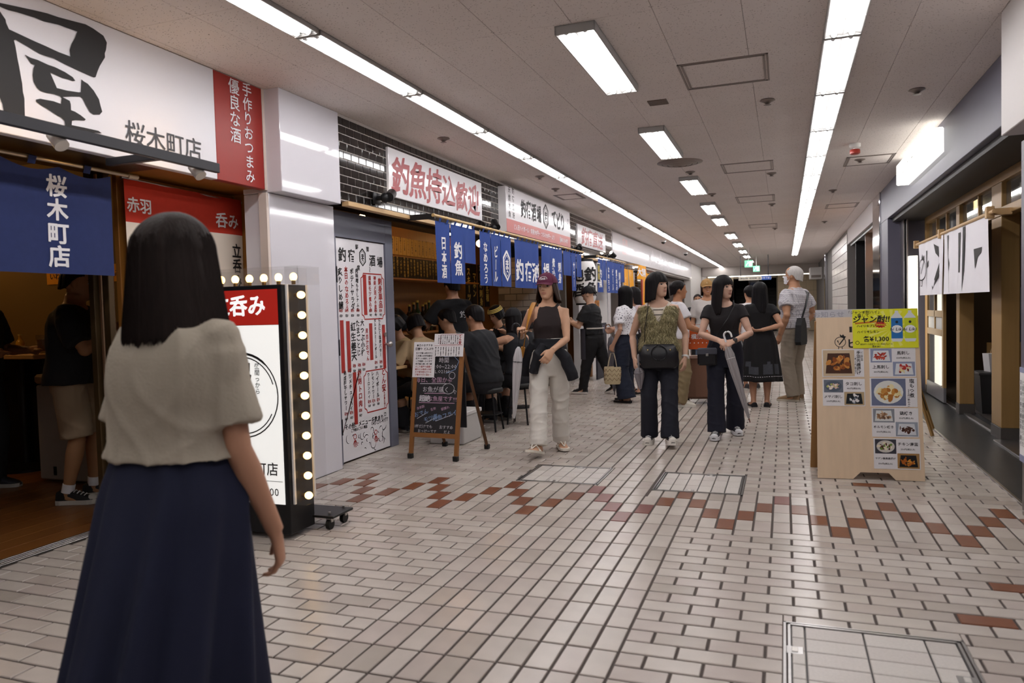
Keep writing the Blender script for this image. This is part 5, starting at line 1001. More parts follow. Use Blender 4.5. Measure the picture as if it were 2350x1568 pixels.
dual(.515, .945, .195, .372, ('#8f98b4', '#dcdfe2', 'q', ['#b3382a', '#9c2c22', '#c4503c']), ('#8f98b4', '#dcdfe2', 'q', ['#b3322c', '#dba9a0', '#7c1f1a', '#e7d9a0']), ('馬刺し', '550'+PT), ('上馬刺し', '880'+PT), 23)
o, x0, x1, y0, y1 = card(.515, .950, .378, .555, .002); w, h = x1-x0, y1-y0; photo(o, x0+w*.03, x0+w*.76, y0+h*.04, y1-h*.03, .0025, '#6d7590', '#dfe0da', 'o', ['#d9b46a', '#c98f44', '#e9d9a0', '#b0702c', '#efe3b4'], 46, 31)
b = MB(); P.txt(b, '塩もつ煮', x0+w*.89, y0+h*.64, .034, .003, vert=True, bold=.012, res=1); P.txt(b, '550'+PT, x0+w*.82, y0+h*.30, .016, .003, vert=True, res=1); b.build('lettering', m_black, o)
dual(.525, .955, .562, .738, ('#8b8f98', '#d6d8d6', 'q', ['#b08a68', '#8f6a4c', '#d9c3a4', '#6f5340']), ('#9aa2b0', '#d3d6da', 'q', ['#5a3a2e', '#6b4738', '#46291f']), ('鶏焼き', '550'+PT), ('ホルモン焼き', '550'+PT), 43)
dual(.535, .962, .747, .932, ('#3f3f48', '#c9c4bd', 'o', ['#4a2a1e', '#5f3a2a', '#e6dcc0', '#6c8a3a']), ('#a57f4e', '#1c1c1e', 'q', ['#c77a2a', '#b0601e', '#d9963c']), ('チキン南蛮', '550'+PT), ('ヤゲン軟骨唐揚げ', '550'+PT), 57)
# ------------------------------------------------------------------ far end: hanging direction sign, exit signs
t = thing('direction_sign', 'long hanging direction sign with a blue end panel at the far end', 'sign', (0, 22, 0)); b = MB(); b.box(-1.67, -.63, -.04, .04, 2.055, 2.185, 0, .004); b.build('sign_box', mat('sign_cream', '#dcd6c8', .5), t)
b = MB(); b.box(-.93, -.628, -.045, -.0405, 2.055, 2.185); q = b.build('blue_panel', emat('subway_blue', '#2350a0', .35), t); b = MB(); text(b, '◉地下鉄↘', (-.78, -.047, 2.12), UX, UZ, .075, bold=.01, res=1); b.build('lettering', m_wht, q); b = MB(); text(b, '← 野毛方面  桜木町駅  出口', (-1.3, -.042, 2.12), UX, UZ, .06, res=1); b.build('lettering', m_ink2, t)
for x in (-1.6, -.72): b = MB(); b.cyl((x, 0, 2.185), (x, 0, H), .012, n=8); b.build('hanger_rod', m_dkgrey, t)
for k, (x, y, l) in enumerate([(-1.18, 18.2, 'green exit sign hanging from the ceiling, nearer one'), (-1.12, 22.8, 'green exit sign hanging from the ceiling, farther one')]):
    t = thing('exit_sign', l, 'exit sign', (x, y, 2.42+.05*k)); b = MB(); b.box(-.11, .11, -.03, .03, -.1, .1, 0, .004); b.build('lit_box', emat('exit_green', '#7fd6ac', .9), t); b = MB(); P = Pl((-.11, -.032, -.1), (1, 0, 0), (0, 0, 1)); P.poly(b, [(.12, .03), (.2, .03), (.2, .17), (.12, .17)], .0); P.line(b, [(.04, .04), (.07, .1), (.1, .12)], .018, .001); P.disc(b, .09, .155, .014, .014, .001); b.build('pictogram', emat('exit_white', '#ffffff', 1.0), t)
    b = MB(); b.cyl((0, 0, .1), (0, 0, H-2.42-.05*k), .01, n=8); b.build('hanger', m_white, t)
t = thing('wall_unit', 'white box unit high on the right wall at the far end', 'box', (.95, 27.0, 2.35)); b = MB(); b.box(-.25, .2, -.5, .5, -.2, .25, 0, .02); b.build('case', m_white, t); b = MB(); b.box(-.2, .15, -.505, -.5, -.15, -.05); b.build('vent', m_alu, t)
t = thing('strip_light', 'thin horizontal strip light under the far bulkhead', 'ceiling light', (-1.2, 29.4, 2.478)); b = MB(); b.box(-2.2, 2.0, -.04, .04, 0, .02); b.build('housing', m_white, t); b = MB(); b.cyl((-2.15, 0, -.015), (1.95, 0, -.015), .015, n=8); b.build('tube', emat('far_tube', '#fff4e6', 5), t, True)
# ------------------------------------------------------------------ PEOPLE: one continuous body each, clothes and hair as children
TMP = bpy.data.scenes.new('tmp_build')
def remesh(mb, vox, smooth=4, fac=.5):
    """union of closed lofts -> one continuous smooth surface (vertex array, faces)"""
    me = bpy.data.meshes.new('r'); me.from_pydata(mb.v, [], mb.f); me.update()
    bm = bmesh.new(); bm.from_mesh(me); bmesh.ops.recalc_face_normals(bm, faces=bm.faces); bm.to_mesh(me); bm.free()
    o = bpy.data.objects.new('r', me); TMP.collection.objects.link(o)
    r = o.modifiers.new('r', 'REMESH'); r.mode = 'VOXEL'; r.voxel_size = vox; r.use_smooth_shade = True
    if smooth: s = o.modifiers.new('s', 'SMOOTH'); s.factor = fac; s.iterations = smooth
    vl = TMP.view_layers[0]; vl.update(); ev = o.evaluated_get(vl.depsgraph)
    out = bpy.data.meshes.new_from_object(ev); bpy.data.objects.remove(o); bpy.data.meshes.remove(me)
    return out
def getv(me): a = np.empty(len(me.vertices)*3); me.vertices.foreach_get('co', a); return a.reshape(-1, 3)
def setv(me, a): me.vertices.foreach_set('co', a.ravel()); me.update()
def getn(me):
    a = np.empty(len(me.vertices)*3); me.vertex_normals.foreach_get('vector', a); return a.reshape(-1, 3)
def wrinkle(me, amp, seed, k=(14, 14, 26), n=7, mask=None):
    r = np.random.default_rng(seed); P = getv(me); N = getn(me); f = np.zeros(len(P)); k = np.array(k)*.75
    for i in range(n):
        kk = r.normal(0, 1, 3)*k*r.uniform(.6, 1.3); ph = r.uniform(0, 6.28); wp = 1.3*np.sin(P@(r.normal(0, 1, 3)*9)+ph)
        w_ = np.clip(.5+.9*np.sin(P@(r.normal(0, 1, 3)*7)+r.uniform(0, 6.28)), 0, 1)
        f += (2*(1-np.abs(np.sin(P@kk*.5+ph+wp)))**2.2-.6)*w_*r.uniform(.5, 1)
    f = f/n*2.2
    if mask is not None: f *= mask(P)
    setv(me, P+N*(amp*f)[:, None])
HR = np.array([(-1.03, .05, .50, .36), (-.98, .24, .64, .10), (-.86, .335, .715, -.08), (-.65, .455, .74, -.30), (-.40, .56, .755, -.56), (-.15, .64, .765, -.76), (.10, .668, .775, -.87), (.35, .685, .79, -.92), (.60, .655, .73, -.88), (.80, .55, .57, -.74), (.93, .385, .35, -.54), (1.0, .12, .02, -.22)])
HS = .1145
def hring(z): return [np.interp(z, HR[:, 0], HR[:, k]) for k in (1, 2, 3)]
def feat(x, z):
    g = lambda cx, cz, sx, sz: np.exp(-((x-cx)/sx)**2-((z-cz)/sz)**2)
    y = 0.
    nt = np.clip((.12-z)/.36, 0, 1)
    y += np.where((z < .16) & (z > -.36), (.03+.20*nt**1.3)*np.exp(-(x/(.065+.055*nt))**2)*np.clip((z+.36)/.12, 0, 1), 0)
    for s in (-1, 1): y = y-.075*g(.30*s, .02, .15, .085)+.03*g(.30*s, .01, .09, .035)+.03*g(.33*s, .18, .22, .06)+.03*g(.40*s, -.22, .18, .14)+.04*g(.10*s, -.24, .05, .05)
    y = y+.055*g(0, -.48, .17, .045)+.06*g(0, -.58, .15, .045)-.035*g(0, -.53, .18, .014)-.03*g(0, -.68, .22, .05)+.05*g(0, -.85, .14, .09)
    return y
def hpt(a, z):
    w_, yf, yb = hring(z); x = w_*math.sin(a); y = (yf+yb)/2+(yf-yb)/2*math.cos(a)
    c = math.cos(a)
    if c > 0: x *= 1+.06*c*abs(math.sin(a)); y += float(feat(x, z))*min(1, c*2.2)
    return Vector((x, y, z))*HS
def face_y(x, z):
    w_, yf, yb = hring(z); a = math.asin(max(-1, min(1, x/w_))); return ((yf+yb)/2+(yf-yb)/2*math.cos(a)+float(feat(x, z)))
def rot_head(yaw, pitch, tilt): return Matrix.Rotation(yaw, 3, 'Z') @ Matrix.Rotation(pitch, 3, 'X') @ Matrix.Rotation(tilt, 3, 'Y')
def ik(a, t, l1, l2, hint):
    a, t = Vector(a), Vector(t); d = t-a; L = min(d.length, (l1+l2)*.999); L = max(L, abs(l1-l2)*1.05); u = d.normalized(); t2 = a+u*L
    c = (l1*l1+L*L-l2*l2)/(2*l1*L); s = math.sqrt(max(0, 1-c*c)); h = Vector(hint); h = (h-u*h.dot(u))
    h = h.normalized() if h.length > 1e-5 else Vector((0, 1, 0))
    return a+u*(l1*c)+h*(l1*s), t2
TOR_F = np.array([(.70, .10, .075, .085), (.76, .155, .088, .105), (.83, .168, .10, .118), (.90, .158, .10, .10), (.98, .128, .088, .08), (1.06, .128, .095, .082), (1.14, .142, .120, .09), (1.20, .150, .105, .097), (1.26, .150, .08, .092), (1.305, .115, .062, .075), (1.34, .062, .046, .055), (1.38, .05, .045, .052), (1.46, .05, .045, .052)])
TOR_M = np.array([(.70, .10, .08, .085), (.76, .150, .09, .105), (.83, .160, .105, .115), (.90, .155, .108, .10), (.98, .146, .108, .09), (1.06, .150, .11, .092), (1.14, .162, .115, .10), (1.20, .172, .110, .105), (1.26, .168, .085, .10), (1.305, .125, .065, .08), (1.34, .070, .055, .06), (1.38, .06, .055, .058), (1.46, .058, .055, .058)])
class Person:
    def __init__(s, label, loc, rz, H=1.6, sex='f', vox=.008, skin='#c79c82', hip=(0, 0, .83), lean=(0, 0), twist=0., head=(0, 0, 0), hr=(.22, .04, .76), hl=(-.22, .04, .76), er=(.3, -1, 0), el=(-.3, -1, 0), fr=(.09, .0, 0), fl=(-.09, 0, 0), kr=(.1, 1, 0), kl=(-.1, 1, 0), fyaw=(-.15, .15), fpitch=(0, 0), handr=None, handl=None, armk=1., girth=1., face=True, headoff=(0, 0, 0), mood=0, group=None, fingers=True):
        s.root = thing('person', label, 'person', loc, rz, group); s.k = k = H/1.6; s.sex = sex; s.vox = vox; s.g = girth; V3 = lambda p: Vector(p)*k
        s.rz = rz; s.loc = Vector(loc); s.P = V3(hip); s.lean = Vector((lean[0], lean[1], 0))*k; drop = (Vector(lean).length**2)*.5
        s.N = s.P+s.lean+Vector((0, 0, .505-drop))*k; s.tw = twist; s.T = TOR_F if sex == 'f' else TOR_M
        R = Matrix.Rotation(twist, 3, 'Z'); s.R = R; sw = .150 if sex == 'f' else .174
        s.SR = s.N+R @ V3((sw, 0, -.082)); s.SL = s.N+R @ V3((-sw, 0, -.082)); la, lf = .268*k*armk, .238*k*armk
        s.ER, s.WR = ik(s.SR, V3(hr), la, lf, er); s.EL, s.WL = ik(s.SL, V3(hl), la, lf, el)
        s.HRj = s.P+V3((.088, 0, -.02)); s.HLj = s.P+V3((-.088, 0, -.02))
        s.AR = V3(fr)+Vector((0, 0, .078*k)); s.AL = V3(fl)+Vector((0, 0, .078*k)); lt, ls = .378*k, .364*k
        s.KR, s.AR = ik(s.HRj, s.AR, lt, ls, kr); s.KL, s.AL = ik(s.HLj, s.AL, lt, ls, kl)
        s.fyaw = fyaw; s.fp = fpitch
        s.HC = s.N+Vector((s.lean.x*.22, s.lean.y*.30+.02*k, .140*k))+V3(headoff); s.HM = rot_head(*head); s.hk = k*.98
        s.skin = mat('skin_'+skin, skin, .5, var=.06, vscale=14, spec=.35); s.mk_body(handr, handl, fingers)
        if face: s.mk_face(mood)
    def spine(s, z):
        t = (z-.83)/.505; t2 = max(0., t); c = s.P+Vector((s.lean.x*t2**1.15, s.lean.y*t2**1.15, 0)); c.z = s.P.z+(s.N.z-s.P.z)*t if t > 0 else s.P.z+(z-.83)*s.k
        if t > 1: c = s.N+(s.HC-s.N)*((t-1)*.505/.152*.8)
        return c
    def tring(s, z, add=0., wmin=0., n=28, addy=None, mulw=1.):
        T = s.T; w_, f, b = [np.interp(z, T[:, 0], T[:, i])*s.k*s.g for i in (1, 2, 3)]; w_ = max(w_*mulw+add, wmin); ay = add if addy is None else addy; f += ay; b += ay
        t = np.clip((z-.9)/.35, 0, 1); R = Matrix.Rotation(s.tw*float(t), 3, 'Z'); c = s.spine(z); out = []
        ny = s.lean.y/(.505*s.k)*float(np.clip((z-.83)/.25, 0, 1)); fw = Vector((0, 1, -ny)).normalized()
        for i in range(n):
            a = 2*PI*i/n; ca, sa = math.cos(a), math.sin(a); e = .85; x = w_*math.copysign(abs(ca)**e, ca); y = math.copysign(abs(sa)**e, sa); y *= f if y > 0 else b
            q = Vector((x, 0, 0))+fw*y; out.append(c+R @ q)
        return out
    def mk_body(s, handr, handl, fingers):
        k, g = s.k, s.g; mb = MB(); zs = [.70, .73, .76, .80, .83, .87, .90, .94, .98, 1.02, 1.06, 1.10, 1.14, 1.17, 1.20, 1.23, 1.26, 1.285, 1.305, 1.325, 1.34, 1.38, 1.42]
        mb.loft([s.tring(z) for z in zs])
        mb.tube([s.N-Vector((0, 0, .03*k)), s.HC+s.HM @ Vector((0, -.012, -.02))*k], [(.05*k*(1.12 if s.sex == 'm' else 1))]*2, 14)
        m = s.sex == 'm'; au, af = (.052 if m else .042)*k*g, (.041 if m else .034)*k*g
        for S_, E_, W_, sg, hd in ((s.SR, s.ER, s.WR, 1, handr), (s.SL, s.EL, s.WL, -1, handl)):
            mb.tube([S_+Vector((-.05*sg, 0, .005))*k, S_, S_.lerp(E_, .3), S_.lerp(E_, .75), E_, E_.lerp(W_, .25), E_.lerp(W_, .6), W_], [au*1.0, au*1.1, au*1.05, au*.88, af*.98, af*1.04, af*.82, (.025 if not m else .03)*k], 14)
            mb.ell(E_, (af*.98,)*3, 10, 7)
            s.hand(mb, E_, W_, sg, hd or {}, fingers)
        for Hh, K_, A_, sg, yw, fp in ((s.HRj, s.KR, s.AR, 1, s.fyaw[0], s.fp[0]), (s.HLj, s.KL, s.AL, -1, s.fyaw[1], s.fp[1])):
            th = (.082 if not m else .085)*k*g; mb.tube([Hh+Vector((0, 0, .03)), Hh.lerp(K_, .15), Hh.lerp(K_, .5), Hh.lerp(K_, .85), K_, K_.lerp(A_, .28), K_.lerp(A_, .6), K_.lerp(A_, .9), A_-Vector((0, 0, .02))*k], [th, th, th*.86, th*.66, .052*k, .056*k, .045*k, .033*k, .034*k], 14)
            mb.ell(K_, (.053*k,)*3, 10, 7); F = s.footm(yw, fp); pts = [(-.045, -.04), (0, -.035), (.06, -.05), (.12, -.062), (.165, -.066)]; mb.tube([A_+F @ Vector((0, y, z))*k for y, z in pts], [(.030*k, .034*k), (.036*k, .04*k), (.040*k, .028*k), (.044*k, .017*k), (.03*k, .010*k)], 12, up=(1, 0, 0) if False else None)
        n = 40; zs = list(np.linspace(-1.02, -.7, 8))+list(np.linspace(-.66, .30, 34))+list(np.linspace(.36, 1.0, 12)); hb = MB(); hb.loft([[hpt(2*PI*i/n, z) for i in range(n)] for z in zs])
        for sg in (-1, 1): hb.ell((sg*.685*HS, -.06*HS, -.06*HS), (.10*HS, .17*HS, .27*HS), 10, 8)
        o = len(mb.v); mb.v += [tuple(s.HC+s.HM @ Vector(p)*s.hk) for p in hb.v]; mb.f += [tuple(i+o for i in f) for f in hb.f]; mb.m += hb.m
        me = remesh(mb, s.vox*.9 if s.vox < .007 else s.vox, 2 if s.vox < .007 else 3, .35); me.name = 'body'; me.materials.clear(); me.materials.append(s.skin); s.body = link('body', me, s.root)
    def footm(s, yw, fp): return Matrix.Rotation(yw, 3, 'Z') @ Matrix.Rotation(fp, 3, 'X')
    def hand(s, mb, E_, W_, sg, h, fingers):
        k = s.k; fa = (W_-E_).normalized(); d = Vector(h['dir']).normalized() if 'dir' in h else fa
        pn = Vector(h.get('palm', (-sg, 0, 0))); pn = (pn-d*pn.dot(d)).normalized(); sd = d.cross(pn)*sg*(-1 if h.get('flip') else 1)
        c = h.get('curl', .35); kn = W_+d*.088*k
        th = pn.cross(d)*sg; th = sd    # thumb side
        def ring(p, a, b_): return [p+th*(a*math.cos(2*PI*i/12))+pn*(b_*math.sin(2*PI*i/12)) for i in range(12)]
        mb.loft([ring(W_-fa*.02*k, .025*k, .019*k), ring(W_+d*.02*k, .030*k, .018*k), ring(W_+d*.06*k, .040*k, .015*k), ring(kn, .040*k, .013*k), ring(kn+d*.008*k, .034*k, .009*k)])
        if not fingers: mb.tube([kn-d*.01, kn+d*.03*k+pn*c*.02, kn+d*.05*k+pn*c*.05], [(.034*k, .012*k), (.03*k, .011*k), (.02*k, .009*k)], 10); return
        for j, (off, L) in enumerate(((.030, .068), (.010, .077), (-.011, .071), (-.030, .056))):
            p = kn+th*off*k-d*.012*k; pts = [p]; dd = d+th*off*1.2; dd.normalize(); ang = 0; ci = c*(1+.12*j)
            for seg, q in ((.45, .7), (.31, 1.1), (.24, .8)):
                ang += ci*q; e = (dd*math.cos(ang)+pn*math.sin(ang)); p = p+e*(L*k*seg+(.012*k if seg > .4 else 0)); pts.append(p)
            mb.tube(pts, [.0095*k, .0088*k, .0080*k, .0062*k], 8)
        b0 = W_+d*.022*k+th*.022*k; e1 = (d*.75+th*.62+pn*.35).normalized(); e2 = (d*.95+th*.12+pn*(.25+c*.5)).normalized()
        mb.tube([b0, b0+e1*.038*k, b0+e1*.038*k+e2*.028*k, b0+e1*.038*k+e2*.05*k], [.014*k, .0115*k, .0098*k, .007*k], 8)
    def hw(s, x, y, z): return s.HC+s.HM @ Vector((x, y, z))*HS*s.hk
    def mk_face(s, mood):
        me_ = mat('eye_white', '#d9d2cc', .25); mi = mat('eye_dark', '#1a1310', .15); mbw = mat('brow_dark', '#2a201b', .8); ml = mat('lips', '#a8605a', .4)
        for sg in (-1, 1):
            b = MB(); cx = .30*sg; cz = .01
            for m, rx, rz, dy in ((0, .12, .055, .018), (1, .062, .058, .028)):
                pts = []
                for i in range(14):
                    a = 2*PI*i/14; x, z = cx+rx*math.cos(a), cz+rz*math.sin(a)*(1 if math.sin(a) > 0 else .8); pts.append(s.hw(x, face_y(x, z)+dy, z))
                c = s.hw(cx, face_y(cx, cz)+dy+.012, cz); o = len(b.v); b.v += [tuple(p) for p in pts]+[tuple(c)]; b.f += [(o+i, o+(i+1) % 14, o+14) for i in range(14)]; b.m += [m]*14
            lid = [s.hw(cx+x*.13, face_y(cx+x*.13, cz+.05*(1-x*x))+.03, cz+.012+.045*(1-x*x)) for x in np.linspace(-1, 1, 9)]; o0 = len(b.v); b.tube(lid, .0014*s.k, 5, 1)
            b.build('eye', [me_, mi], s.root, True)
            b = MB(); b.tube([s.hw(cx+x*.17, face_y(cx+x*.17, .19+.02*(1-x*x))+.015, .185+.03*(1-x*x)+.012*x*sg) for x in np.linspace(-1, 1, 8)], [(.0022*s.k, .0022*s.k)]*8, 6); b.build('eyebrow', mbw, s.root, True)
        b = MB()
        for zz, hh in ((-.485, .020), (-.565, .028)):
            rows = []
            for q in (-1, 0, 1):
                rows.append([s.hw(x, face_y(x, zz+q*hh)+.012+.012*(q == 0), zz+q*hh*(1-.55*abs(x/.2)**1.5)+(.03*abs(x/.2)**2 if mood else .008*abs(x/.2)**2)) for x in np.linspace(-.2, .2, 9)])
            ids = [b.ring(r) for r in rows]
            for a_, b_ in zip(ids[:-1], ids[1:]):
                for i in range(8): b.f.append((a_[i], a_[i+1], b_[i+1], b_[i])); b.m.append(0)
        b.build('lips', ml, s.root, True)
        if mood:
            b = MB(); rows = [[s.hw(x, face_y(x, -.525)+.03, -.525+q*.022*(1-abs(x/.16)**2)+.02*abs(x/.16)**2) for x in np.linspace(-.15, .15, 7)] for q in (-1, 1)]; ids = [b.ring(r) for r in rows]; b.f += [(ids[0][i], ids[0][i+1], ids[1][i+1], ids[1][i]) for i in range(6)]; b.m += [0]*6; b.build('teeth', mat('teeth', '#e6e0d8', .3), s.root)
    # ---- hair: closed shell over the skull, hanging below it
    def hair(s, prof, th=.10, col='#1c1715', flare=.05, n=96, rows=26, jit=.03, groove=.02, rough=.5, seed=1, top=0., name='hair', back=0., tuck=0., taper=0.):
        r = np.random.default_rng(seed); A = [p[0] for p in prof]; Z = [p[1] for p in prof]; ph = r.uniform(0, 6.28, 6); outr, inn = [], []
        zt = 1.0+th+top
        for i in range(n):
            a = -PI+2*PI*i/n; ze = float(np.interp(abs(math.degrees(a)), A, Z))+r.uniform(-jit, jit); g = groove*(.6*math.sin(a*9+ph[0]+2*math.sin(a*2+ph[3]))+.5*math.sin(a*21+ph[1]+3*math.sin(a*3+ph[4]))+r.uniform(-.5, .5))
            co, ci = [], []
            for j in range(rows+1):
                t = j/rows; z = zt*math.cos(t*PI/2*.55) if False else zt-(zt-ze)*(t**1.35 if ze < .5 else t**1.15)
                zz = z
                for lst, tt in ((co, th), (ci, th-.13)):
                    zz2 = zz if lst is co else min(zz, .98)
                    te = tt-taper*max(0, .45-zz2); H_ = .80+tt+top; q = 1. if zz2 <= .2 else math.sqrt(max(0, 1-((zz2-.2)/H_)**2)); dn = max(0, .2-zz2); gg = g*min(1, t*2)
                    w_ = (.70+te+gg)*q+flare*dn-(tuck*max(0, dn-.6) if abs(a) > 1 else 0); f = (.80+tt*.6+gg)*q; bk = (.93+te+gg)*q+flare*dn*.8-back*dn
                    x = w_*math.sin(a); y = -.06+(f*math.cos(a) if math.cos(a) > 0 else bk*math.cos(a)); lst.append(s.hw(x, y, zz2))
            outr.append(co); inn.append(ci)
        b = MB(); io = [b.ring(c) for c in outr]; ii = [b.ring(c) for c in inn]
        for i in range(n):
            k_ = (i+1) % n
            for j in range(rows): b.f.append((io[i][j], io[i][j+1], io[k_][j+1], io[k_][j])); b.f.append((ii[i][j], ii[k_][j], ii[k_][j+1], ii[i][j+1])); b.m += [0, 0]
            b.f.append((io[i][rows], ii[i][rows], ii[k_][rows], io[k_][rows])); b.m.append(0)
        m = mat('hair_'+col, col, rough, var=.35, vscale=3, stretch=(40, 40, 2), bump=.25, bscale=4.0, spec=.16)
        return b.build(name, m, s.root, 'all')
    def cap(s, col, brim=.62, panelcol=None, logo=None, logocol='#e6e2e2'):
        m = mat('cap_cloth_'+col, col, .85, bump=.1, bscale=300); n = 40; rings = []
        for z in (.26, .34, .5, .7, .86, .98, 1.07, 1.13, 1.15):
            q = math.sqrt(max(.0004, 1-((z-.2)/.955)**2)) if z > .3 else 1.; rings.append([s.hw(.80*q*math.sin(a), -.06+(.90*q if math.cos(a) > 0 else 1.03*q)*math.cos(a), z) for a in (2*PI*i/n for i in range(n))])
        b = MB(); b.loft(rings); b.ell(s.hw(0, -.06, 1.16), (.009, .009, .006)); hat = b.build('cap', m, s.root, True)
        for a in (0, PI/3, 2*PI/3, PI, -PI/3, -2*PI/3): b = MB(); b.tube([s.hw((.805*math.sqrt(max(.001, 1-((z-.2)/.955)**2)))*math.sin(a), -.06+((.905 if math.cos(a) > 0 else 1.035)*math.sqrt(max(.001, 1-((z-.2)/.955)**2)))*math.cos(a), z) for z in np.linspace(.32, 1.12, 8)], .0016, 5); b.build('seam', m, hat)
        b = MB(); top, bot = [], []
        for j in range(6):
            u = j/5; row, row2 = [], []
            for i in range(17):
                v = -1+2*i/16; x = .74*v*(1-.12*u); y = .86*math.sqrt(max(0, 1-(.80*v)**2))+u*brim*math.sqrt(max(0, 1-(.9*v)**2)); z = .29-.10*u-.13*v*v*(.4+.6*u); row.append(s.hw(x, y, z)); row2.append(s.hw(x, y, z-.035))
            top.append(b.ring(row)); bot.append(b.ring(row2))
        for T_, sgn in ((top, 1), (bot, -1)):
            for j in range(5):
                for i in range(16): q = (T_[j][i], T_[j][i+1], T_[j+1][i+1], T_[j+1][i]); b.f.append(q[::sgn]); b.m.append(0)
        b.f += [(top[5][i], top[5][i+1], bot[5][i+1], bot[5][i]) for i in range(16)]; b.m += [0]*16
        b.build('brim', m, hat, True)
        if logo:
            q = MB(); text(q, logo, (0, 0, .62), UX, UZ, .26, bold=.03, sx=.9); vs = [s.hw(-x, -.06+.93*math.sqrt(max(0, 1-((z-.2)/.955)**2))*math.sqrt(max(0, 1-(x/.9)**2)), z) for x, y, z in q.v]; b = MB(); b.v = [tuple(v) for v in vs]; b.f = q.f; b.m = q.m
            if logo != 'R': 
                pts = [s.hw(.32*math.cos(t), -.06+.93*math.sqrt(max(0, 1-((.62+.17*math.sin(t)-.2)/.955)**2))*math.sqrt(max(0, 1-(.32*math.cos(t)/.9)**2)), .58+.2*math.sin(t)) for t in np.linspace(-.2, PI+.2, 14)]; b.tube(pts, .0022, 5)
            b.build('logo', mat('cap_logo_'+logocol, logocol, .7), hat)
        return hat
    # ---- clothes
    def cloth(s, name, mb, m, vox=None, wr=.006, seed=1, k=(26, 26, 36), smooth=4, mask=None):
        me = remesh(mb, vox or max(.0085, s.vox*1.3), smooth); me.name = name; me.materials.clear()
        if wr: wrinkle(me, wr, seed, k, mask=mask)
        me.materials.append(m); return link(name, me, s.root)
    def top(s, m, hem=.86, ease=.014, sleeve=.5, sr=1.35, box=0., neck=1.335, name='shirt', wr=.009, seed=1, cuff=None, nadd=.006, shoulder=0., k=(26, 26, 36), sep=False, scoop=.028):
        """shirt: hem height, ease, sleeve length (fraction of the arm; >1 reaches the forearm; 0 none)"""
        mb = MB(); zs = [z for z in np.linspace(hem, neck-.09, 10)]+[neck-.06, neck-.035, neck-.015, neck]
        tp = lambda z: 1 if z < 1.12 else max(0, (1.31-z)/.19)
        mb.loft([s.tring(z, .009+(ease-.009+box)*tp(z) if z < neck-.05 else nadd+.004, 0, mulw=(1-.15*max(0, min(1, (z-1.10)/.12)) if sleeve == -1 and z < 1.3 else 1.)) for z in zs])
        for i_, v_ in enumerate(mb.v):
            q_ = Vector(v_)-s.N; zz = q_.z/s.k+.0; wt = max(0, min(1, (zz+.075)/.07)); yy = q_.y-s.lean.y*.0; 
            if wt > 0 and yy > 0: mb.v[i_] = (v_[0], v_[1], v_[2]-scoop*s.k*wt*min(1, yy/.05)*max(0, 1-(q_.x/(.10*s.k))**2))
        if sep: o1 = s.cloth(name, mb, m, wr=wr, seed=seed, k=k); mb = MB()
        mm = s.sex == 'm'; au = (.052 if mm else .042)*s.k*s.g*sr
        for S_, E_, W_, sg in ((s.SR, s.ER, s.WR, 1), (s.SL, s.EL, s.WL, -1)):
            if sleeve <= 0:
                if sleeve == 0: mb.tube([S_+Vector((-.07*sg, 0, .01))*s.k, S_+Vector((-.01*sg, 0, .012))*s.k], [(.06*s.k), .055*s.k], 14)
                continue
            q_ = au/sr*1.1+.012*s.k; mb.ell(S_, (q_, q_, q_), 12, 8); mb.ell(S_.lerp(E_, .12), (q_, q_, q_), 12, 8); a0 = au/sr*min(sr, 1.28); pts = [S_+Vector((-.075*sg, 0, .006))*s.k, S_+Vector((-.01*sg, 0, .002))*s.k, S_.lerp(E_, .14)]; rr = [a0*1.02, a0*1.14, a0*1.16]
            if sleeve <= 1: pts += [S_.lerp(E_, sleeve*.5), S_.lerp(E_, sleeve)]; rr += [au*1.02, au*(1.05 if cuff is None else cuff)]
            else: pts += [S_.lerp(E_, .5), E_, E_.lerp(W_, (sleeve-1))]; rr += [au, au*.92, au*(.8 if cuff is None else cuff)]
            mb.tube(pts, rr, 16)
            if sep: s.cloth('sleeve', mb, m, wr=wr*.5, seed=seed+5, k=k); mb = MB()
        return o1 if sep else s.cloth(name, mb, m, wr=wr, seed=seed, k=k)
    def trousers(s, m, waist=.95, th=.092, kn=.075, hemr=.085, hem=.035, name='trousers', wr=.008, seed=2, short=None, k=(22, 22, 50)):
        mb = MB(); kk = s.k; mb.loft([s.tring(z, .014) for z in np.linspace(.685, waist, 9)])
        for Hh, K_, A_ in ((s.HRj, s.KR, s.AR), (s.HLj, s.KL, s.AL)):
            e = A_+(A_-K_).normalized()*(.078-hem)*kk*.75
            pts = [Hh+Vector((0, 0, .04)), Hh.lerp(K_, .2), Hh.lerp(K_, .6), K_, K_.lerp(e, .5), e]; rr = [th*kk*s.g, th*kk*s.g, (th*.5+kn*.5)*kk*1.02, kn*kk, (kn+hemr)/2*kk, hemr*kk]
            if short: e = Hh.lerp(K_, short); pts = [pts[0], pts[1], Hh.lerp(K_, short*.6), e]; rr = [th*kk, th*kk, th*kk*.98, hemr*kk]
            mb.tube(pts, rr, 18)
        return s.cloth(name, mb, m, wr=wr, seed=seed, k=k)
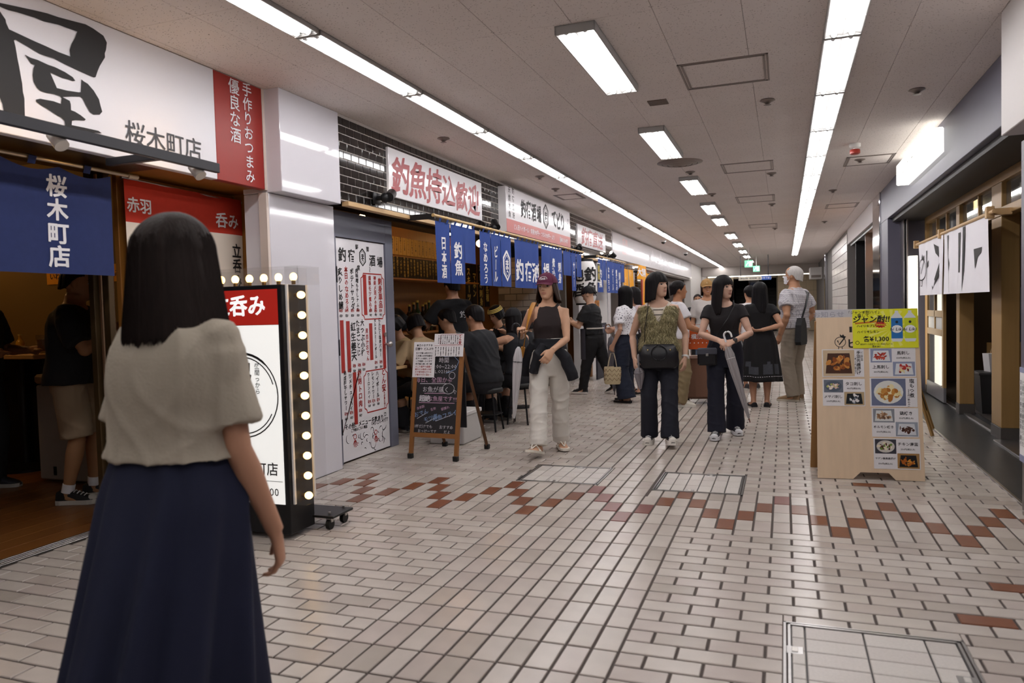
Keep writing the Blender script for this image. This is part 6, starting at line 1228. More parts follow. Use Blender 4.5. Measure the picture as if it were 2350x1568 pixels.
    def skirt(s, m, waist=.97, hem=.25, rw=.02, hemx=.30, hemy=.26, folds=11, fa=.022, name='skirt', seed=3, n=120, off=(0, 0)):
        r = np.random.default_rng(seed); ph = r.uniform(0, 6.28, 4); rows = []; kk = s.k
        base = s.tring(min(waist, 1.1), rw, n=n); c0 = s.spine(waist); zs = np.linspace(waist, hem, 22); hipr = s.tring(.83, rw+.014, n=n)
        for z in zs:
            t = (waist-z)/(waist-hem); th = min(1, (waist-z)/max(.02, waist-.83)); row = []
            for i in range(n):
                a = 2*PI*i/n; b0 = base[i].lerp(hipr[i], th) if z > .83 else hipr[i]; q = max(0, (.83-z)/(.83-hem)) if z < .83 else 0
                c = s.spine(max(z, .83)); p = b0-Vector((0, 0, b0.z)); tgt = Vector((s.P.x+off[0]+hemx*kk*math.cos(a), s.P.y+off[1]+hemy*kk*math.sin(a), 0)); p = p.lerp(tgt, q)
                f = fa*(t**1.1)*(math.sin(folds*a+ph[0]+.8*math.sin(2*a+ph[1]))+.5*math.sin(folds*1.7*a+ph[2]+t)); d = Vector((math.cos(a), math.sin(a), 0)); p = p+d*f; p.z = z*kk+.004*math.sin(5*a+ph[3])*t; row.append(p)
            rows.append(row)
        b = MB(); b.loft(rows); return b.build(name, m, s.root, 'all')
    def shoe(s, side, kind='sneaker', up='#1d1d22', sole='#dcd9d2', st=.025, lace='#e6e6e6'):
        A_, yw, fp = (s.AR, s.fyaw[0], s.fp[0]) if side > 0 else (s.AL, s.fyaw[1], s.fp[1]); F = s.footm(yw, fp); k = s.k; mu = mat('shoe_'+up, up, .6); ms = mat('sole_'+sole, sole, .6); T_ = lambda x, y, z: A_+F @ Vector((x, y, z-.078))*k
        ol = [(-.072, .018), (-.066, .030), (-.04, .036), (0, .035), (.05, .036), (.10, .043), (.14, .044), (.17, .036), (.19, .018)]
        def sole_mesh(z0, z1, gr): b = MB(); pts = [(w_+gr, y) for y, w_ in ol]+[(-w_-gr, y) for y, w_ in ol[::-1]]; b.loft([[T_(x, y, z) for x, y in pts] for z in (z0, z1)]); return b
        z0 = .0
        sl = sole_mesh(z0+.001, z0+st, .004); name = {'sneaker': 'shoe', 'sandal': 'sandal', 'flat': 'shoe'}[kind]
        if kind == 'sandal':
            o = sl.build(name, ms, s.root); 
            for pts in ([(-.045, .03, st), (-.02, .08, st+.045), (.0, .13, st+.01)], [(.045, .03, st), (.02, .08, st+.045), (.0, .13, st+.01)], [(-.044, .05, st), (0, .065, st+.06), (.044, .05, st)]): b = MB(); b.tube([T_(*p) for p in pts], (.009*k, .003*k) and .006*k, 6); b.build('strap', mu, o, True)
            return o
        hs = {-.072: .05, -.066: .085, -.04: .10, 0: .10, .05: .088, .10: .068, .14: .055, .17: .045, .19: .03}; b = MB(); rings = []
        lo = .0 if kind == 'sneaker' else 1
        for y, w_ in ol:
            h = hs[y] if kind == 'sneaker' else {-.072: .045, -.066: .06, -.04: .06, 0: .045, .05: .035, .10: .04, .14: .04, .17: .036, .19: .02}[y]
            rings.append([T_(w_*math.copysign(abs(math.cos(a))**.7, math.cos(a)), y, st*.5+max(h-st*.5, .004)*max(0, math.sin(a))**.8) for a in np.linspace(0, PI, 11)])
        b.loft(rings); o = b.build(name, mu, s.root, True); sl.build('sole', ms, o)
        if kind == 'sneaker' and lace:
            b = MB(); b.tube([T_(-.03, .145, st+.012), T_(0, .185, st+.016), T_(.03, .145, st+.012)], .008*k, 6); pts = [T_(.030*math.cos(a), .155+.03*math.sin(a), st+.02) for a in np.linspace(0, PI, 7)]
            tc = MB(); tc.ell(T_(0, .155, st+.004), (.036*k, .034*k, .026*k)); tc.build('toe_cap', ms, o, True); b = MB()
            for j in range(4): y = .05+.022*j; z = np.interp(y, [.05, .10, .14], [.091, .072, .058]); b.tube([T_(-.024, y, z-.008), T_(0, y+.006, z+.003), T_(.024, y, z-.008)], .0035*k, 5)
            b.build('laces', mat('lace_'+lace, lace, .7), o)
        return o
    def w(s, p): return Vector(s.loc)+Matrix.Rotation(s.rz, 3, 'Z') @ Vector(p)
def strap(mb, pts, wd=.012, th=.003, n=6):
    mb.tube(pts, [(wd, th)]*len(pts), n)
def cmat(name, col, **k): return mat('cloth_'+name, col, k.pop('rough', .85), bump=k.pop('bump', .12), bscale=k.pop('bscale', 350), var=k.pop('var', .08), vscale=k.pop('vscale', 6), **k)
# ------------------------------------------------------------------ the people
def BOB(f=.28, side=-.9, back=-1.3): return [(0, f), (38, f), (52, -.2), (62, side), (95, back+.1), (180, back)]
def LONG(f=.28, side=-1.9, back=-2.6): return [(0, f), (36, f), (48, -.3), (58, side), (100, back+.2), (180, back)]
SHORT = [(0, .58), (45, .5), (62, .18), (78, -.12), (88, .12), (100, .05), (120, -.45), (180, -.62)]
m_beige = cmat('beige_tee', '#a3998a', var=.06, bump=.2, bscale=120); m_navysk = cmat('navy_skirt', '#191e36', var=.2, vscale=5, bump=.1)
# 1 foreground woman seen from behind
p = Person('woman walking away nearest the camera, dark bob, beige tee and long navy skirt', (-1.80, -2.77, 0), -.04, 1.56, vox=.0068, girth=1.08, head=(-.10, .05, 0), hr=(.235, .125, .70), hl=(-.15, .20, .78), er=(.1, -1, 0), fr=(.09, -.20, 0), fl=(-.09, .22, 0), armk=1.14, handr=dict(curl=.55, palm=(-.8, -.5, 0), dir=(.02, .18, -1)), skin='#b98a70', face=False, lean=(0, .02))
p.hair([(0, .2), (30, .1), (50, -.9), (70, -1.5), (110, -1.85), (180, -2.0)], th=.235, col='#211815', flare=.17, n=150, rows=36, jit=.12, groove=.028, rough=.55, seed=4, top=.02)
p.top(m_beige, hem=.93, ease=.03, sleeve=.78, sr=1.38, box=.022, neck=1.33, wr=.013, seed=6, cuff=1.2, k=(34, 34, 30))
p.skirt(m_navysk, waist=1.02, hem=.16, rw=.018, hemx=.235, hemy=.29, folds=9, fa=.03, seed=9, off=(-.02, -.07))
for sd in (1, -1): p.shoe(sd, 'flat', '#20202a', '#1b1b1b', .02)
b = MB(); b.ell(p.HC+p.HM @ Vector((.70, .02, -.40))*HS, (.004, .004, .009)); b.build('earring', m_steel, p.root, True)
# loose strands over the bob
def strands(per, n, z0, z1, th, flare, col, seed, rad=.0011):
    r = np.random.default_rng(seed); b = MB()
    for i in range(n):
        a = r.uniform(-PI, PI)
        if abs(a) < .9: continue
        t0 = r.uniform(z0, .7); t1 = r.uniform(z1-.15, z1+.1); pts = []; da = r.normal(0, .05)
        for j in range(6):
            z = t0+(t1-t0)*j/5; q = 1. if z <= .2 else math.sqrt(max(.01, 1-((z-.2)/(.82+th))**2)); dn = max(0, .2-z); e = .012+.02*j/5; w_ = (.70+th+e)*q+flare*dn; bk = (.93+th+e)*q+flare*dn*.8; aa = a+da*j/5
            pts.append(per.hw(w_*math.sin(aa), -.06+((.80+th*.6+e)*q if math.cos(aa) > 0 else bk)*math.cos(aa), z))
        b.tube(pts, [rad]*5+[rad*.3], 3)
    o = b.build('loose_strands', mat('hair_'+col, col, .5), per.root, True); o['kind'] = 'stuff'
strands(p, 1500, -.2, -1.85, .235, .17, '#211815', 3, .0014)
# 2 woman with burgundy cap and white trousers
m_wtr = cmat('white_trousers', '#d5d0c8', var=.03); m_dkbr = cmat('dark_brown_knit', '#2a2122', var=.1)
p2 = p = Person('woman in burgundy cap and white trousers striding toward the camera', (-2.20, 1.98, 0), PI+.20, 1.60, vox=.0064, head=(-.30, .03, .04), twist=.10, hr=(.235, .13, 1.06), hl=(-.06, .30, .93), er=(.15, -1, -.2), el=(-.6, -.8, 0), fr=(.085, .26, .012), fl=(-.075, -.17, .0), fpitch=(.25, 0), fyaw=(-.35, .3), handr=dict(curl=1.15, palm=(-.3, .9, 0), dir=(-.15, .55, .6)), handl=dict(curl=.5, palm=(.4, -.8, 0), dir=(.5, .55, -.8)), skin='#c79c80', girth=.95)
p.hair([(0, .5), (52, .3), (62, -.5), (75, -1.05), (110, -1.2), (180, -1.25)], th=.05, col='#33251e', flare=.20, jit=.12, groove=.03, seed=8)
p.cap('#5a1f3b', .52, logo='Sonic' if False else 'Smls')
p.top(m_dkbr, hem=.92, ease=.009, sleeve=-1, neck=1.33, wr=.005, seed=3, name='sleeveless_top')
p.trousers(m_wtr, waist=1.02, th=.094, kn=.080, hemr=.080, hem=.06, wr=.011, seed=11, k=(22, 22, 55))
m_nvk = cmat('navy_knit', '#17181f', var=.1)
mb = MB(); mb.loft([p.tring(z, .022) for z in (.925, .95, .98, 1.0, 1.02)]); k_ = p.k
mb.tube([Vector((.03, .13, .97))*k_, Vector((.08, .16, .88))*k_, Vector((.13, .15, .72))*k_], [.035, .05, .045], 10); mb.tube([Vector((-.06, .13, .96))*k_, Vector((-.16, .15, .85))*k_, Vector((-.22, .13, .66))*k_], [.04, .055, .05], 10); mb.tube([Vector((.13, .05, .98))*k_, Vector((.2, .02, .86))*k_, Vector((.2, -.05, .70))*k_], [.04, .06, .07], 10)
p.cloth('waist_knit', mb, m_nvk, wr=.010, seed=5)
for sd in (1, -1): p.shoe(sd, 'sandal', '#e3ddd2', '#e0d9cc', .022)
b = MB(); b.ell(p.hw(-.74, -.02, -.36), (.007, .007, .010)); b.build('earring', m_steel, p.root, True)
b = MB(); strap(b, [p.w(p.N+Vector((.10, -.10, -.05))), p.w(p.N+Vector((.125, -.02, .005))), p.w(p.N+Vector((.145, .075, -.06))), p.w(p.P+Vector((.17, .12, .33))), p.w(p.P+Vector((.215, .11, .10)))], .022, .004, 8); b.tube([p.w(p.P+Vector((.215, .11, .12))), p.w(p.P+Vector((.24, .08, .03)))], .02, 8)
tag(b.build('shoulder_strap', mat('mustard_leather', '#b67d2c', .5), None, True), 'mustard shoulder strap of the bag carried by the woman in burgundy cap', 'bag')
def umbrella(label, top, tip, canopy0, colc, colh, hook=None, shaft='#c9c9cc', fold=.034, tips='#3a2f28', clear=False):
    """folded umbrella from handle top to ferrule tip"""
    t = thing('folded_umbrella', label, 'umbrella', top); d = Vector(tip)-Vector(top); L = d.length; u = d.normalized(); a = u*canopy0*L
    b = MB(); b.cyl((0, 0, 0), u*L*.99, .004, n=8); b.build('shaft', mat('shaft_'+shaft, shaft, .35, .6), t, True)
    h = Vector(hook or (1, 0, 0)); h = (h-u*h.dot(u)).normalized(); b = MB(); r = .032; pts = [u*.10*1, u*.05, Vector((0, 0, 0))]+[-u*(r*math.sin(q))+h*(r-r*math.cos(q)) for q in np.linspace(.3, PI, 8)]+[h*2*r+u*.03]; b.tube(pts, .009, 10); b.build('handle', mat('handle_'+colh, colh, .4), t, True)
    side = u.orthogonal().normalized(); s2 = u.cross(side); rings = []; n = 32
    for q, rr in ((canopy0, .008), (canopy0+.03, fold*.7), (canopy0+.12, fold*1.1), (canopy0+.3, fold), (.8, fold*.6), (.93, fold*.32), (.955, .006)):
        rings.append([u*L*q+(side*math.cos(2*PI*i/n)+s2*math.sin(2*PI*i/n))*rr*(1+.22*math.cos(8*2*PI*i/n+q*3)) for i in range(n)])
    b = MB(); b.loft(rings); b.build('canopy', mat('canopy_'+colc, colc, .3, trans=.0, var=.12, vscale=25, stretch=(3, 3, .4)), t, True)
    b = MB(); c = u*L*(canopy0+.16); b.tube([c+(side*math.cos(q)+s2*math.sin(q))*fold*1.16 for q in np.linspace(0, 2*PI, 14)], (.004), 6); b.build('tie_strap', mat('tie_'+colh, colh, .5), t); b = MB(); b.cyl(u*L*.95, u*L, .006, .005, n=8); b.build('ferrule', mat('ferrule_'+tips, tips, .4), t, True); return t
hd = p.w(p.WR+Vector((-.005, .06, .035)))
umbrella('clear folded umbrella held upright by the woman in burgundy cap', hd+Vector((0, 0, .03)), Vector((hd.x-.06, hd.y-.05, .30)), .20, '#b9b6b8', '#17171a', (-1, -.3, 0), '#2a2a2c', .032, '#2b1f1a')
# 3 woman in shaggy green vest
p3 = p = Person('woman in shaggy olive green vest and dark jeans walking toward the camera', (-1.335, 2.66, 0), PI+.16, 1.60, vox=.0064, head=(.85, .06, .05), hr=(.225, .03, .80), hl=(-.235, .03, .80), er=(.6, -1, 0), el=(-.6, -1, 0), fr=(.10, .0, 0), fl=(-.085, .20, .0), fpitch=(0, .12), fyaw=(-.12, .12), handr=dict(curl=.4, palm=(-.9, -.3, 0)), handl=dict(curl=.4, palm=(.9, -.3, 0)), skin='#c9a28c', girth=1.0)
p.hair(BOB(.20, -1.15, -1.35), th=.15, col='#161314', flare=.13, jit=.06, groove=.02, seed=12, n=120)
m_jean = cmat('dark_jeans', '#191b26', var=.15); m_fur = mat('vest_fibre', '#958b66', .8, var=.25, vscale=9)
mb = MB(); 
mb.loft([p.tring(z, .022) for z in (.90, .95, 1.0, 1.05, 1.1, 1.15, 1.2, 1.24, 1.27, 1.295)]); vest = p.cloth('shaggy_vest', mb, m_fur, wr=.010, seed=4)
bm = bmesh.new(); bm.from_mesh(vest.data); bmesh.ops.delete(bm, geom=[v for v in bm.verts if v.co.y > .0 and abs(v.co.x) < .072*(v.co.z/p.k-1.13)/.15 or v.co.z > 1.285*p.k], context='VERTS'); bm.to_mesh(vest.data); bm.free()
us = p.top(cmat('cream_tee', '#d5cabc'), hem=1.08, ease=.006, sleeve=-1, neck=1.34, wr=.002, name='cream_undershirt', scoop=.06); b = MB()
for z in (1.20, 1.245):
    R_ = p.tring(z, .012); b.tube([q for q in R_ if q.y > .04 and abs(q.x) < .06][::1], .003, 5)
b.build('stripe', m_black, us)
def shag(per, vest, n, mats, seed, zmin=.87):
    P = getv(vest.data); N = getn(vest.data); r = np.random.default_rng(seed); idx = r.integers(0, len(P), n); bs = [MB() for _ in mats]
    for i in idx:
        p0 = Vector(P[i]); nn = Vector(N[i])
        q = p0.z/per.k
        if p0.y > 0 and abs(p0.x) < .068*(q-1.13)/.15 and q > 1.13: continue
        if nn.z > .85 or q < .93 and nn.z < -.5: continue
        L = r.uniform(.03, .075); tan = Vector((r.normal(0, .35), r.normal(0, .35), -1)); tan = (tan-nn*tan.dot(nn)).normalized(); sd = nn.cross(tan)*r.uniform(.0013, .0026); a = p0+nn*.001; m_ = p0+tan*L*.5+nn*.016*r.uniform(.5, 1.3); e = p0+tan*L+nn*.010*r.uniform(0, 1.6)
        bs[int(r.integers(0, len(mats)))].add([a-sd, a+sd, m_+sd*.9, m_-sd*.9, e], [(0, 1, 2, 3), (3, 2, 4)])
    for b, m in zip(bs, mats): o = b.build('vest_fringe', m, vest); o['kind'] = 'stuff'
shag(p, vest, 11000, [mat('fringe_olive', '#968c64', .8), mat('fringe_light', '#b5aa84', .8), mat('fringe_dark', '#726a4c', .8)], 5)
p.trousers(m_jean, waist=1.0, th=.092, kn=.076, hemr=.084, hem=.05, wr=.008, seed=13)
for sd in (1, -1): p.shoe(sd, 'sneaker', '#1d1d22', '#d5d0c8', .042)
b = MB(); q = p.EL.lerp(p.WL, .93); b.tube([q, q+(p.WL-q).normalized()*.018], .031, 14); b.box(q.x-.038, q.x-.03, q.y-.014, q.y+.014, q.z-.03, q.z+.004); b.build('wristwatch', mat('watch_white', '#d9d6d2', .4), p.root, True)
t = thing('handbag', 'black leather handbag hanging across the front of the green vest woman', 'handbag', p.w(Vector((.0, .155, .83))), p.rz); b = MB()
b.loft([[Vector((x*w_, y*d_, z)) for x, y in ((-1, -.6), (-.8, -1), (.8, -1), (1, -.6), (1, .6), (.8, 1), (-.8, 1), (-1, .6))] for w_, d_, z in ((.14, .035, -.12), (.165, .05, -.10), (.17, .05, 0), (.15, .04, .075), (.13, .02, .10))]); b.build('bag_body', mat('black_leather', '#16161b', .35, bump=.1, bscale=60), t, True)
for sg in (1, -1): b = MB(); b.tube([Vector((.07*math.cos(a), sg*.052, .02+.075*math.sin(a)*(1 if math.sin(a) > 0 else .9))) for a in np.linspace(0, 2*PI, 16)], .0055, 8); b.build('handle', mat('black_leather', '#16161b', .35), t, True)
for x in (-.1, .1): b = MB(); b.ell((x, .05, .05), (.007, .005, .007)); b.build('stud', mat('gold_stud', '#cdb27a', .25, 1.), t, True)
b = MB(); N_ = p.N; strap(b, [p.w(Vector((.13, .12, .95))*p.k), p.w(Vector((.12, .16, 1.10))*p.k), p.w(Vector((.095, .145, 1.24))*p.k), p.w(N_+Vector((.09, .06, -.005))), p.w(N_+Vector((.085, -.02, .012))), p.w(N_+Vector((.08, -.09, -.04)))], .013, .003); o = b.build('strap', m_blk, t, True); o.matrix_parent_inverse = t.matrix_basis.inverted()
umbrella('grey folding umbrella hanging beside the right hand of the green vest woman', p.w(Vector((.19, .12, .80))), p.w(Vector((.175, .12, .50))), .28, '#7d777b', '#8b888c', (0, 1, 0), '#6a686a', .036)
# 4 woman in black tee with closed white umbrella
p4 = p = Person('woman with long black hair and black tee resting both hands on umbrella', (-.775, 3.12, 0), PI+.06, 1.565, vox=.0064, head=(.80, .0, .0), hr=(.05, .27, .965), hl=(-.085, .27, .955), er=(1, -.6, -.2), el=(-1, -.6, -.2), fr=(.085, .16, 0), fl=(-.09, -.16, 0), fyaw=(-.12, .2), handr=dict(curl=.75, palm=(-.3, -.5, -.8), dir=(-.65, .5, -.35)), handl=dict(curl=.6, palm=(.3, -.5, -.8), dir=(.75, .5, -.30)), skin='#c9a28e', girth=.98)
p.hair(LONG(.20, -2.3, -2.7), th=.12, col='#181415', flare=.07, jit=.08, groove=.018, seed=21, n=120, rows=34)
m_bktee = cmat('black_tee', '#1d191c', var=.1)
p.top(m_bktee, hem=.97, ease=.012, sleeve=.40, sr=1.45, wr=.006, seed=7, neck=1.332, scoop=.04)
p.trousers(cmat('dark_indigo', '#1a1c2b', var=.12), waist=1.02, th=.094, kn=.080, hemr=.095, hem=.04, wr=.008, seed=15)
for sd in (1, -1): p.shoe(sd, 'sneaker', '#22222a', '#dddde0', .034)
q = p.EL.lerp(p.WL, .90); b = MB(); b.tube([q, q+(p.WL-q).normalized()*.02], .029, 14); b.box(q.x-.02, q.x+.02, q.y+.018, q.y+.034, q.z-.02, q.z+.022, 0, .004); b.build('wristwatch', mat('watch_dark', '#3a3638', .3), p.root, True)
hd = p.w(Vector((.0, .30, .985))); umbrella('white handled clear umbrella under the hands of the woman in black tee', hd, p.w(Vector((-.22, .36, .19))), .10, '#9a9698', '#dedde0', p.w(Vector((-1, .1, 0)))-p.w(Vector((0, 0, 0))), '#cfcfd2', .034, '#7a4f48')
t = thing('shoulder_bag', 'black and grey shoulder bag at the hip of the woman with long black hair', 'shoulder bag', p.w(Vector((.16, .13, .80))), p.rz); b = MB(); b.box(-.09, .09, -.035, .035, -.10, .06, 0, .015); b.build('bag_body', mat('black_leather', '#16161b', .35), t); b = MB(); b.box(-.092, .092, .0, .04, .0, .068, 0, .012); b.build('flap', mat('grey_flap', '#4a4c58', .6), t); b = MB(); b.box(-.012, .012, .04, .046, -.01, .015, 0, .002); b.build('buckle', m_steel, t)
b = MB(); strap(b, [p.w(Vector((.13, .12, .88))), p.w(Vector((.05, .15, 1.02))), p.w(Vector((-.03, .155, 1.14))), p.w(Vector((-.09, .11, 1.26))), p.w(p.N+Vector((-.085, .0, .008))), p.w(p.N+Vector((-.07, -.1, -.06)))], .008, .003); o = b.build('strap', m_blk, t, True); o.matrix_parent_inverse = t.matrix_basis.inverted()
# 5 woman in black dress, back to the camera
p5 = p = Person('woman in black dress with plaid hem seen from behind, hand on her back', (-.515, 5.36, 0), .06, 1.55, vox=.0080, head=(.35, .0, 0), hr=(.02, -.155, .985), hl=(-.25, .06, .92), er=(1, -.15, -.2), el=(-1, -.4, 0), fr=(.075, 0, 0), fl=(-.09, -.02, 0), handr=dict(curl=.6, palm=(0, .3, 1), dir=(-1, -.1, -.1)), skin='#b98c72', face=False, fyaw=(-.1, .25))
p.hair([(0, .3), (50, .0), (62, -1.0), (90, -2.2), (180, -2.5)], th=.10, col='#141214', flare=.06, jit=.06, groove=.02, seed=31)
m_bdr = cmat('black_dress', '#121114', var=.08)
p.top(m_bdr, hem=.90, ease=.016, sleeve=.42, sr=1.6, wr=.008, seed=9, neck=1.33, name='dress_bodice'); sk = p.skirt(m_bdr, waist=1.0, hem=.33, rw=.018, hemx=.26, hemy=.20, folds=9, fa=.012, seed=15, name='dress_skirt')
m_pl = mat('plaid_patch', '#3f4148', .85, var=.4, vscale=90); P_ = np.array([v.co for v in sk.data.vertices]).reshape(22, 120, 3); b = MB()
zrow = lambda z: int(np.argmin(np.abs(P_[:, 0, 2]-z*p.k)))
for a0, a1, z0, z1 in ((62, 70, .44, .56), (74, 80, .52, .60), (78, 88, .42, .53), (92, 101, .43, .56), (104, 112, .42, .54), (96, 99, .55, .60)):
    r0, r1 = zrow(z1), zrow(z0)
    for i in range(r0, max(r1, r0+1)):
        for j in range(a0, a1): q = [Vector(P_[i_, j_ % 120]) for i_, j_ in ((i, j), (i+1, j), (i+1, j+1), (i, j+1))]; c = Vector((p.P.x, p.P.y, 0)); b.add([v+((v-c)*Vector((1, 1, 0))).normalized()*.003 if False else v+Vector((v.x-c.x, v.y-c.y, 0)).normalized()*.003 for v in q], [(0, 1, 2, 3)])
b.build('plaid_patches', m_pl, sk); b = MB(); i = zrow(.40)
for j in range(60, 120, 1):
    if j % 2: v0, v1 = Vector(P_[i, j]), Vector(P_[i, (j+1) % 120]); d_ = Vector((v0.x-p.P.x, v0.y-p.P.y, 0)).normalized()*.003; b.add([v0+d_, v1+d_, v1+d_+Vector((0, 0, .006)), v0+d_+Vector((0, 0, .006))], [(0, 1, 2, 3)])
b.build('dotted_trim', m_wht, sk)
for sd in (1, -1): p.shoe(sd, 'flat', '#17161a', '#17161a', .022)
t = thing('shopping_bag', 'white plastic shopping bag hanging at the left of the woman in black dress', 'bag', p.w(Vector((-.30, .02, .62))), .2); b = MB()
b.loft([[Vector((w_*math.cos(2*PI*i/20)*(1+.08*math.sin(5*2*PI*i/20+z*9)), d_*math.sin(2*PI*i/20), z)) for i in range(20)] for w_, d_, z in ((.10, .06, -.28), (.15, .09, -.24), (.15, .09, -.05), (.11, .06, .12), (.04, .03, .26))]); b.build('bag_body', mat('white_plastic', '#cfcfd2', .35), t, True); b = MB(); b.tube([(-.02, 0, .25), (0, 0, .33), (.02, 0, .25)], .008, 6); b.build('handle', mat('white_plastic', '#cfcfd2', .35), t, True)
# 6 tall elderly man with white mask
m_chk = bpy.data.materials.new('checked_shirt'); m_chk.use_nodes = True
def _chk():
    nt = m_chk.node_tree; n = nt.nodes; L = nt.links; b = n['Principled BSDF']; b.inputs['Roughness'].default_value = .85; tc = n.new('ShaderNodeTexCoord'); sx = n.new('ShaderNodeSeparateXYZ'); L.new(tc.outputs['Object'], sx.inputs[0]); ad = n.new('ShaderNodeMath'); ad.operation = 'ADD'; L.new(sx.outputs['X'], ad.inputs[0]); L.new(sx.outputs['Y'], ad.inputs[1]); last = None; outs = []
    for src in (ad.outputs[0], sx.outputs['Z']):
        m = n.new('ShaderNodeMath'); m.operation = 'MULTIPLY'; m.inputs[1].default_value = 42; L.new(src, m.inputs[0]); f = n.new('ShaderNodeMath'); f.operation = 'FRACT'; L.new(m.outputs[0], f.inputs[0]); l = n.new('ShaderNodeMath'); l.operation = 'LESS_THAN'; l.inputs[1].default_value = .22; L.new(f.outputs[0], l.inputs[0]); outs.append(l)
    mx = n.new('ShaderNodeMath'); mx.operation = 'MAXIMUM'; L.new(outs[0].outputs[0], mx.inputs[0]); L.new(outs[1].outputs[0], mx.inputs[1]); c = n.new('ShaderNodeMix'); c.data_type = 'RGBA'; L.new(mx.outputs[0], c.inputs[0]); c.inputs[6].default_value = (*srgb('#c9c6ca'), 1); c.inputs[7].default_value = (*srgb('#96939c'), 1); L.new(c.outputs[2], b.inputs['Base Color'])
_chk()
p6 = p = Person('tall grey haired man in white face mask, checked shirt and beige trousers', (-.10, 6.0, 0), .95, 1.76, 'm', vox=.0080, head=(.30, .14, 0), hr=(.24, .12, .86), hl=(-.25, .02, .80), er=(.6, -1, 0), el=(-.6, -1, 0), fr=(.10, .04, 0), fl=(-.09, -.03, 0), fyaw=(-.2, .3), skin='#b98a6c', fingers=False)
p.hair([(0, .50), (45, .40), (62, .1), (78, -.05), (88, .1), (100, .05), (120, -.35), (180, -.5)], th=.06, col='#b9b5b2', flare=.0, jit=.03, groove=.012, seed=41)
p.top(m_chk, hem=.86, ease=.03, sleeve=.62, sr=1.6, box=.01, wr=.013, seed=17, neck=1.345); p.trousers(cmat('beige_trousers', '#9c9183', var=.06), waist=.98, th=.098, kn=.082, hemr=.078, hem=.05, wr=.010, seed=18)
for sd in (1, -1): p.shoe(sd, 'sneaker', '#8a6f52', '#c9c0b0', .025, None)
b = MB(); rows = [[p.hw(x, face_y(x, z)+.05+.06*(1-(x/.55)**2), z) for x in np.linspace(-.54, .54, 11)] for z in np.linspace(-.12, -.92, 8)]; ids = [b.ring(r) for r in rows]
for a_, b_ in zip(ids[:-1], ids[1:]):
    for i in range(10): b.f.append((a_[i], b_[i], b_[i+1], a_[i+1])); b.m.append(0)
for sg in (-1, 1):
    for z0 in (-.15, -.8): b.tube([p.hw(sg*.54, face_y(sg*.54, z0)+.04, z0), p.hw(sg*.68, .1, -.1 if z0 > -.5 else -.25)], .0012, 5)
b.build('face_mask', mat('mask_white', '#dddde2', .7), p.root, True)
t = thing('shoulder_bag', 'black cloth shoulder bag on the back of the tall grey haired man', 'shoulder bag', p.w(Vector((-.12, -.17, .93))), p.rz+.35); b = MB(); b.loft([[Vector((x*w_, y*.035, z)) for x, y in ((-1, -1), (1, -1), (1, 1), (-1, 1))] for w_, z in ((.13, -.19), (.16, -.15), (.13, .06), (.05, .15))]); b.build('bag_body', mat('black_canvas', '#17171b', .7), t)
b = MB(); strap(b, [p.w(Vector((-.14, -.17, 1.0))), p.w(Vector((-.03, -.175, 1.22))), p.w(Vector((.10, -.13, 1.40))), p.w(p.N+Vector((.11, .0, .0))), p.w(p.N+Vector((.09, .11, -.08)))], .014, .003); o = b.build('strap', m_blk, t, True); o.matrix_parent_inverse = t.matrix_basis.inverted()
# 7 woman in white lace blouse
m_lace = bpy.data.materials.new('white_lace'); m_lace.use_nodes = True
def _lace():
    nt = m_lace.node_tree; n = nt.nodes; L = nt.links; b = n['Principled BSDF']; b.inputs['Roughness'].default_value = .85; tc = n.new('ShaderNodeTexCoord'); v = n.new('ShaderNodeTexVoronoi'); v.feature = 'DISTANCE_TO_EDGE'; v.inputs['Scale'].default_value = 32; L.new(tc.outputs['Object'], v.inputs['Vector']); nz = n.new('ShaderNodeTexNoise'); nz.inputs['Scale'].default_value = 60; L.new(tc.outputs['Object'], nz.inputs['Vector']); m = n.new('ShaderNodeMath'); m.operation = 'MULTIPLY'; L.new(v.outputs['Distance'], m.inputs[0]); L.new(nz.outputs['Fac'], m.inputs[1]); g = n.new('ShaderNodeMath'); g.operation = 'GREATER_THAN'; g.inputs[1].default_value = .14; L.new(m.outputs[0], g.inputs[0]); c = n.new('ShaderNodeMix'); c.data_type = 'RGBA'; L.new(g.outputs[0], c.inputs[0]); c.inputs[6].default_value = (*srgb('#dcdade'), 1); c.inputs[7].default_value = (*srgb('#6f6c74'), 1); L.new(c.outputs[2], b.inputs['Base Color'])
_lace()
p7 = p = Person('woman with long straight black hair in white lace blouse and navy trousers', (-2.22, 5.55, 0), 1.15, 1.57, vox=.0080, head=(.1, .05, 0), hl=(-.22, .06, .80), hr=(.18, .34, .98), el=(-.4, -1, 0), er=(.5, -1, -.3), fr=(.09, .10, 0), fl=(-.08, -.04, 0), handl=dict(curl=.8, palm=(.9, 0, 0)), handr=dict(curl=.9), skin='#bb917a', face=False)
p.hair(LONG(.3, -2.4, -3.1), th=.10, col='#121012', flare=.03, jit=.06, groove=.012, seed=51, rows=34, back=.02)
p.top(m_lace, hem=.93, ease=.03, sleeve=.75, sr=1.7, box=.015, wr=.010, seed=19, neck=1.335, name='lace_blouse'); p.trousers(cmat('navy_wide', '#1d2334', var=.12), waist=1.0, th=.105, kn=.105, hemr=.13, hem=.05, wr=.008, seed=20)
for sd in (1, -1): p.shoe(sd, 'sandal', '#2a1a18', '#1a1718', .03)
c = p.w(p.WL+Vector((0, .02, -.10))); t = thing('woven_basket_bag', 'cream woven basket bag with zigzag pattern held by the woman in lace blouse', 'handbag', (c.x, c.y, c.z-.30), .1); b = MB(); n = 40
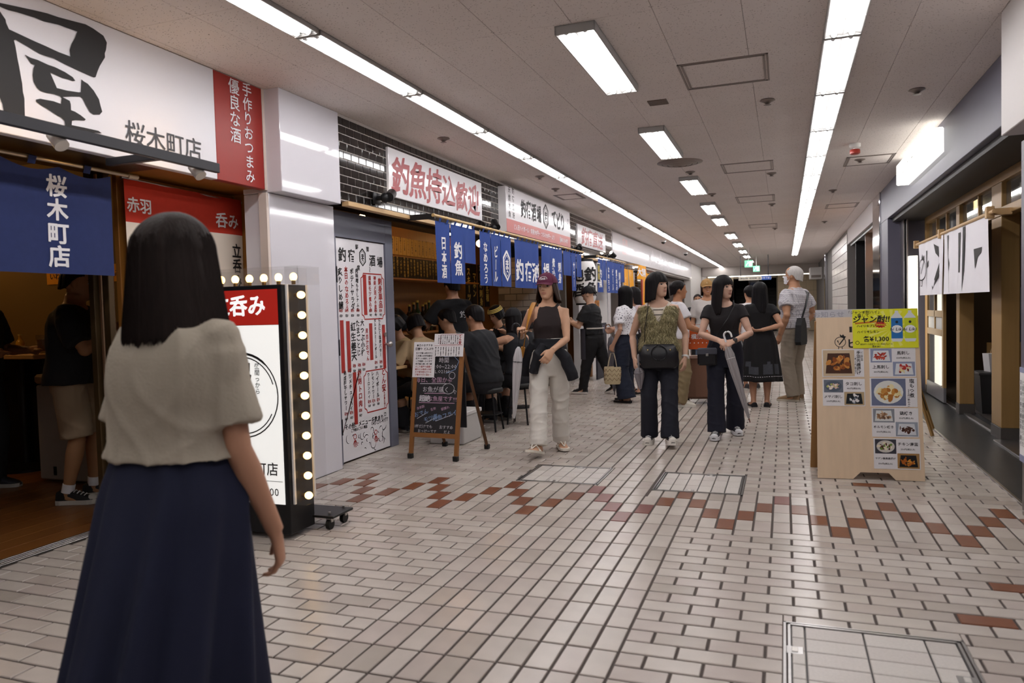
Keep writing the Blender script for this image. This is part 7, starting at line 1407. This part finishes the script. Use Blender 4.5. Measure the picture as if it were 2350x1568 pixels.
b.loft([[Vector((rx*math.cos(2*PI*i/n), ry*math.sin(2*PI*i/n), z)) for i in range(n)] for rx, ry, z in ((.105, .07, -.125), (.115, .078, -.10), (.115, .078, .08), (.11, .074, .105), (.10, .068, .105), (.10, .068, -.10))]); b.build('basket_body', mat('woven_cream', '#c3b290', .8, var=.25, vscale=70, bump=.6, bscale=80), t, True)
for z in (-.06, .0, .06):
    b = MB(); pts = [(.117*math.cos(2*PI*i/24), .08*math.sin(2*PI*i/24), z+(.018 if i % 2 else -.018)) for i in range(25)]; b.tube(pts, .003, 5); b.build('zigzag_trim', mat('zigzag_brown', '#6a4a34', .8), t)
for y in (-.05, .05):
    b = MB(); pts = [Vector((-.06, y, .10)), Vector((-.045, y*.6, .19)), Vector((-.02, y*.2, .285)), Vector((.02, y*.2, .285)), Vector((.045, y*.6, .19)), Vector((.06, y, .10))]; b.tube(pts, .0055, 8); b.build('handle', mat('checked_cord', '#b9ab93', .8, var=.6, vscale=60), t, True)
hd = p.w(p.WR+Vector((0, .06, 0))); umbrella('grey checked folded umbrella in front of the woman in lace blouse', hd+Vector((0, 0, .05)), Vector((hd.x+.05, hd.y-.05, .06)), .14, '#6d6a70', '#7a5a48', (-1, 0, 0), '#55524f', .045)
# 8 waiter in black
p8 = p = Person('waiter in black tee and grey apron looking down at a notepad', (-2.88, 6.45, 0), 1.42, 1.60, 'm', vox=.0080, head=(.05, -.50, 0), lean=(0, .05), hr=(.10, .32, 1.06), hl=(-.08, .34, 1.07), er=(.8, -1, -.4), el=(-.8, -1, -.4), fr=(.10, -.28, .01), fl=(-.10, .16, 0), fyaw=(-.1, .1), fpitch=(-.3, 0), handr=dict(curl=.8, palm=(-.2, 0, 1)), handl=dict(curl=.8, palm=(.2, 0, 1)), skin='#c39a80')
p.hair([(0, .55), (40, .5), (60, .35), (80, .25), (95, .2), (120, -.1), (180, -.35)], th=.17, col='#181517', flare=0, jit=.12, groove=.03, seed=61)
p.top(cmat('black_work_tee', '#151417', var=.1), hem=.88, ease=.028, sleeve=.72, sr=1.55, wr=.013, seed=21, neck=1.34); p.trousers(cmat('black_trousers', '#151417', var=.1), waist=1.0, th=.108, kn=.082, hemr=.07, hem=.06, wr=.010, seed=22)
mb = MB(); 
for z0, z1 in ((.97, .52),):
    rows = [[Vector((.19*math.sin(a)*p.k, (.055+.15*math.cos(a))*p.k, z*p.k)) for a in np.linspace(-1.5, 1.5, 14)] for z in np.linspace(z0, z1, 8)]; inn = [[q*1. - Vector((0, .006, 0)) for q in r] for r in rows]
ids = [mb.ring(r) for r in rows]
for a_, b_ in zip(ids[:-1], ids[1:]):
    for i in range(13): mb.f.append((a_[i], b_[i], b_[i+1], a_[i+1])); mb.m.append(0)
ap = mb.build('apron', cmat('grey_apron', '#3b3c47', var=.1), p.root, True); mb = MB(); mb.tube([Vector((.172*math.sin(a)*p.k, (.0+.125*math.cos(a))*p.k, .975*p.k)) for a in np.linspace(-PI, PI, 24)], .012, 6); mb.build('apron_tie', cmat('apron_tie', '#b9b4ac'), p.root, True)
b = MB(); text(b, '釣', p.SL+Vector((.04, .135, -.09)), (-1, .2, 0), (0, 0, 1), .06, bold=.02); b.build('chest_print', m_wht, p.root)
for sd in (1, -1): p.shoe(sd, 'sneaker', '#1b1a1d', '#cfcac4', .028)
t = thing('notepad', 'small white notepad in the hands of the waiter', 'notepad', p.w(Vector((.01, .42, 1.08))), p.rz); b = MB(); b.box(-.04, .04, -.05, .05, 0, .012, 0, .002); b.build('pages', m_paper, t); b = MB(); b.box(-.042, .042, -.052, .052, -.004, 0); b.build('cover', m_dkgrey, t)
# 9 others along the passage
m_wt2 = cmat('white_tee', '#d3d0d4', var=.04); m_kh = cmat('khaki_trousers', '#857457', var=.08)
p = Person('person in white tee and khaki trousers hidden behind the green vest woman', (-1.50, 5.25, 0), -1.25, 1.60, 'm', vox=.0115, hr=(.16, .30, .93), hl=(-.14, .32, .93), er=(.8, -1, -.3), el=(-.8, -1, -.3), skin='#a87758', face=False, fingers=False, fr=(.09, .0, 0), fl=(-.09, .0, 0)); p.hair(SHORT, taper=.14, th=.1, col='#1a1617', seed=71); p.top(m_wt2, hem=.86, ease=.03, sleeve=.6, sr=1.6, seed=23); p.trousers(m_kh, th=.10, kn=.09, hemr=.085, wr=.015, seed=24)
for sd in (1, -1): p.shoe(sd, 'sneaker', '#cfc9bd', '#d9d5cc', .03, None)
c = (-1.26, 5.36, .72); t = thing('gift_bag', 'orange shopping bag between the green vest woman and the woman in black tee', 'bag', c, .1); b = MB(); b.loft([[Vector((x*w_, y*.07, z)) for x, y in ((-1, -1), (1, -1), (1, 1), (-1, 1))] for w_, z in ((.12, 0), (.135, .17), (.12, .24))]); b.build('bag_body', mat('orange_bag', '#c4541c', .4), t); b = MB(); text(b, '横濱', (-.02, -.074, .16), UX, UZ, .07, bold=.02); text(b, '・・・・・', (0, -.074, .08), UX, UZ, .05, bold=.05); b.build('lettering', m_wht, t); b = MB(); b.tube([(-.06, 0, .23), (-.04, 0, .31), (.04, 0, .31), (.06, 0, .23)], .005, 6); b.build('handle', mat('orange_bag', '#c4541c', .4), t, True)
t = thing('suitcase', 'tan brown wheeled suitcase behind the green vest woman', 'suitcase', (-1.30, 5.62, 0), .15); b = MB(); b.box(-.17, .17, -.12, .12, .06, .62, 0, .03); b.build('shell', mat('suitcase_tan', '#7d5a48', .4, var=.06), t)
for x in (-.13, .13):
    for y in (-.08, .08): b = MB(); b.cyl((x-.012, y, .03), (x+.012, y, .03), .028, n=14); b.box(x-.016, x+.016, y-.02, y+.02, .045, .065); b.build('wheel', mat('rubber_black', '#151515', .6), t)
for q in (-.1, -.03, .04, .11): b = MB(); b.box(q-.008, q+.008, -.124, -.12, .1, .58, 0, 0); b.build('rib', mat('suitcase_tan', '#7d5a48', .4), t)
b = MB(); b.tube([(-.08, .05, .6), (-.08, .05, .92), (.08, .05, .92), (.08, .05, .6)], .008, 6); b.build('pull_handle', m_steel, t, True)
p = Person('smiling woman in khaki cap and pale shirt facing the camera further back', (-1.31, 7.1, 0), PI+.1, 1.66, vox=.0095, head=(.10, .02, .05), skin='#b58465', fingers=False, mood=1); p.hair([(0, .5), (55, .2), (65, -.6), (100, -.9), (180, -1.0)], th=.06, col='#2a1f1a', seed=73); p.cap('#a07c4c', .52, logo='R', logocol='#cdb890'); p.top(cmat('pale_grey_shirt', '#bcb6b2'), hem=.84, ease=.03, sleeve=.75, sr=1.6, seed=25); p.trousers(cmat('blue_jeans', '#4a5a70'), seed=26)
for sd in (1, -1): p.shoe(sd, 'sneaker', '#55505a', '#d0ccc4', .03, None)
p = Person('man with black hair and black strap over white tee seen from behind', (-.70, 7.25, 0), .55, 1.55, 'm', vox=.0095, skin='#b98a6e', face=False, fingers=False); p.hair(SHORT, taper=.14, th=.12, col='#141113', seed=75, jit=.05); p.top(cmat('bright_white_tee', '#e0dde0'), hem=.84, ease=.03, sleeve=.65, sr=1.6, seed=27); p.trousers(cmat('grey_shorts', '#6a6660'), short=.85, hemr=.10, seed=28)
for sd in (1, -1): p.shoe(sd, 'sneaker', '#3a3638', '#c9c4bc', .028, None)
b = MB(); strap(b, [p.w(p.N+Vector((.13, .08, -.06))), p.w(p.N+Vector((.12, .0, .0))), p.w(p.N+Vector((.08, -.10, -.08))), p.w(p.P+Vector((.0, -.135, .25))), p.w(p.P+Vector((-.10, -.14, .08)))], .016, .004); tag(b.build('cross_strap', m_blk, None, True), 'black strap across the back of the man in white tee', 'strap')
p = Person('woman in black skirt half hidden behind the woman in lace blouse', (-2.30, 6.6, 0), 2.4, 1.58, vox=.0115, skin='#bb917a', fingers=False, hr=(.2, .25, .98), hl=(-.16, .30, 1.0), er=(.6, -1, -.3), el=(-.6, -1, -.3)); p.hair(LONG(.25, -1.2, -1.6), th=.1, col='#171315', seed=77); p.top(cmat('pink_blouse', '#cdb9be'), hem=.9, ease=.025, sleeve=1.6, sr=1.5, seed=29); p.skirt(m_bdr, waist=.98, hem=.30, hemx=.26, hemy=.22, seed=33)
for sd in (1, -1): p.shoe(sd, 'flat', '#151417', '#151417', .025)
p = Person('man in glasses and black shirt facing the camera in the distance', (-1.86, 11.0, 0), PI+.1, 1.50, 'm', vox=.010, skin='#b98a6e', fingers=False, mood=1); p.hair(SHORT, taper=.14, th=.1, col='#181416', seed=79); p.top(cmat('black_shirt2', '#17161a'), hem=.86, ease=.025, sleeve=.7, seed=30); p.trousers(cmat('black_trousers', '#151417'), seed=31); b = MB()
for sg in (-1, 1): b.tube([p.hw(.30*sg+.17*math.cos(a), face_y(.30*sg, 0)+.12, .0+.12*math.sin(a)) for a in np.linspace(0, 2*PI, 14)], .002, 5)
b.build('glasses', m_blk, p.root)
for sd in (1, -1): p.shoe(sd, 'sneaker', '#22222a', '#a9a49c', .028, None)
p = Person('person in pale blue skirt and white top climbing the dark stairs', (-1.62, 33.95, 1.362), .1, 1.6, vox=.012, skin='#bb917a', face=False, fingers=False, lean=(0, .08), fr=(.09, .0, 0), fl=(-.09, .0, 0)); p.hair(LONG(.3, -1.2, -1.6), th=.1, col='#171315', seed=81); p.top(cmat('white_top3', '#d9d6d8'), hem=.92, ease=.03, sleeve=1.4, seed=34); p.skirt(cmat('pale_blue_skirt', '#8f9fc4'), waist=.98, hem=.36, hemx=.27, hemy=.24, seed=35)
for sd in (1, -1): p.shoe(sd, 'sneaker', '#d9d5cc', '#d9d5cc', .03, None)
p = Person('dark haired person in grey top far away before the stairs', (-1.30, 29.5, 0), PI, 1.52, vox=.012, skin='#a97c62', face=False, fingers=False); p.hair(SHORT, taper=.14, th=.1, col='#171315', seed=83); p.top(cmat('grey_top3', '#4a484c'), seed=36); p.trousers(cmat('black_trousers', '#151417'), seed=37)
for sd in (1, -1): p.shoe(sd, 'sneaker', '#22222a', '#a9a49c', .028, None)
# 10 nearest shop
p = Person('man in black tee and beige cargo shorts standing inside the nearest shop', (-4.98, -.46, .004), -1.0, 1.68, 'm', vox=.0080, head=(.1, -.1, 0), lean=(0, .03), hr=(.10, .30, 1.14), hl=(-.24, .22, 1.12), er=(.8, -1, -.3), el=(-1, -.8, -.3), skin='#a67a58', fr=(.10, -.04, 0), fl=(-.10, .06, 0), girth=1.12); p.hair([(0, .6), (60, .4), (80, .3), (95, .1), (120, -.3), (180, -.45)], th=.05, col='#15110f', seed=85); p.top(cmat('black_tee3', '#131216', var=.1), hem=.80, ease=.035, sleeve=.85, sr=1.6, box=.02, wr=.013, seed=38); p.trousers(cmat('beige_shorts', '#9b856c', var=.06), short=.98, th=.105, hemr=.10, wr=.011, seed=39)
for sd in (1, -1):
    p.shoe(sd, 'sneaker', '#1a1a1d', '#c9c4bc', .03); b = MB(); A_, K_ = (p.AR, p.KR) if sd > 0 else (p.AL, p.KL); b.tube([A_+Vector((0, 0, .0)), A_.lerp(K_, .16)], .042, 12); b.build('sock', m_wht, p.root, True)
p = Person('man in dark teal shirt at the far left of the nearest shop', (-6.02, -.42, .004), -1.3, 1.70, 'm', vox=.0115, head=(-.1, -.1, 0), hr=(.2, .25, 1.0), hl=(-.2, .25, 1.0), skin='#a67a58', fingers=False); p.hair(SHORT, taper=.14, th=.06, col='#17130f', seed=87); p.top(cmat('teal_shirt', '#1f2d30'), hem=.84, ease=.03, sleeve=.8, seed=40); p.trousers(cmat('black_trousers', '#151417'), seed=41)
for sd in (1, -1): p.shoe(sd, 'sneaker', '#22222a', '#a9a49c', .028, None)
# 11 tavern guests and staff
def seated(label, x, y, rz, H, sex, lean, head, top_m, hairp, hcol, hr, hl, seed, th=.12, sleeve=.6, legs='#1b1a1f', skin='#b58a6e', z=.53, vox=.0115, pants=True, hem=.86, **k):
    p = Person(label, (x, y, .004), rz, H, sex, vox=vox, hip=(0, 0, z), lean=lean, head=head, hr=hr, hl=hl, er=(.8, -1, -.6), el=(-.8, -1, -.6), fr=(.12, .36, 0), fl=(-.12, .36, 0), skin=skin, fingers=False, **k)
    if hairp: p.hair(hairp, th=th, taper=.14 if hairp is SHORT else 0, col=hcol, seed=seed)
    p.top(top_m, hem=hem, ease=.028, sleeve=sleeve, sr=1.55, wr=.015, seed=seed); p.trousers(cmat('seat_'+legs, legs), seed=seed+1, waist=.95, hemr=.075)
    for sd in (1, -1): p.shoe(sd, 'sneaker', '#22222a', '#8f8a84', .028, None)
    return p
m_bk3 = cmat('black_jersey', '#16171c', var=.1)
seated('man in black tee seated on stool at the tavern front, back turned', -3.20, 2.95, 1.25, 1.66, 'm', (0, .10), (.1, -.15, 0), m_bk3, SHORT, '#141113', (.16, .36, .80), (-.16, .36, .80), 91, th=.13, sleeve=.8, skin='#a97c62', vox=.010, girth=1.1, hem=.80)
seated('guest in beige blouse leaning over the tavern table', -3.72, 2.62, 1.0, 1.58, 'f', (0, .17), (.0, -.5, 0), cmat('beige_blouse', '#b39a78'), BOB(.3, -.5, -.7), '#161214', (.18, .36, .80), (-.18, .36, .80), 93, sleeve=.9, face=False, hem=.76)
seated('girl in cream top with bowed head at the tavern table', -4.18, 3.12, 2.6, 1.56, 'f', (0, .14), (.0, -.7, 0), cmat('cream_top', '#c9ad80'), BOB(.2, -.4, -.5), '#161214', (.15, .34, .80), (-.15, .34, .80), 95, sleeve=.7)
p = seated('person in patterned grey shirt seated beyond the chalkboard', -3.75, 3.42, 1.5, 1.62, 'm', (0, .08), (.2, -.25, 0), mat('cloth_patterned', '#5a5654', .85, var=.8, vscale=90), SHORT, '#141113', (.15, .35, .82), (-.15, .35, .82), 97, sleeve=.75)
p = seated('woman in black cap and black top seated at the tavern edge', -3.02, 3.48, 1.1, 1.60, 'f', (0, .05), (.0, -.1, 0), m_bk3, LONG(.4, -2.0, -2.4), '#151213', (.15, .34, 1.0), (-.15, .34, 1.0), 99, th=.05, sleeve=-1, skin='#b98c72', face=False); p.cap('#161518', .5)
p = seated('woman in striped yellow bandana working behind the tavern tables', -3.60, 4.50, 2.4, 1.55, 'f', (0, .05), (.2, -.4, 0), m_bk3, BOB(.3, -.6, -.6), '#141113', (.15, .32, .9), (-.15, .32, .9), 101, sleeve=.7, z=.62); b = MB()
for z in (.45, .6, .75): b.tube([p.hw(.84*math.sin(a)*math.sqrt(1-((z-.2)/.95)**2), -.06+.98*math.cos(a)*math.sqrt(1-((z-.2)/.95)**2), z) for a in np.linspace(-PI, PI, 24)], .007, 6)
b.build('bandana', mat('bandana_yellow', '#d9bf6a', .7), p.root)
seated('woman holding up a dark phone at the tavern edge', -3.12, 4.25, 1.6, 1.56, 'f', (0, .06), (.1, -.15, 0), m_bk3, BOB(.3, -.9, -1.1), '#141113', (.06, .30, 1.12), (-.06, .30, 1.12), 103, sleeve=.6)
def staff(label, x, y, rz, H, seed, head, hr, hl, **k):
    p = Person(label, (x, y, .004), rz, H, 'm', vox=.0115, head=head, hr=hr, hl=hl, er=(.8, -1, -.3), el=(-.8, -1, -.3), skin='#a97c62', fingers=False, **k); p.hair(SHORT, taper=.14, th=.11, col='#131012', seed=seed); p.top(m_bk3, hem=.84, ease=.03, sleeve=.8, sr=1.6, seed=seed); p.trousers(cmat('black_trousers', '#151417'), seed=seed+1)
    for sd in (1, -1): p.shoe(sd, 'sneaker', '#22222a', '#8f8a84', .028, None)
    return p
p = staff('cook in black tee with back turned in the tavern kitchen', -4.02, 3.95, .9, 1.72, 105, (.1, -.1, 0), (.2, .3, 1.0), (-.2, .3, 1.0)); b = MB(); text(b, '釣', p.spine(1.15)+Vector((.06, -.135, 0)), (1, 0, 0), UZ, .09, bold=.0); b.build('back_print', m_wht, p.root)
staff('dark haired cook at the left of the tavern interior', -4.72, 3.55, -1.9, 1.62, 107, (.1, -.2, 0), (.2, .3, 1.0), (-.2, .3, 1.0))
bpy.data.scenes.remove(TMP)
